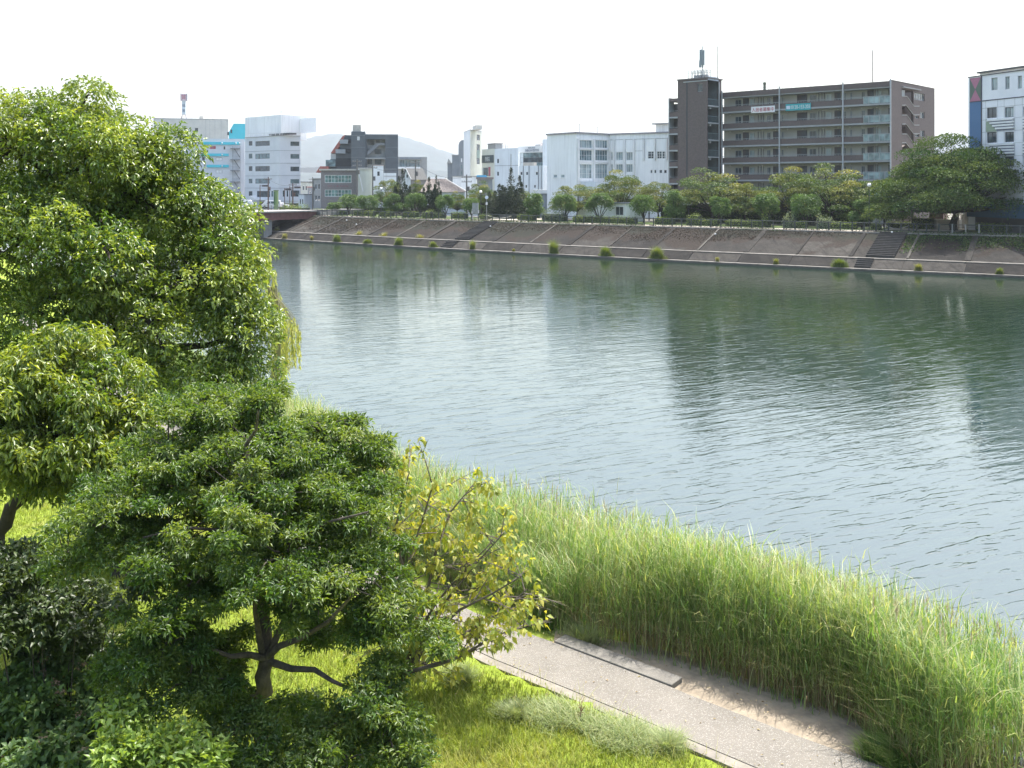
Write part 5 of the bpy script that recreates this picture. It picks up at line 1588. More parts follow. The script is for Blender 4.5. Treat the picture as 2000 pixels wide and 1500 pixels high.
# chains across the crossings
def chain(label, px0, px1, s):
    a, b = bpt(px0, s), bpt(px1, s)
    a.z = b.z = LAND + .9
    t = thing('chain_barrier', label, 'chain', (a.x, a.y, LAND), 'chains closing the far paths')
    pts = [a.lerp(b, i / 10) - Vector((0, 0, .45 * 4 * (i / 10) * (1 - i / 10))) for i in range(11)]
    MB().tube(pts, .035, 4).build('chain', mat('pale_chain', (.40, .40, .36), .6), t)
    for p in (a, b): MB().tube([(p.x, p.y, LAND), (p.x, p.y, LAND + .95)], .07, 6).build('post', steel_dark, t)
chain('sagging chain between two short posts right of the road sign', 952, 999, 15.8)
chain('sagging chain between two short posts left of the spreading tree', 1728, 1775, 14.2)
for k, px in enumerate((1790, 1833, 1864)):
    b = bpt(px, 16.2)
    o = MB().tube([(b.x, b.y, LAND), (b.x, b.y, LAND + .9)], .08, 6).sphere((b.x, b.y, LAND + .92), .1, 8, 5).build('bollard', steel_dark)
    tag(o, ['short dark bollard left of the spreading tree trunk', 'short dark bollard just left of the tree trunk shade', 'short dark bollard just right of the tree trunk'][k], 'bollard', 'short dark bollards by the spreading tree')
# bench and bicycle under the clipped trees
b = bpt(986, 18.6)
t = thing('park_bench', 'dark park bench at the end of the pale crossing path', 'bench', (b.x, b.y, LAND))
MB().box((b.x - .8, b.y - .25, LAND + .42), (b.x + .8, b.y + .2, LAND + .47)).build('seat', dark_metal, t)
MB().box((b.x - .8, b.y + .2, LAND + .5), (b.x + .8, b.y + .25, LAND + .85)).build('backrest', dark_metal, t)
for s in (-.65, .65): MB().box((b.x + s - .04, b.y - .22, LAND), (b.x + s + .04, b.y + .22, LAND + .42)).build('leg', dark_metal, t)
# small clutter houses down the alley
for k, (x0, x1, y, d, m, lab) in enumerate(((588, 602, 356, 300, wall_cream2, 'small pale house far down the alley right of the office block'),
        (601, 616, 366, 270, grey_block, 'small dark grey house down the alley left of the brick fronted shop'),
        (612, 627, 350, 240, grey_trim, 'narrow grey house touching the brick fronted shop'),
        (583, 594, 380, 250, wall_white2, 'low white house at the foot of the alley beside the office block'))):
    F = Frame(H2(x0, d), H2(x1, d - 2))
    t = building('alley_house', lab, (*F.p(.5, LAND)[:2], LAND)); t['group'] = 'small houses down the alley'
    z1 = F.z((x0 + x1) / 2, y)
    hs = []
    zz = z1 - 2.4
    while zz > LAND + .5:
        hs.append((F.L * .2, F.L * .45, zz, zz + 1.3)); hs.append((F.L * .6, F.L * .85, zz, zz + 1.3)); zz -= 2.8
    wall_grid(F, 0, F.L, LAND, z1, hs).build('wall', m, t)
    for h in hs: window(t, F, h, white_paint, glass_dark, 1)
    body(t, [F.A, F.B, F.B + F.n * -8, F.A + F.n * -8], LAND, z1, m, parapet=.1, skip=(0,))
    MB().fbox(F, -.15, F.L + .15, z1, z1 + .2, -8.2, .2).build('roof_edge', [dark_metal, red_tile, concrete, grey_block][k], t)

# ================================================================ foliage tools
def unit(a): return a / np.maximum(np.linalg.norm(a, axis=-1, keepdims=True), 1e-9)
def rand_dir(n):
    return unit(rng.normal(size=(n, 3)))
def leaf_mesh(name, Pp, D, N, L, W, lv, yv, m, off=(0, 0, 0), droop=.25, four=False, fold=.28):
    """one folded blade per row: base, two shoulders, tip (and a midrib point when four)"""
    Pp = Pp - np.asarray(off)
    D = unit(D); Sd = unit(np.cross(D, N)); N = unit(np.cross(Sd, D))
    L = L[:, None]; W = W[:, None]
    base = Pp
    mid = Pp + D * L * .45
    l = mid + Sd * W * .5 + N * W * fold
    r = mid - Sd * W * .5 + N * W * fold
    tip = Pp + D * L - N * L * droop * .35 + np.array([0, 0, -1.0]) * L * droop * .5
    n = len(Pp); i = np.arange(n)[:, None]
    if four:
        V = np.stack([base, l, r, mid, tip], 1).reshape(-1, 3); k = 5
        Fc = (i * k + np.array([[0, 3, 1, 0, 2, 3, 1, 3, 4, 3, 2, 4]])).ravel()
    else:
        V = np.stack([base, l, r, tip], 1).reshape(-1, 3); k = 4
        Fc = (i * k + np.array([[0, 3, 1, 0, 2, 3]])).ravel()
    return np_mesh(name, V, Fc, m, 3, {'lv': np.repeat(lv, k), 'yv': np.repeat(yv, k)})
def sprigs(C, A, nl, spread=1.0, out=.06, hang=.5):
    """C, A: sprig tips and axes. nl leaves radiate from each and hang. returns P, D, N, sprig index"""
    n = len(C)
    idx = np.repeat(np.arange(n), nl)
    a = A[idx]
    r = rand_dir(n * nl)
    r = unit(r - a * (r * a).sum(1, keepdims=True))
    f = rng.uniform(.15, 1.0, (n * nl, 1))
    D = unit(a * (1 - f * spread) + r * f * spread * 1.1 + np.array([0, 0, -hang]) * rng.uniform(.3, 1.1, (n * nl, 1)))
    Pp = C[idx] + r * rng.uniform(0, out, (n * nl, 1)) - a * rng.uniform(0, out * 2.2, (n * nl, 1))
    N = unit(np.array([0, 0, 1.0]) + .45 * rng.normal(size=(n * nl, 3)) + .3 * a)
    return Pp, D, N, idx
def clump_shell(c, rad, n, up=.35, fill=.25):
    """points in the outer shell of ellipsoids. c (m,3), rad (m,3)"""
    m = len(c); idx = np.repeat(np.arange(m), n)
    d = rand_dir(m * n); d[:, 2] += up; d = unit(d)
    rr = np.where(rng.random(m * n) < fill, rng.uniform(.3, .85, m * n), rng.uniform(.82, 1.06, m * n))[:, None]
    return c[idx] + d * rad[idx] * rr, d, idx
def lobes_px(L):
    """rows (px, py, depth, rx px, ry px, rdepth m) -> centres and radii in metres"""
    C, Rr = [], []
    for px, py, d, rx, ry, rd in L:
        C.append(tuple(P(px, py, d))); s = d / F_; Rr.append((rx * s, rd, ry * s))
    return np.array(C), np.array(Rr)
def clumps_on(C, Rr, r0, r1, dens, inner=.15, up=.2, flat=.8):
    """leaf clumps spread over the surface of the main lobes"""
    cc, rr = [], []
    for c, r in zip(C, Rr):
        area = 4 * math.pi * ((r[0]*r[1])**1.6/3 + (r[0]*r[2])**1.6/3 + (r[1]*r[2])**1.6/3) ** (1/1.6)
        rm = (r0 + r1) / 2
        n = max(3, int(dens * area / (math.pi * rm * rm)))
        d = rand_dir(n); d[:, 2] += up; d = unit(d)
        cr = rng.uniform(r0, r1, n)
        k = np.where(rng.random(n) < inner, rng.uniform(.4, .8, n), 1.0)[:, None]
        p = c + d * np.maximum(r - cr[:, None] * .75, r * .2) * k
        cc.append(p); rr.append(np.stack([cr, cr, cr * flat], 1))
    return np.concatenate(cc), np.concatenate(rr)
def curve(a, b, bend, n=6, sag=0):
    a, b = Vector(a), Vector(b)
    m = (a + b) / 2 + Vector(bend)
    return [a * (1 - t) ** 2 + m * 2 * t * (1 - t) + b * t * t for t in [i / n for i in range(n + 1)]]
def limb(mb, a, b, r0, r1, bend=(0, 0, .3), n=6, sides=7):
    pts = curve(a, b, bend, n)
    k = len(pts)
    pts = [p + Vector((random.uniform(-1, 1), random.uniform(-1, 1), random.uniform(-1, 1))) * r0 * .5 if 0 < i < k - 1 else p for i, p in enumerate(pts)]
    mb.tube(pts, [r0 + (r1 - r0) * i / (k - 1) for i in range(k)], sides, cap=False)
    return pts

bark = mat('bark', (.085, .066, .052), .95, .4, 5, bump=1.0, bscale=25)
bark_pale = mat('pale_bark', (.105, .086, .070), .9, .45, 6, bump=1.0, bscale=30)
bark_dark = mat('dark_bark', (.045, .037, .03), .95, .35, 5, bump=1.0, bscale=25)

# ================================================================ big camphor tree
camphor_leaf = leaf_mat('camphor_leaf', (.036, .082, .018), (.12, .21, .036), (.34, .42, .09), rough=.34, trans=.36, spec=.6)
def big_tree(name, label, lobes, m, barkm, base, forks, clump=(.45, .8), dens=1.0, spr=26, nl=6, leaf=(.11, .048), yfrac=.3, hang=.5, seed=1, up=.2, flat=.8, four=False, inner=.15, r_trunk=.35, twig_r=.03, group=None, gaps=None, ymul=1.0):
    global rng
    rng = np.random.default_rng(seed); random.seed(seed)
    t = thing(name, label, 'tree', base, group)
    C, Rr = lobes_px(lobes)
    cc, cr = clumps_on(C, Rr, clump[0], clump[1], dens, inner, up, flat)
    if gaps is not None:
        px = cc[:, 0] / cc[:, 1] * F_ + 1000; py = HOR + (EYE - cc[:, 2]) / cc[:, 1] * F_
        keep = np.ones(len(cc), bool)
        for gx, gy, gr, gs in gaps:
            keep &= ((px - gx) / gr) ** 2 + ((py - gy) / gs) ** 2 > 1
        cc, cr = cc[keep], cr[keep]
    pts, dr, ci = clump_shell(cc, cr, spr, up=.45, fill=.2)
    ax = unit(dr * .8 + rng.normal(size=dr.shape) * .35 + np.array([0, 0, .35]))
    Pp, D, N, si = sprigs(pts, ax, nl, out=leaf[0] * .7, hang=hang)
    n = len(Pp)
    cy = np.clip(rng.normal(yfrac, .28, len(cc)), 0, 1) * ymul
    yv = np.clip(cy[ci][si] * rng.uniform(.2, 1.3, n), 0, 1)
    L = rng.uniform(.75, 1.25, n) * leaf[0]; W = rng.uniform(.8, 1.2, n) * leaf[1]
    me = leaf_mesh('crown', Pp, D, N, L, W, rng.random(n), yv, m, off=base, droop=.35, four=four)
    o = link('crown', me, t); tag(o, kind='stuff')
    # wood: trunk, limbs to the lobes, boughs to the clumps
    mb = MB()
    prev = Vector(base); r = r_trunk
    nodes = []
    for f in forks:
        f = Vector(f); k = limb(mb, prev, f, r, r * .78, (random.uniform(-.1, .1), 0, 0), 5, 10); r *= .78; nodes.append((f, r)); prev = f
    for c in C:
        c = Vector(c)
        if r_trunk < .2 and (random.random() < .45 or c.y > 14.9 or c.z < 4.2): continue
        f, r = min(nodes if r_trunk > .2 or len(nodes) < 5 else nodes[2:], key=lambda q: (q[0] - c).length + max(0, q[0].z - c.z) * .6 + (random.random() * 1.5 if r_trunk < .2 else 0))
        pts_ = limb(mb, f, c, r * (.6 if r_trunk > .2 else .24), .05 if r_trunk > .2 else .012, (0, 0, -.1 if c.z > f.z else .12), 6, 7)
    tr = mb.build('trunk', barkm, t, smooth=True)
    mb = MB()
    for c in cc[rng.random(len(cc)) < .75]:
        j = np.argmin(((C - c) ** 2).sum(1)); a = Vector(C[j]); b = Vector(c)
        a = a.lerp(b, random.uniform(0, .3))
        limb(mb, a, b, twig_r, twig_r * .35, (0, 0, random.uniform(-.15, .2)), 3, 4)
    o = mb.build('bough', barkm, t); tag(o, kind='stuff')
    return t
base = G(215, 1095, .85); base = Vector(P(250, 1125, 24.2)); base.z = .8
L1 = [(150, 235, 23, 85, 95, 1.6), (185, 330, 23, 170, 130, 2.2), (40, 290, 23, 130, 130, 2.2), (285, 315, 23, 60, 60, 1.1), (280, 390, 22.5, 110, 100, 1.7),
      (405, 430, 23, 75, 90, 1.4), (200, 480, 22, 190, 140, 2.4), (60, 460, 22.5, 150, 130, 2.4), (385, 540, 22, 120, 120, 1.9), (330, 715, 21.6, 95, 50, 1.0), (10, 690, 22, 60, 50, 1.0), (320, 345, 23, 45, 40, .8), (326, 300, 23, 20, 35, .6), (230, 690, 22, 90, 60, 1.0), (470, 560, 22.5, 60, 105, 1.4),
      (300, 640, 22, 190, 120, 2.2), (450, 660, 22, 100, 90, 1.6), (60, 600, 22, 130, 110, 2.0), (440, 745, 21.5, 100, 60, 1.4), (455, 450, 23, 42, 60, .9), (492, 630, 22.5, 45, 80, 1.0), (-120, 450, 24, 200, 260, 3), (310, 560, 26.5, 210, 200, 1.8), (150, 420, 27, 220, 200, 1.8)]
big_tree('camphor_tree', 'huge billowing camphor tree filling the upper left with glossy leaves', L1, camphor_leaf, bark_dark, base,
         [P(200, 900, 24), P(170, 720, 23.6), P(190, 560, 23.4), P(200, 420, 23.2)], clump=(.5, 1.0), dens=.85, spr=72, nl=6, leaf=(.112, .050), yfrac=.30, seed=11, r_trunk=.42, twig_r=.05,
         gaps=[(55, 520, 34, 20), (150, 470, 20, 14)])
camphor_young = leaf_mat('young_camphor_leaf', (.042, .092, .018), (.12, .205, .034), (.32, .38, .07), rough=.36, trans=.42, spec=.55)
L2 = [(135, 690, 18, 110, 70, 1.2), (60, 760, 17.5, 100, 90, 1.4), (200, 760, 17.8, 90, 75, 1.2), (275, 810, 18, 55, 50, .8), (120, 850, 17.5, 160, 80, 1.5), (-20, 850, 17.5, 110, 110, 1.4),
      (230, 880, 17.6, 80, 60, 1.1), (40, 930, 17.2, 90, 45, 1.0), (160, 940, 17.6, 100, 40, 1.0)]
b2 = Vector(P(-30, 1250, 17.6)); b2.z = .8
big_tree('young_camphor_tree', 'lower yellow green camphor tree in front of the huge one at the left edge', L2, camphor_young, bark_dark, b2,
         [P(-5, 1040, 17.6), P(80, 930, 17.6), P(120, 830, 17.7)], clump=(.28, .5), dens=1.0, spr=24, nl=7, leaf=(.12, .045), yfrac=.42, seed=5, r_trunk=.16, twig_r=.03, hang=.85)

# willow hanging behind the camphor
willow_leaf = leaf_mat('willow_leaf', (.30, .38, .09), (.44, .50, .14), (.55, .52, .18), rough=.5, trans=.55, tcol=(1.15, 1.1, .7))
def willow():
    global rng; rng = np.random.default_rng(3)
    b = Vector(P(535, 700, 36)); b.z = .3
    t = thing('willow_tree', 'pale yellow weeping willow peeping out behind the camphor tree', 'tree', b)
    Pp, D = [], []
    mb = MB(); 
    top = Vector(P(535, 560, 36))
    limb(mb, b, top, .25, .12, (.2, 0, 0), 6, 8)
    Ls = []
    for px, py, lo in [(516, 488, 545), (522, 500, 600), (528, 492, 560), (508, 492, 540), (545, 572, 700), (552, 625, 730), (560, 612, 745), (567, 618, 725), (575, 628, 715), (584, 640, 712), (572, 622, 735), (548, 640, 760), (540, 690, 800), (555, 700, 780), (530, 640, 760), (535, 530, 640), (524, 560, 660), (580, 634, 690), (563, 640, 760), (556, 610, 700), (545, 600, 690)]:
        for q in range(3):
            d = 36 + random.uniform(-1.2, 1.2)
            a = P(px + random.uniform(-6, 5), py + random.uniform(-6, 10), d); e = P(px + random.uniform(-8, 6), lo + random.uniform(-50, 12), d)
            limb(mb, P(524, 560, 36), a, .014, .006, (0, 0, .1), 3, 4)
            mb.tube([a, a.lerp(e, .5) + Vector((random.uniform(-.08, .08), 0, 0)), e], [.006, .005, .003], 3, cap=False)
            k = int((a - e).length * 34)
            for i in range(k):
                p = a.lerp(e, random.random()); Pp.append(p); D.append((random.uniform(-.6, .6), random.uniform(-.6, .6), -1.2))
    n = len(Pp)
    me = leaf_mesh('crown', np.array(Pp), np.array(D), rand_dir(n), rng.uniform(.14, .24, n), rng.uniform(.026, .04, n), rng.random(n), rng.random(n) * .7, willow_leaf, off=b, droop=.1)
    tag(link('crown', me, t), kind='stuff')
    mb.build('trunk', mat('willow_bark', (.22, .21, .10), .9), t)
willow()

# ================================================================ near fine leaved tree
fine_leaf = leaf_mat('fine_glossy_leaf', (.030, .074, .015), (.088, .172, .030), (.18, .24, .05), rough=.42, trans=.42, spec=.55)
b3 = Vector(P(520, 1560, 14.2)); b3.z = .8
forks3 = [P(508, 1430, 14.1), P(522, 1285, 14.05), P(503, 1130, 14.1), P(488, 960, 14.3), P(470, 850, 14.5)]
L3 = [(400, 790, 15.2, 120, 40, 1.1), (520, 770, 15.6, 60, 30, .8), (480, 860, 15, 200, 60, 1.6), (640, 835, 15.3, 80, 28, .8), (720, 868, 15.2, 55, 18, .6), (640, 910, 15, 140, 60, 1.2),
      (330, 890, 14.6, 140, 50, 1.4), (300, 960, 14.2, 170, 60, 1.4), (500, 980, 13.8, 190, 70, 1.6), (700, 980, 14.6, 110, 60, 1.2), (200, 1040, 13.8, 140, 40, 1.1), (130, 1095, 13.6, 75, 28, .7),
      (330, 1075, 13.6, 140, 60, 1.3), (560, 1090, 13.6, 170, 70, 1.5), (720, 1080, 14.2, 90, 60, 1.0), (360, 1160, 13.5, 130, 55, 1.2), (600, 1170, 13.9, 110, 38, 1.1), (760, 1165, 13.8, 90, 50, .9),
      (330, 1250, 13.4, 110, 50, 1.1), (730, 1225, 13.6, 100, 30, .8), (850, 1245, 13.7, 80, 24, .6), (255, 1300, 13.3, 100, 40, 1.0), (370, 1330, 13.2, 110, 50, 1.0), (740, 1330, 13.2, 60, 60, .8),
      (760, 1420, 12.9, 90, 70, .9), (640, 1430, 12.9, 90, 50, .9), (680, 1480, 12.7, 170, 50, 1.0), (440, 1440, 12.8, 120, 60, 1.0), (500, 1500, 12.6, 150, 40, .8),
      (800, 1480, 12.8, 60, 50, .6), (430, 1280, 14.6, 90, 60, .8), (620, 1230, 14.8, 90, 50, .8), (560, 1420, 14.6, 110, 70, .8), (440, 1370, 14.4, 80, 60, .8), (600, 1040, 15.6, 160, 90, 1.0), (380, 960, 15.8, 160, 90, 1.0), (560, 900, 16, 130, 70, 1.0)]
big_tree('fine_leaved_tree', 'broad dark olive green tree with fine leaves and a forked trunk in the foreground', L3, fine_leaf, bark_pale, b3, forks3,
         clump=(.17, .34), dens=.80, spr=22, nl=9, leaf=(.078, .027), yfrac=.30, seed=21, r_trunk=.17, twig_r=.014, hang=.12, flat=.45, up=.35, inner=.5,
         gaps=[(596, 1312, 40, 38), (255, 1160, 32, 38), (521, 1330, 17, 45)])
ft = bpy.context.scene.objects['fine_leaved_tree']
mb = MB()
fk = Vector(P(524, 1282, 14.0))
for pts in ([(524, 1282), (545, 1262), (585, 1248), (640, 1215), (700, 1150)], [(528, 1292), (570, 1306), (615, 1308), (650, 1330), (700, 1352)], [(526, 1280), (548, 1225), (566, 1190), (570, 1120)],
            [(516, 1285), (485, 1278), (450, 1282), (400, 1262)], [(512, 1272), (505, 1235), (498, 1190), (500, 1130)], [(700, 1480), (760, 1420), (790, 1315), (880, 1290)],
            [(480, 870), (500, 840), (505, 800)], [(505, 1060), (430, 1035), (360, 1030), (280, 1050)], [(505, 1100), (560, 1060), (640, 1020), (720, 1000)]):
    n = len(pts)
    q = [P(x, y, 14.0 - .25 * i) for i, (x, y) in enumerate(pts)]
    mb.tube(q, [(.046 if pts[0][1] > 1250 else .020) * (1 - i / n) + .009 for i in range(n)], 7, cap=False)
mb.build('limb', bark_pale, ft, smooth=True)

# ================================================================ small tree with big yellowing leaves
cherry_leaf = leaf_mat('yellowing_leaf', (.15, .23, .04), (.31, .36, .075), (.43, .40, .09), rough=.5, trans=.48, spec=.4)
def yellow_tree():
    global rng; rng = np.random.default_rng(17); random.seed(17)
    b = Vector(P(795, 1318, 18.6)); b.z = .8
    t = thing('yellowing_tree', 'small bare branched tree with large yellowing leaves beside the path', 'tree', b)
    mb = MB()
    tips = []
    stems = [[(790, 1318), (815, 1240), (850, 1180), (900, 1120), (960, 1060)], [(800, 1315), (840, 1240), (900, 1190), (960, 1160), (1020, 1125)], [(785, 1312), (790, 1200), (800, 1090), (830, 1000), (850, 930)],
             [(780, 1310), (770, 1180), (765, 1060), (790, 960), (800, 920)], [(805, 1315), (860, 1270), (920, 1230), (985, 1190), (1030, 1150)], [(790, 1300), (830, 1180), (850, 1080), (880, 1000), (925, 945)],
             [(790, 1300), (810, 1160), (770, 1060), (745, 1000), (730, 960)], [(800, 1300), (850, 1200), (890, 1150), (930, 1100), (985, 1040)], [(805, 1310), (880, 1290), (920, 1270), (970, 1240), (1040, 1220)]]
    for s in stems:
        d0 = 18.6; dd = random.uniform(-1.4, 1.0)
        q = [P(x, y, d0 + dd * i / 4) for i, (x, y) in enumerate(s)]
        mb.tube(q, [.05, .036, .026, .017, .008], 6, cap=False)
        for i in range(1, 5):
            for _ in range(5 + (i > 2)):
                a = q[i - 1].lerp(q[i], random.random())
                v = Vector((random.gauss(.15, 1), random.gauss(0, 1), random.gauss(.35, .6))).normalized() * random.uniform(.35, 1.0)
                e = a + v
                pts = limb(mb, a, e, .013, .004, (0, 0, .05), 3, 4)
                tips.append((e, v.normalized())); tips.append((pts[2], v.normalized()))
                for _ in range(2):
                    v2 = (v.normalized() + Vector((random.gauss(0, .7), random.gauss(0, .7), random.gauss(0, .5)))).normalized() * random.uniform(.12, .4)
                    limb(mb, pts[2], pts[2] + v2, .006, .003, (0, 0, 0), 2, 3)
                    if random.random() < .6: tips.append((pts[2] + v2, v2.normalized()))
    mb.build('trunk', mat('grey_brown_bark', (.14, .115, .10), .9, .3, 8), t)
    # density of leaves: richer outside and to the right, bare in the middle
    P_, D_, N_, L_ = [], [], [], []
    for e, v in tips:
        px = e.x / e.y * F_ + 1000; py = HOR + (EYE - e.z) / e.y * F_
        bare = math.exp(-(((px - 885) / 55) ** 2 + ((py - 1120) / 60) ** 2))
        if random.random() < bare * .9: continue
        if px > 1065: continue
        for _ in range(random.choice((6, 7, 8, 9))):
            d = Vector((v.x * .5 + random.gauss(0, .6), v.y * .5 + random.gauss(0, .6), -.55 + random.gauss(0, .35))).normalized()
            P_.append(e + Vector((random.gauss(0, .05), random.gauss(0, .05), random.gauss(0, .04)))); D_.append(d)
            N_.append((random.gauss(0, .5), random.gauss(-.3, .5), 1)); L_.append(random.uniform(.09, .175))
    P_, D_, N_, L_ = map(np.array, (P_, D_, N_, L_))
    order = np.argsort(P_[:, 1] - 3 * L_)
    P_, D_, N_, L_ = P_[order], D_[order], N_[order], L_[order]
    k = 290
    n = len(P_)
    # shared leaf meshes in a few tones, one object per leaf for the largest 290
    kinds = []
    for q in range(6):
        one = np.array([[0, 0, 0.0]])
        kinds.append(leaf_mesh('leaf', one, np.array([[0, 1.0, 0]]), np.array([[0, 0, 1.0]]), np.array([1.0]), np.array([.55]), np.array([q / 5]), np.array([(q * 2 % 6) / 6.0]), cherry_leaf, four=True, droop=.3, fold=.16))
    for i in range(k):
        o = bpy.data.objects.new('leaf', kinds[random.randrange(6)]); COL.objects.link(o); o.parent = t
        dv = Vector(D_[i]).normalized(); sv_ = dv.cross(Vector(N_[i])).normalized(); nv = sv_.cross(dv).normalized()
        M = Matrix((sv_, dv, nv)).transposed().to_4x4()
        o.matrix_local = Matrix.Translation(Vector(P_[i]) - b) @ M @ Matrix.Scale(L_[i], 4)
    me = leaf_mesh('foliage', P_[k:], D_[k:], N_[k:], L_[k:], L_[k:] * .55, rng.random(n - k), np.clip(rng.random(n - k) * 1.1 - .2, 0, 1), cherry_leaf, off=b, four=True, droop=.3, fold=.16)
    tag(link('foliage', me, t), kind='stuff')
yellow_tree()

# ================================================================ shrubs at lower left
def shrub(name, label, lobes, m, leaf, clump, spr, nl, seed, hang=.2, dens=1.0, yfrac=.3, four=True, cat='shrub', flowers=None, up=.3):
    global rng; rng = np.random.default_rng(seed); random.seed(seed)
    C, Rr = lobes_px(lobes)
    b = Vector(C.mean(0)); b.z = .8
    t = thing(name, label, cat, b)
    cc, cr = clumps_on(C, Rr, clump[0], clump[1], dens, .3, up, .8)
    pts, dr, ci = clump_shell(cc, cr, spr, up=.4, fill=.3)
    Pp, D, N, si = sprigs(pts, unit(dr + np.array([0, 0, .5])), nl, out=leaf[0] * .5, hang=hang)
    n = len(Pp)
    me = leaf_mesh('foliage', Pp, D, N, rng.uniform(.7, 1.3, n) * leaf[0], rng.uniform(.8, 1.2, n) * leaf[1], rng.random(n), np.clip(rng.normal(yfrac, .25, n), 0, 1), m, off=b, four=four)
    tag(link('foliage', me, t), kind='stuff')
    mb = MB()
    for c in cc:
        if rng.random() < .2: limb(mb, (b.x + (c[0]-b.x)*.4, b.y + (c[1]-b.y)*.4, .8), c, .02, .006, (0, 0, .1), 4, 4)
    tag(mb.build('stem', bark_dark, t), kind='stuff')
    if flowers:
        fm, cnt = flowers
        sel = rng.integers(0, len(pts), cnt)
        V = []
        for i in sel:
            me_n = 26
            q = pts[i] + np.array([0, 0, .05])
            pp = q + rand_dir(me_n) * .07 * np.array([1, 1, .6]); 
            V.append(pp)
        V = np.concatenate(V); m_ = len(V)
        me = leaf_mesh('flower_heads', V, rand_dir(m_), rand_dir(m_), np.full(m_, .035), np.full(m_, .035), rng.random(m_), rng.random(m_), fm, off=b)
        tag(link('flower_heads', me, t), kind='stuff')
    return t
shaded_leaf = leaf_mat('shaded_broad_leaf', (.020, .040, .012), (.045, .075, .018), (.08, .12, .02), rough=.45, trans=.25)  # first one: shade over the low branches is put into the leaf colour
hyd_leaf = leaf_mat('hydrangea_leaf', (.050, .10, .03), (.09, .17, .045), (.16, .25, .06), rough=.5, trans=.3)
bright_leaf = leaf_mat('bright_broad_leaf', (.10, .19, .03), (.17, .28, .05), (.28, .38, .08), rough=.38, trans=.4)
withered = leaf_mat('withered_flower', (.20, .13, .10), (.32, .20, .16), (.36, .28, .2), rough=.9, trans=.2)
shrub('overhanging_broadleaf', 'dark overhanging broad leaved bush low at the left, above the hydrangeas', [(30, 1110, 15.5, 80, 40, .9), (120, 1190, 15.5, 130, 55, 1.0), (40, 1200, 15.3, 90, 60, 1.0), (268, 1168, 14.6, 30, 20, .4), (90, 1250, 15.8, 150, 50, .9)], shaded_leaf, (.11, .055), (.2, .36), 16, 6, 31, dens=.9, yfrac=.2)
shrub('hydrangea_bush', 'shaded hydrangea bush with withered pinkish heads at the lower left corner', [(70, 1370, 15.3, 120, 70, 1.0), (170, 1400, 15.0, 80, 60, .8), (20, 1440, 15.0, 90, 50, .8), (130, 1300, 15.8, 110, 50, .8), (110, 1470, 14.2, 90, 45, .7), (180, 1500, 13.6, 60, 30, .5), (30, 1500, 14.0, 80, 35, .6)], hyd_leaf, (.12, .07), (.18, .3), 14, 5, 33, flowers=(withered, 34))
shrub('sunlit_shrub', 'bright yellow green broad leaved shrub catching sun at the bottom left', [(240, 1470, 11.8, 60, 38, .5), (330, 1455, 11.9, 70, 30, .5), (235, 1410, 12.2, 50, 28, .4), (400, 1485, 11.8, 50, 24, .4), (320, 1510, 11.7, 100, 25, .5)], bright_leaf, (.11, .055), (.16, .26), 14, 6, 35, yfrac=.45)

# ================================================================ grass on the near lawn
def blades(X, Y, Z, H, Wd, lean, m, name, lv, yv, segs=2, stuff='grass', curl=.6, az=None, parent=None, off=(0, 0, 0), link_it=True, stemV=None):
    """curved blades: segs bands, pointed tip"""
    n = len(X)
    az = rng.uniform(0, 2 * math.pi, n) if az is None else az
    dx, dy = np.cos(az), np.sin(az)
    sx, sy = -dy, dx
    rows = []
    for j in range(segs + 1):
        f = j / segs
        hx = lean * H * (f ** 1.7)
        hz = H * (f - curl * .25 * lean * f * f)
        wv = Wd * (1 - f) ** .7 * .5 if j < segs else 0
        cx, cy, cz = X + dx * hx, Y + dy * hx, Z + hz
        if j < segs:
            rows.append(np.stack([cx - sx * wv, cy - sy * wv, cz], -1)); rows.append(np.stack([cx + sx * wv, cy + sy * wv, cz], -1))
        else: rows.append(np.stack([cx, cy, cz], -1))
    V = np.stack(rows, 1); k = V.shape[1]
    tri = []
    for j in range(segs - 1):
        a = 2 * j
        tri += [a, a + 1, a + 3, a, a + 3, a + 2]
    a = 2 * (segs - 1); tri += [a, a + 1, a + 2]
    Fc = (np.arange(n)[:, None] * k + np.array([tri])).ravel()
    V = V.reshape(-1, 3) - np.asarray(off)
    return V, Fc, np.repeat(lv, k), np.repeat(yv, k), k
def merge(parts):
    Vs, Fs, a, b, o = [], [], [], [], 0
    for V, Fc, l, y, k in parts:
        Vs.append(V); Fs.append(Fc + o); a.append(l); b.append(y); o += len(V)
    return np.concatenate(Vs), np.concatenate(Fs), np.concatenate(a), np.concatenate(b)
def smooth_noise(X, Y, sc, seed):
    r = np.random.default_rng(seed); v = np.zeros_like(X)
    for k in range(6):
        a = r.uniform(0, 6.28); f = sc * (1.6 ** k) * .5
        v += np.sin((X * math.cos(a) + Y * math.sin(a)) * f + r.uniform(0, 6.28)) / 1.35 ** k
    return v / 3.0
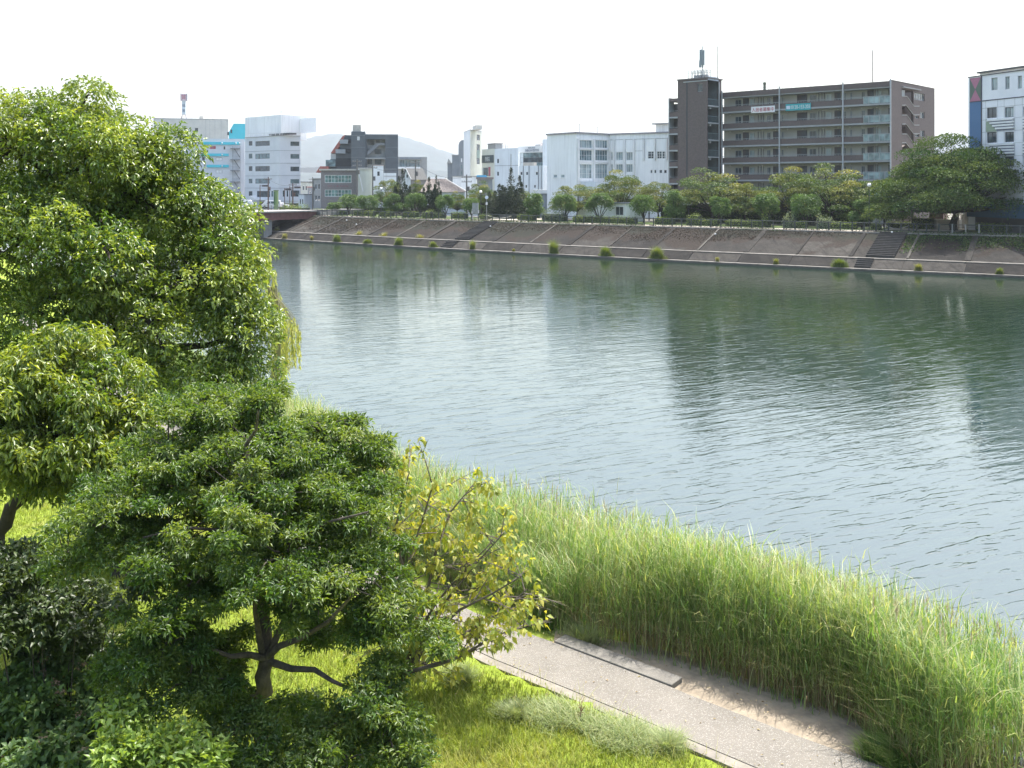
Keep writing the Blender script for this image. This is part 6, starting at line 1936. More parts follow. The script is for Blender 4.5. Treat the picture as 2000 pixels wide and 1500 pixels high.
# fresh green clump beside the path end, low weeds behind the kerb
def tuft(name, label, c, r, n, hh, m, ww=(.010, .02), yv=.15, lean=(.4, 1.4), cat='grass tuft', group=None, squash=1.0, ang=0.0, dir_=None):
    a = rng.uniform(0, 6.28, n); rr = np.minimum(np.abs(rng.normal(0, .48, n)), 1.1) * r
    ex, ey = np.cos(a) * rr, np.sin(a) * rr * squash
    X = c[0] + ex * math.cos(ang) - ey * math.sin(ang); Y = c[1] + ex * math.sin(ang) + ey * math.cos(ang)
    V, Fc, l, y, k = blades(X, Y, np.full(n, c[2]), rng.uniform(hh[0], hh[1], n) * (1.2 - .85 * rr / r) * (1 + .35 * np.sin(X * 5 + Y * 3)), rng.uniform(ww[0], ww[1], n), rng.uniform(lean[0], lean[1], n), m, 't', rng.random(n), np.clip(rng.normal(yv, .2, n), 0, 1), 3, off=c, az=a + rng.normal(0, .6, n))
    o = link(name, np_mesh(name, V, Fc, m, 3, {'lv': l, 'yv': y}), loc=c)
    return tag(o, label, cat, group)
grass_m = leaf_mat('lawn_grass', (.11, .165, .018), (.24, .30, .035), (.40, .385, .12), rough=.55, trans=.35, spec=.3, tcol=(1.3, 1.25, .45))
rng = np.random.default_rng(41)
def in_view(X, Y, z=.8, mx=70):
    px = X / Y * F_ + 1000; py = HOR + (EYE - z) / Y * F_
    return (px > -mx) & (px < 2000 + mx) & (py < 1560)
PLp = [(p.x, p.y) for p in PLx]
n0 = 420000
Y = 14.5 + (40 - 14.5) * rng.random(n0) ** 1.7; X = rng.uniform(-16, 9, n0)
sd = poly_dist(X, Y, PLp)
edge_n = smooth_noise(X, Y, 3.0, 8) * .12
ok = in_view(X, Y) & (sd < -.14 + edge_n)
X, Y, sd = X[ok], Y[ok], sd[ok]
bare = smooth_noise(X, Y, 1.1, 12)
keep = (rng.random(len(X)) < np.where(sd > -.75, np.clip((-sd - .05) * 1.6 + bare * .35, .05, 1), 1.0))
X, Y, sd, bare = X[keep], Y[keep], sd[keep], bare[keep]
n = len(X)
pn = smooth_noise(X, Y, 1.6, 3)
lv = np.clip(.55 + .45 * pn + rng.normal(0, .15, n), 0, 1)
yv = np.clip(rng.normal(.12, .2, n) + .45 * np.clip(smooth_noise(X, Y, .8, 19), 0, 1) + np.clip(.55 + sd * .9, 0, .7) + np.where(bare > .55, .35, 0), 0, 1)
Hh = rng.uniform(.07, .17, n) * (1 + .5 * pn) * np.where(sd > -.5, .6, 1)
V, Fc, l, y, k = blades(X, Y, near_h(X, Y) - .01, Hh, rng.uniform(.012, .022, n), rng.uniform(.2, 1.1, n), grass_m, 'g', lv, yv, 2)
me = np_mesh('lawn_grass', V, Fc, grass_m, 3, {'lv': l, 'yv': y})
tag(link('lawn_grass', me), 'short sunny yellow green lawn grass left of the speckled path', 'grass', kind='stuff')
# long pale bents scattered through the lawn and the shaggy tuft near the path
rng = np.random.default_rng(43)
n = 5000
Y = 14.5 + 10 * rng.random(n); X = rng.uniform(-6, 6, n); sd = poly_dist(X, Y, PLp)
ok = in_view(X, Y) & (sd < -.1); X, Y = X[ok], Y[ok]; n = len(X)
V, Fc, l, y, k = blades(X, Y, near_h(X, Y), rng.uniform(.2, .42, n), rng.uniform(.006, .009, n), rng.uniform(.5, 1.3, n), grass_m, 'g', rng.random(n), rng.uniform(.5, 1, n), 3)
tag(link('grass_bents', np_mesh('grass_bents', V, Fc, grass_m, 3, {'lv': l, 'yv': y})), 'thin pale dry bents sticking out of the lawn', 'grass', kind='stuff')
weed_m = leaf_mat('shaggy_weed', (.12, .20, .05), (.26, .33, .12), (.42, .42, .22), rough=.55, trans=.35, tcol=(1.2, 1.25, .6))
c = G(1150, 1428, .8)
n = 11000
a = rng.uniform(0, 6.28, n); rr = np.sqrt(rng.random(n))
X = c.x + np.cos(a) * rr * 1.4 + rng.normal(0, .12, n); Y = c.y + np.sin(a) * rr * .65 - (X - c.x) * .35 + rng.normal(0, .08, n)
sd = poly_dist(X, Y, PLp); ok = (sd < .04) & (smooth_noise(X, Y, 3.2, 61) + rng.normal(0, .2, n) > -.25 + rr * .35); X, Y, rr = X[ok], Y[ok], rr[ok]; n = len(X)
V, Fc, l, y, k = blades(X, Y, near_h(X, Y), rng.uniform(.08, .30, n) * (1.15 - .5 * rr) * (1 + .5 * smooth_noise(X, Y, 5.0, 6)), rng.uniform(.008, .014, n), rng.uniform(.4, 2.0, n), weed_m, 'g', rng.random(n), np.clip(rng.normal(.3, .3, n), 0, 1), 3)
tag(link('shaggy_weed_patch', np_mesh('shaggy_weed_patch', V, Fc, weed_m, 3, {'lv': l, 'yv': y})), 'shaggy mound of pale green wild grass at the edge of the path', 'weed patch', kind='stuff')
for px_, py_, r_, cnt, lab in ((1010, 1400, .5, 1500, 'small pale weedy tuft in the lawn left of the shaggy mound'), (1300, 1462, .45, 1300, 'small pale weedy tuft between the shaggy mound and the path edging'), (900, 1330, .4, 900, 'small pale weedy tuft in the lawn near the yellowing tree')):
    q = G(px_, py_, .84)
    tuft('lawn_weed', lab, tuple(q), r_, cnt, (.10, .28), weed_m, (.007, .012), .35, lean=(.4, 1.6), group='small weedy tufts in the lawn')
# dry brown dock stalk standing in it
dk = Vector(G(1134, 1420, .8))
t = thing('dry_weed_stalk', 'dry reddish brown weed stalk standing in the shaggy grass mound', 'weed', dk)
mb = MB(); random.seed(4)
mb.tube([dk, dk + Vector((0, 0, .3)), dk + Vector((-.03, 0, .52))], [.008, .006, .003], 5)
for k in range(16):
    z = random.uniform(.15, .5); v = Vector((random.uniform(-1, 1), random.uniform(-1, 1), random.uniform(.4, 1.2))).normalized() * random.uniform(.06, .14)
    mb.tube([dk + Vector((0, 0, z)), dk + Vector((0, 0, z)) + v], [.006, .004], 4)
mb.build('stalk', mat('dry_red_brown', (.22, .10, .06), .9), t)

# ================================================================ reed bed
reed_m = leaf_mat('reed_leaf', (.10, .21, .045), (.21, .33, .085), (.48, .46, .24), rough=.45, trans=.38, spec=.45, tcol=(1.25, 1.3, .5))
cane_m = leaf_mat('reed_cane', (.16, .10, .055), (.34, .25, .14), (.15, .22, .06), rough=.7, trans=.1)
rng = np.random.default_rng(51)
def line_pts(line, t):
    L = np.array(line, float); seg = np.hypot(*np.diff(L, axis=0).T); cum = np.concatenate([[0], np.cumsum(seg)]) / seg.sum()
    return np.stack([np.interp(t, cum, L[:, 0]), np.interp(t, cum, L[:, 1])], -1)
FR = [(-24, 58), (-9, 33.4), (-3.4, 26), (-.05, 22.1), (1.95, 20.55), (3.3, 19.85), (4.25, 19.05), (5.3, 18.15), (6.1, 17.5), (6.2, 16.5), (6.7, 15.4), (8.3, 13.3), (11, 10.5)]
BK = [(-33, 72), (-16.5, 47), (-7.6, 38), (-4.1, 31.2), (0, 28.3), (2.2, 26.4), (3.6, 24.7), (5.2, 23.3), (6.1, 21.7), (6.9, 20.8), (7.9, 19.9), (9.3, 18.7), (13.5, 15)]
def bed(n, a=0.0, b=1.0):
    t = rng.random(n); f = a + (b - a) * rng.random(n)
    A = line_pts(FR, t); B = line_pts(BK, t)
    q = A * (1 - f)[:, None] + B * f[:, None]
    return q[:, 0], q[:, 1], f
X1, Y1, f1 = bed(33000)
X2, Y2, f2 = bed(9000, 0, .12)
X, Y, f = np.concatenate([X1, X2]), np.concatenate([Y1, Y2]), np.concatenate([f1, f2])
ok = in_view(X, Y, mx=160) & (Y < 46); X, Y, f = X[ok], Y[ok], f[ok]
gap = smooth_noise(X, Y, 1.2, 22)
ok = rng.random(len(X)) < np.clip(1.0 + gap * .5, .3, 1); X, Y, f, gap = X[ok], Y[ok], f[ok], gap[ok]
n = len(X)
print('reeds', n)
Zg = np.maximum(near_h(X, Y), -.3)
topn = smooth_noise(X, Y, .9, 31)
H = (2.05 + .22 * topn + rng.normal(0, .24, n)) * np.where(f < .06, rng.uniform(.72, 1, n), 1)
H = H * np.where(f < .05, rng.uniform(.45, 1, n), 1)
H = np.where((X < 1.2) & (f < .18), H * .55, H)          # lower fringe behind the path at the left
wind = .9 + .5 * topn
lean_az = rng.normal(.9, .9, n)
lean = rng.uniform(.02, .22, n)
parts = []
V, Fc, l, y, k = blades(X, Y, Zg, H * .93, np.full(n, .011), lean, cane_m, 's', rng.random(n), np.clip(rng.normal(.25, .3, n), 0, 1), 3, az=lean_az)
tag(link('reed_canes', np_mesh('reed_canes', V, Fc, cane_m, 3, {'lv': l, 'yv': y})), 'dense brown reed canes standing at the foot of the reed bed', 'reeds', kind='stuff')
NL = 8
idx = np.repeat(np.arange(n), NL)
fr = np.tile(np.linspace(.34, 1.0, NL), n) + rng.normal(0, .07, n * NL)
fr = np.clip(fr, .2, 1.0)
hx = lean[idx] * H[idx] * fr ** 1.7
lx = X[idx] + np.cos(lean_az[idx]) * hx; ly = Y[idx] + np.sin(lean_az[idx]) * hx; lz = Zg[idx] + H[idx] * .93 * fr
m_ = n * NL
zone = smooth_noise(X, Y, 1.5, 77)[idx]
lv = np.clip(.45 + .3 * zone + rng.normal(0, .25, m_), 0, 1)
yv = np.clip(rng.normal(.14, .22, m_) + np.where(fr > .9, .15, 0) + np.where(fr < .55, .3, 0) + np.where(rng.random(m_) < .13, .7, 0) + .3 * np.clip(smooth_noise(X, Y, 1.1, 44)[idx], 0, 1) + .2 * smooth_noise(lx, ly, 2.0, 5), 0, 1)
V, Fc, l, y, k = blades(lx, ly, lz, rng.uniform(.24, .55, m_), rng.uniform(.012, .026, m_), rng.uniform(.05, 1.5, m_) ** 1.2, reed_m, 'r', lv, yv, 2, az=rng.uniform(0, 6.283, m_), curl=.7)
tag(link('reed_bed', np_mesh('reed_bed', V, Fc, reed_m, 3, {'lv': l, 'yv': y})), 'tall bright green reed bed along the near water edge', 'reeds', kind='stuff')
# broken and bent canes in front, dry litter
n = 1500
X, Y, f = bed(n, -.03, .14); ok = in_view(X, Y); X, Y = X[ok], Y[ok]; n = len(X)
V, Fc, l, y, k = blades(X, Y, near_h(X, Y), rng.uniform(.5, 1.5, n), rng.uniform(.008, .014, n), rng.uniform(.4, 1.3, n), cane_m, 'b', rng.uniform(.5, 1, n), rng.random(n) * .2, 3)
tag(link('bent_dry_canes', np_mesh('bent_dry_canes', V, Fc, cane_m, 3, {'lv': l, 'yv': y})), 'bent dry straw coloured canes leaning out of the reeds over the sand', 'reeds', kind='stuff')
# short green shoots along the foot of the bed
n = 3200
X, Y, f = bed(n, -.05, .08); ok = in_view(X, Y); X, Y = X[ok], Y[ok]; n = len(X)
V, Fc, l, y, k = blades(X, Y, near_h(X, Y), rng.uniform(.15, .8, n), rng.uniform(.010, .022, n), rng.uniform(.1, 1.1, n), reed_m, 'b', rng.random(n), np.clip(rng.normal(.25, .35, n), 0, 1), 3)
tag(link('reed_shoots', np_mesh('reed_shoots', V, Fc, reed_m, 3, {'lv': l, 'yv': y})), 'short green shoots growing along the foot of the reed bed', 'reeds', kind='stuff')
# feathery tops
n = 1100
X, Y, f = bed(n, .2, 1); ok = in_view(X, Y); X, Y = X[ok], Y[ok]; n = len(X)
plume_m = leaf_mat('reed_plume', (.26, .20, .15), (.40, .34, .26), (.45, .42, .3), rough=.8, trans=.3)
parts = []
for j in range(9):
    z = np.maximum(near_h(X, Y), -.3) + 2.1 + j * .028
    parts.append(blades(X, Y, z, rng.uniform(.08, .16, n), np.full(n, .02), rng.uniform(.2, .8, n), plume_m, 'p', rng.random(n), rng.random(n), 2, az=rng.normal(.9, .8, n)))
V, Fc, l, y = merge(parts)
tag(link('reed_plumes', np_mesh('reed_plumes', V, Fc, plume_m, 3, {'lv': l, 'yv': y})), 'soft brownish flower plumes on the reed tops', 'reeds', kind='stuff')
c = G(1775, 1500, .78); tuft('grass_clump', 'fresh green clump of broad grass at the end of the sand strip', (c.x, c.y, .78), .55, 1500, (.35, .75), reed_m, (.018, .03))
c = G(1712, 1476, .80); tuft('grass_clump', 'sunlit green grass clump spilling onto the corner where the sand strip meets the reeds', (c.x, c.y, .79), .34, 700, (.25, .6), reed_m, (.012, .022), .2)
c = G(1880, 1500, .75); tuft('grass_clump', 'blue green clump of grass at the foot of the reeds by the bottom right corner', (c.x + .1, c.y, .75), .4, 800, (.3, .6), weed_m, (.016, .026))
c = G(1140, 1262, .76); tuft('foxtail_weeds', 'thin arching foxtail weeds just behind the kerb block', (c.x, c.y + .15, .76), .8, 500, (.25, .5), weed_m, (.007, .012), .5, squash=.3, ang=-.5)
c = G(1040, 1230, .76); tuft('grass_clump', 'soft green grass fringe between the path and the reeds left of the kerb', (c.x + .25, c.y + .3, .76), 1.1, 3500, (.2, .55), reed_m, (.009, .016), .1, squash=.35, ang=-.6)
c = G(65, 1500, .85); tuft('grass_clump', 'thin long grass blades at the very bottom left', (c.x + 2.5, 15.2, .8), .3, 24, (.4, .9), weed_m, (.008, .014), .1)

# dead leaves and straw lying on the lawn edge, the path and the sand
litter_m = leaf_mat('fallen_litter', (.12, .075, .035), (.30, .22, .12), (.42, .36, .2), rough=.8, trans=.1)
rng = np.random.default_rng(57)
def lie(name, label, X, Y, z, L, W):
    n = len(X)
    a = rng.uniform(0, 6.28, n)
    me = leaf_mesh(name, np.stack([X, Y, z], -1), np.stack([np.cos(a), np.sin(a), rng.normal(.1, .15, n)], -1), unit(rng.normal(size=(n, 3)) * .35 + np.array([0, 0, 1.0])), L, W, rng.random(n), rng.random(n), litter_m)
    tag(link(name, me), label, 'litter', kind='stuff')
n = 2600
Y = rng.uniform(14.5, 26, n); X = rng.uniform(-6, 8, n)
sdl = poly_dist(X, Y, PLp); sdr = poly_dist(X, Y, FRONT)
prob = np.exp(-np.abs(sdl) / .25) + .9 * np.exp(-np.abs(sdr + .35) / .35) + .05 + .3 * np.exp(-((X + 1.2) ** 2 + (Y - 20) ** 2) / 2.5)
ok = (rng.random(n) < prob) & in_view(X, Y) & (sdr < .2); X, Y, sdl = X[ok], Y[ok], sdl[ok]; n = len(X)
z = np.where(sdl < 0, near_h(X, Y) + .09, .868) + rng.uniform(0, .01, n)
lie('fallen_leaves', 'small dead leaves and straw bits scattered along the path edges', X, Y, z, rng.uniform(.03, .085, n), rng.uniform(.008, .035, n))

# ================================================================ far bank trees
round_leaf = leaf_mat('clipped_tree_leaf', (.034, .085, .024), (.080, .16, .042), (.13, .21, .06), rough=.5, trans=.33)
autumn_leaf = leaf_mat('turning_cherry_leaf', (.040, .085, .028), (.095, .155, .04), (.25, .25, .055), rough=.5, trans=.33)
spread_leaf = leaf_mat('spreading_tree_leaf', (.014, .045, .013), (.055, .115, .028), (.13, .18, .045), rough=.65, trans=.25, spec=.25)
conifer_leaf = leaf_mat('dark_conifer_leaf', (.014, .030, .014), (.030, .055, .022), (.05, .08, .03), rough=.6, trans=.1)
hedge_leaf = leaf_mat('hedge_leaf', (.08, .14, .03), (.16, .24, .05), (.26, .33, .08), rough=.5, trans=.35)

def cloud_mesh(name, cc, cr, spr, leaf, m, seed, yfrac=.2, ysd=.3, up=.45, hang=.1, flat_n=False):
    global rng; rng = np.random.default_rng(seed)
    pts, dr, ci = clump_shell(cc, cr, spr, up=up, fill=.25)
    n = len(pts)
    D = unit(dr * .7 + rng.normal(size=(n, 3)) * .7 + np.array([0, 0, -hang]))
    N = unit(dr + rng.normal(size=(n, 3)) * .6 + np.array([0, 0, .4]))
    cy = np.clip(rng.normal(yfrac, ysd, len(cc)), 0, 1)
    yv = np.clip(cy[ci] * rng.uniform(.5, 1.3, n), 0, 1)
    return leaf_mesh(name, pts, D, N, rng.uniform(.7, 1.3, n) * leaf[0], rng.uniform(.7, 1.3, n) * leaf[1], rng.random(n), yv, m)
def proto_round(seed, w, h, trunk_h):
    """clipped rounded tree: lobed crown on a short forked trunk; base at the origin"""
    r = np.random.default_rng(seed)
    k = 16
    d = unit(r.normal(size=(k, 3)) + np.array([0, 0, .25]))
    cz = trunk_h + h * .5
    cc = np.stack([d[:, 0] * w * .30, d[:, 1] * w * .30, cz + d[:, 2] * h * .28], -1)
    cr = r.uniform(.26, .40, (k, 1)) * np.array([[w * .52, w * .52, h * .46]])
    me = cloud_mesh('crown', cc, cr, 300, (.21, .10), round_leaf, seed, .25, .25)
    mb = MB(); random.seed(seed)
    limb(mb, (0, 0, 0), (0, 0, trunk_h + .3), .16, .11, (.1, 0, 0), 3, 6)
    for c in cc[::2]: limb(mb, (0, 0, trunk_h), c, .08, .02, (0, 0, -.1), 3, 5)
    tm = bpy.data.meshes.new('trunk'); tm.from_pydata(mb.v, [], mb.f); tm.materials.append(bark_dark)
    return me, tm
def proto_cherry(seed, w, h, m, trunk=1.8, nclump=60, leaf=(.24, .13), yf=.45, spr=190, flatc=.42, tr=.26, low=.24):
    r = np.random.default_rng(seed)
    a = r.uniform(0, 6.28, nclump); q = np.sqrt(r.random(nclump))
    dome = np.sqrt(np.clip(1 - q ** 2, 0, 1))
    lay = r.random(nclump) ** .6
    z = h * low + dome * lay * h * (.94 - low) * r.uniform(.85, 1.05, nclump)
    cc = np.stack([np.cos(a) * q * w * .46, np.sin(a) * q * w * .46, z], -1)
    cr = r.uniform(.09, .16, (nclump, 1)) * w * np.array([[1, 1, flatc]])
    me = cloud_mesh('crown', cc, cr, spr, leaf, m, seed, yf, .3, up=.6)
    mb = MB(); random.seed(seed)
    limb(mb, (0, 0, 0), (0, 0, trunk), tr, tr * .7, (.1, 0, 0), 3, 8)
    for k, c in enumerate(cc):
        if k % 2 == 0 or c[2] < h * .6: limb(mb, (0, 0, trunk), c, tr * .42, .025, (0, 0, .25), 5, 5)
    tm = bpy.data.meshes.new('trunk'); tm.from_pydata(mb.v, [], mb.f); tm.materials.append(bark_dark)
    return me, tm
def proto_conifer(seed, w, h):
    r = np.random.default_rng(seed)
    cc, cr = [], []
    spires = [(0, 0, h)] + [(math.cos(a) * w * .3, math.sin(a) * w * .3, h * r.uniform(.5, .85)) for a in np.arange(0, 6.2, .8)]
    for x, y, hh in spires:
        k = 6
        for j in range(k):
            f = j / (k - 1); cc.append((x * (1 + .2 * f), y * (1 + .2 * f), hh * (.08 + .88 * f))); s = w * .26 * (1 - f) ** .7 + .1
            cr.append((s, s, hh / k * .75))
    me = cloud_mesh('crown', np.array(cc), np.array(cr), 110, (.28, .11), conifer_leaf, seed, .1, .2, up=.5, hang=-.6)
    tm = bpy.data.meshes.new('trunk'); mb = MB(); mb.tube([(0, 0, 0), (0, 0, h * .7)], [.14, .04], 6); tm.from_pydata(mb.v, [], mb.f); tm.materials.append(bark_dark)
    return me, tm
def place(name, label, meshes, px, s, scale, rz=0, cat='tree', group=None, zoff=.12, sz=None):
    b = bpt(px, s); b.z = LAND + zoff
    t = thing(name, label, cat, b, group)
    t.rotation_euler.z = rz; t.scale = (scale, scale, sz or scale)
    o1 = bpy.data.objects.new('crown', meshes[0]); o2 = bpy.data.objects.new('trunk', meshes[1])
    for o in (o1, o2): COL.objects.link(o); o.parent = t
    o1['kind'] = 'stuff'
    return t
RND = [proto_round(100 + i, w_, h_, th) for i, (w_, h_, th) in enumerate([(4.2, 4.5, .4), (4.0, 4.8, .5), (4.4, 4.4, .6), (3.8, 4.7, .3)])]
rounds = [(655, 392, 34, 'leftmost and smallest of the clipped round trees on the far bank'), (681, 376, 44, 'clipped round tree second from the left, before the brick fronted shop'),
          (719, 376, 46, 'clipped round tree left of the lamp by the cream gable wall'), (767, 375, 40, 'clipped round tree right of the lamp by the slate building'),
          (811, 372, 46, 'clipped round tree between the two dark conifer groups'), (870, 376, 38, 'clipped round tree before the weathered tiled roof'),
          (921, 382, 36, 'small clipped round tree behind the notice board'), (1046, 374, 48, 'clipped round tree before the left end of the white hall'),
          (1103, 374, 50, 'clipped round tree before the white hall porch'), (1171, 372, 54, 'clipped round tree before the tall hall windows'),
          (1257, 373, 52, 'clipped round tree before the right end of the white hall'), (1318, 368, 54, 'clipped round tree before the stair tower of the brown apartments'),
          (1404, 377, 46, 'narrow clipped round tree below the vacancy banner'), (1499, 372, 60, 'pear shaped clipped tree left of the pair below the teal banner'),
          (1573, 370, 60, 'broad clipped tree right of the pair below the teal banner'), (1683, 386, 50, 'pale clipped tree under the globe lamp left of the spreading tree'),
          (1998, 380, 50, 'clipped tree cut by the right edge of the photograph')]
for i, (px, yt, wpx, lab) in enumerate(rounds):
    b = bpt(px, 18.6); d = b.y
    top = EYE - (yt - HOR) / F_ * d
    hgt = top - (LAND + .1)
    me = RND[i % 4]
    h0 = [4.9, 5.3, 5.0, 5.0][i % 4]; w0 = [4.2, 4.0, 4.4, 3.8][i % 4]
    sw = wpx * 1.14 / F_ * d / w0
    t = place('clipped_tree', lab, me, px, 18.6, sw, rz=i * 1.3, group='clipped round trees along the far promenade', sz=hgt / h0)
CH = [proto_cherry(200 + i, 10, 8.6, autumn_leaf, yf=y_) for i, y_ in enumerate((.40, .30, .24))]
SP = proto_cherry(301, 20, 13.4, spread_leaf, trunk=2.6, nclump=150, leaf=(.30, .17), yf=.30, spr=420, flatc=.42, tr=.6, low=.17)
GR = proto_cherry(302, 9, 7.5, spread_leaf, trunk=1.6, nclump=60, yf=.6, leaf=(.26, .13), low=.2)
cherries = [(1128, 356, 96, 25, 0, 'low turning cherry tree before the white hall porch'), (1212, 332, 108, 25, 1, 'tall turning cherry tree before the middle of the white hall'),
            (1285, 350, 86, 26, 0, 'turning cherry tree before the left balconies of the brown apartments'), (1390, 330, 140, 25, 2, 'wide turning cherry tree below the apartment stair tower'),
            (1455, 352, 90, 27, 0, 'turning cherry tree filling the gap below the vacancy banner'), (1545, 326, 130, 26, 1, 'turning cherry tree below the teal banner, left half of the pair'),
            (1625, 321, 150, 25, 2, 'widest turning cherry tree below the right corridors of the brown apartments'), (760, 346, 60, 27, 0, 'turning cherry tree before the small white stair house'),
            (818, 352, 50, 30, 1, 'thin turning tree before the grey shingle roof'), (941, 355, 62, 24, 2, 'turning tree behind the round lamp and the notice board'),
            (1012, 366, 56, 26, 0, 'yellowing low tree right of the pointed conifer'), (893, 374, 40, 27, 1, 'thin half bare tree beside the weathered tiled roof')]
for i, (px, yt, wpx, s, k, lab) in enumerate(cherries):
    b = bpt(px, s); d = b.y
    hgt = EYE - (yt - HOR) / F_ * d - LAND
    place('turning_cherry_tree', lab, CH[k], px, s, wpx / F_ * d / 9.5, rz=i * 1.9, group='turning cherry trees on the far bank', sz=hgt / 8.3)
b = bpt(1856, 19); place('spreading_tree', 'large dark spreading tree standing alone near the right end of the far bank', SP, 1863, 19, 268 / F_ * b.y / 19.2, rz=.4, sz=(EYE + 92 / F_ * b.y - LAND) / 13.0)
place('olive_green_tree', 'olive green tree touching the left side of the spreading tree', GR, 1727, 19.5, 90 / F_ * 140 / 9, rz=2, sz=.9)
place('olive_green_tree', 'low dark tree filling the gap behind the globe lamp left of the spreading tree', GR, 1668, 27, 1.0, rz=4, sz=.85)
CN = [proto_conifer(400, 3.6, 7.4), proto_conifer(401, 3.8, 6.6)]
for px, yt, wpx, k, s, lab in ((786, 341, 34, 0, 22, 'dark spiky conifer left of the grey shingle roof'), (838, 348, 36, 1, 22, 'dark spiky conifer group before the weathered tiled roof'),
                        (852, 352, 22, 0, 22.5, 'thin spire of dark conifer at the corner of the tiled roof'), (998, 340, 48, 0, 22, 'tall pointed dark conifer before the grey row house'), (975, 362, 44, 1, 21, 'bushy dark conifer left of the tall pointed one')):
    b = bpt(px, s); d = b.y
    place('conifer', lab, CN[k], px, s, wpx / F_ * d / 3.0, rz=px, group='dark conifers on the far bank', sz=(EYE - (yt - HOR) / F_ * d - LAND) / 7.2)

# dark understorey behind the clipped trees
def hedge(name, label, px0, px1, s, h, dep, m, seed, top_round=.1, leaf=(.16, .09), dens=55, group=None, lift=.12, cat='hedge'):
    global rng; rng = np.random.default_rng(seed)
    ua_, ub_ = bank_u(px0, s), bank_u(px1, s)
    n = int(abs(ub_ - ua_) * 1.27 * (h * 2 + dep) * dens)
    u = rng.uniform(ua_, ub_, n); side = rng.random(n)
    f = side < dep / (dep + 2 * h)
    so_ = np.where(f, rng.uniform(0, dep, n), np.where(rng.random(n) < .7, rng.normal(0, .05, n), dep))
    zz = np.where(f, h + rng.normal(0, .06, n) * (1 + top_round * 6), rng.uniform(0, h, n))
    if top_round > .3: zz = zz * (1 + .22 * np.sin(u * 1.7 + seed) + .12 * np.sin(u * 4.1))
    pts = np.array([tuple(bank(a, s + q, LAND + lift + z)) for a, q, z in zip(u, so_, zz)])
    c = bank((ua_ + ub_) / 2, s, LAND)
    D = unit(rng.normal(size=(n, 3)) + np.array([0, 0, .3])); N = unit(rng.normal(size=(n, 3)) * .6 + np.array([-.4, -.5, .6]))
    me = leaf_mesh(name, pts, D, N, rng.uniform(.7, 1.3, n) * leaf[0], rng.uniform(.7, 1.3, n) * leaf[1], rng.random(n), np.clip(rng.normal(.3, .3, n), 0, 1), m, off=c)
    o = bpy.data.objects.new(name, None); COL.objects.link(o); o.location = c; ORG[o.name] = c
    tag(o, label, cat, group)
    tag(link('foliage', me, o), kind='stuff')
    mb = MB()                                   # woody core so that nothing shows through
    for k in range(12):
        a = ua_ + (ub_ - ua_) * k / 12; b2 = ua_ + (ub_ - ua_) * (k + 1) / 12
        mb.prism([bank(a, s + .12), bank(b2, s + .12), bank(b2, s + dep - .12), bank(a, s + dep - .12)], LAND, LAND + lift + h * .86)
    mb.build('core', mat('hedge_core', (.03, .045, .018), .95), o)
    return o
HG = 'clipped hedges along the far promenade'
for i, (a, b, s, h, lab) in enumerate(((611, 642, 16.4, .95, 'clipped hedge at the far left beside the pale crossing'), (648, 672, 17.0, .7, 'low hedge below the leftmost clipped tree'), (690, 728, 16.4, .9, 'clipped hedge below the clipped trees before the brick fronted shop'),
        (786, 812, 16.4, .95, 'clipped hedge below the dark left conifer'), (836, 862, 16.4, .85, 'clipped hedge before the dark conifer group'), (880, 908, 16.8, 1.0, 'bright clipped hedge left of the notice board'), (936, 952, 16.0, .8, 'short clipped hedge right of the notice board'),
        (1010, 1040, 16.6, .9, 'clipped hedge right of the pale crossing at mid bank'), (1118, 1172, 16.4, .95, 'clipped hedge before the low white park shed'), (1174, 1240, 16.6, .9, 'long clipped hedge before the right end of the white hall'),
        (1278, 1314, 16.8, 1.0, 'leafy hedge below the stair tower of the brown apartments'), (1362, 1400, 16.4, .85, 'clipped hedge left of the narrow clipped tree'), (1416, 1490, 16.4, .85, 'long flat topped hedge below the vacancy banner'),
        (1546, 1574, 16.4, .8, 'short flat topped hedge between the pair of clipped trees'), (1622, 1672, 16.6, .85, 'clipped hedge right of the pair of clipped trees'), (1700, 1719, 15.9, .85, 'short bright hedge end beside the wide stairs'),
        (1730, 1790, 22.0, .9, 'dark clipped hedge behind the pale path left of the spreading tree'), (1905, 2030, 17.5, 1.0, 'dark hedge in the shade at the right edge'))):
    hedge('hedge', lab, a, b, s, h, 1.0, hedge_leaf, 500 + i, group=HG)
silver_leaf = leaf_mat('silvery_shrub_leaf', (.13, .18, .12), (.22, .28, .20), (.25, .32, .18), rough=.6, trans=.3)
for i, (a, b, s, h, m, lab) in enumerate(((1058, 1100, 17.5, 1.3, silver_leaf, 'pale silvery shrubs left of the low white park shed'), (1340, 1364, 16.3, 1.6, hedge_leaf, 'loose bright shrub below the apartment stair tower'),
        (1528, 1550, 16.2, 1.4, silver_leaf, 'silvery rounded shrub left of the short flat hedge'), (1594, 1622, 16.4, 1.4, silver_leaf, 'silvery rounded shrub right of the pair of clipped trees'), (738, 760, 16.2, .8, hedge_leaf, 'low shrub below the lamp by the slate building'),
        (824, 840, 16.0, 1.3, hedge_leaf, 'loose shrub before the weathered tiled roof'), (1780, 1822, 21.5, 1.7, hedge_leaf, 'sunlit yellow green shrubs under the left edge of the spreading tree'), (1486, 1500, 16.6, 1.9, hedge_leaf, 'small pale bush at the foot of the pear shaped tree'))):
    hedge('shrub', lab, a, b, s, h, 1.4, m, 540 + i, top_round=.5, group='loose shrubs on the far bank', cat='shrub')
hedge('roadside_bushes', 'green bushes covering the bank top right of the bridge', 545, 590, 12.6, 1.5, 2.0, hedge_leaf, 560, top_round=.6, cat='bush')
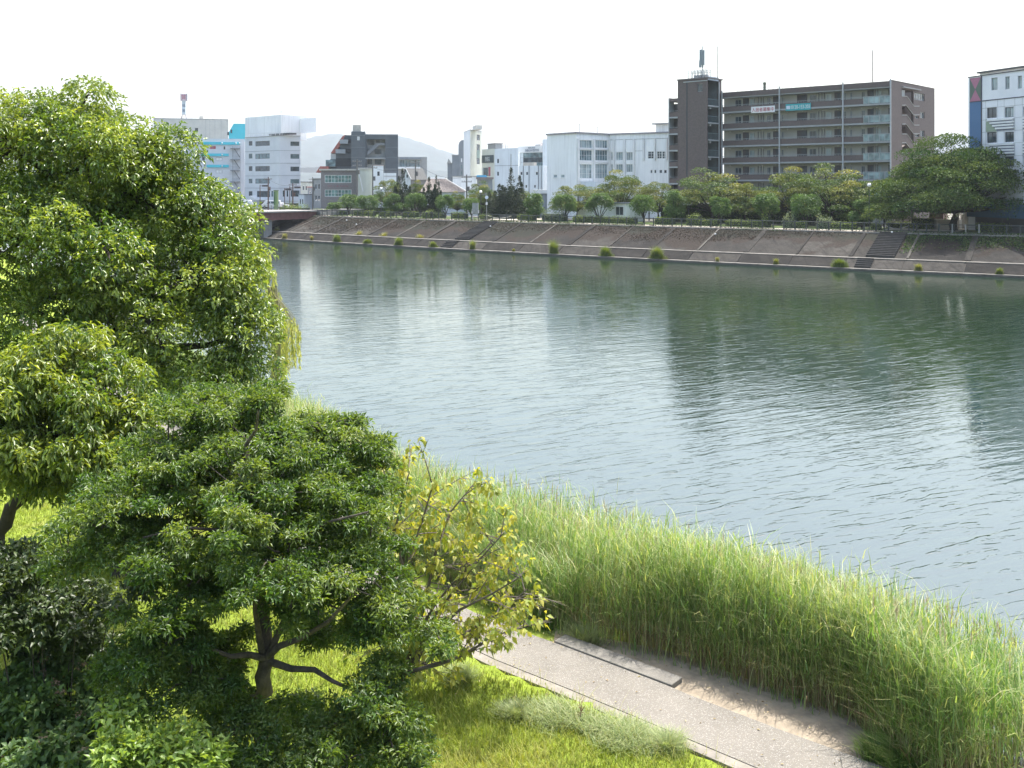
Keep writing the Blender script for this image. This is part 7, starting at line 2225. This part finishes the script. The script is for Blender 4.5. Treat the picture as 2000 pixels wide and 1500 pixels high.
hedge('roadside_bushes', 'dense dark undergrowth below the turning cherries left of the brown apartments', 1290, 1700, 28.5, 3.4, 1.5, spread_leaf, 561, top_round=.6, leaf=(.3, .17), dens=14, cat='bush')
hedge('roadside_bushes', 'dense dark undergrowth behind the clipped trees at mid bank', 935, 1045, 25, 3.4, 1.5, spread_leaf, 562, top_round=.6, leaf=(.3, .17), dens=16, cat='bush')
hedge('roadside_bushes', 'dark undergrowth behind the leftmost clipped trees', 640, 760, 25, 1.5, 1.5, spread_leaf, 563, top_round=.6, leaf=(.3, .17), dens=16, cat='bush')

# grass tufts growing on the toe of the embankment
tuft_m = leaf_mat('toe_grass', (.065, .12, .02), (.13, .20, .035), (.28, .27, .10), rough=.5, trans=.35)
rng = np.random.default_rng(71)
for i, (px, wpx, hpx, yv, lab) in enumerate(((556, 16, 7, .8, 'faint dry tuft on the embankment toe nearest the bridge'), (609, 8, 6, .9, 'tiny dry tuft second from the bridge'), (659.5, 26, 11, .1, 'leftmost of the three equal green tufts by the water'), (718, 26, 11, .1, 'middle one of the three equal green tufts by the water'),
        (778, 26, 12, .1, 'rightmost of the three equal green tufts by the water'), (847.5, 26, 11, .2, 'yellow green tuft just left of the short mid bank steps'), (923, 14, 11, .3, 'small tuft just right of the short mid bank steps'), (1003, 9, 6, .7, 'faint tuft between the mid bank steps and the tall tuft'),
        (1082, 24, 18, .1, 'tall green tuft below the clipped trees of the white hall'), (1184.5, 36, 15, .1, 'wide green tuft below the tall hall windows'), (1285, 46, 16, .2, 'widest yellow green tuft, below the left balconies of the brown apartments'), (1401, 9, 9, .7, 'thin dry tuft below the narrow clipped tree'),
        (1516, 12, 12, .5, 'thin tuft below the pear shaped clipped tree'), (1641, 36, 20, .0, 'bushy deep green tuft left of the short right hand steps'), (1794, 18, 9, .6, 'faint tuft below the spreading tree'), (1952, 16, 14, .2, 'small bright tuft near the right edge of the water line'))):
    b = bank(bank_u(px, .75), .75, .3)
    mpp = b.y / F_
    r = wpx * mpp / 2
    tuft('toe_grass_tuft', lab, tuple(b), r * .9, int(500 + 900 * r), (hpx * mpp * .5, hpx * mpp * 1.35), tuft_m, (.03, .05), yv, lean=(.05, .75), group='grass tufts on the embankment toe', squash=.3, ang=-.62)
# thin weeds in the slope joints and dead creeper hanging over the upper slope
def slope_scatter(name, label, n, fn, m, leaf, seed, yf=.4):
    global rng; rng = np.random.default_rng(seed)
    u = rng.uniform(bank_u(505, 8), bank_u(2040, 8), n); s = rng.uniform(4.2, 12.0, n)
    k = fn(u, s); u, s = u[k], s[k]; n = len(u)
    z = 1.45 + (s - 4.1) * .366
    pts = np.array([tuple(bank(a, q, c)) for a, q, c in zip(u, s, z)])
    me = leaf_mesh(name, pts, unit(rng.normal(size=(n, 3)) * np.array([1, 1, .4])), unit(rng.normal(size=(n, 3)) * .5 + np.array([-.2, -.3, 1])), rng.uniform(.7, 1.4, n) * leaf[0], rng.uniform(.7, 1.4, n) * leaf[1], rng.random(n), np.clip(rng.normal(yf, .3, n), 0, 1), m)
    tag(link(name, me), label, 'creeper', kind='stuff')
dead_m = leaf_mat('dead_creeper', (.024, .018, .014), (.05, .038, .030), (.085, .07, .055), rough=.9, trans=.1)
def fdead(u, s): return (smooth_noise(u, s, .35, 91) + (s - 8) * .16 + rng.normal(0, .16, len(u)) > .30) & (u < bank_u(1990, 8))
slope_scatter('dead_creeper', 'rust brown dead creeper covering the upper embankment slope in patches', 60000, fdead, dead_m, (.16, .10), 81, .3)
def fgreen(u, s): return ((u > bank_u(1765, 8)) & (smooth_noise(u, s, .5, 93) + (s - 7.5) * .2 + rng.normal(0, .15, len(u)) > .1)) | ((s > 11.1) & (smooth_noise(u, s, .7, 95) > -.1))
slope_scatter('dark_creeper', 'dark green creeper hanging over the embankment top below the spreading tree', 60000, fgreen, spread_leaf, (.20, .12), 82, .2)
# bits of litter: white specks on the slope
for i, (px, s, lab) in enumerate(((677, 9.6, 'white scrap of litter on the upper slope at the left'), (696, 8.0, 'tiny white scrap of litter lower on the left slope'), (958, 9.2, 'white scrap of litter just right of the mid bank stairs'), (1397, 9.0, 'white bird like scrap on the slope below the narrow clipped tree'), (1742, 11.2, 'white scrap near the top of the wide stairs'))):
    b = bank(bank_u(px, s), s, 1.5 + (s - 4.1) * .37)
    o = MB().sphere((b.x, b.y, b.z + .1), .14, 7, 5, sc=(1, .7, .8)).build('litter', white_paint); tag(o, lab, 'litter', 'white scraps of litter on the slope')
for i, (px, lab) in enumerate(((541, 'pale grass growing over the slope foot near the bridge'), (701, 'thin dry weeds on the ledge at the left slope'), (750, 'thin weeds on the ledge right of the left slope'), (821, 'thin pale weeds on the ledge left of the mid bank steps'))):
    b = bank(bank_u(px, 4.3), 4.3, 1.5)
    tuft('ledge_weed', lab, tuple(b), .9, 260, (.3, .8), tuft_m, (.03, .05), .8, lean=(.2, 1), group='thin weeds on the embankment ledge')

# ================================================================ air
hz = MB().box((-9500, -200, -4), (9500, 9500, 480))
hm = bpy.data.materials.new('haze'); hm.use_nodes = True
hn = hm.node_tree; hn.nodes.clear()
pv = hn.nodes.new('ShaderNodeVolumePrincipled'); pv.inputs['Color'].default_value = (.80, .88, .96, 1); pv.inputs['Density'].default_value = HAZE
pv.inputs['Anisotropy'].default_value = .2
ho = hn.nodes.new('ShaderNodeOutputMaterial'); hn.links.new(pv.outputs[0], ho.inputs['Volume'])
o = hz.build('haze', hm); tag(o, kind='stuff')
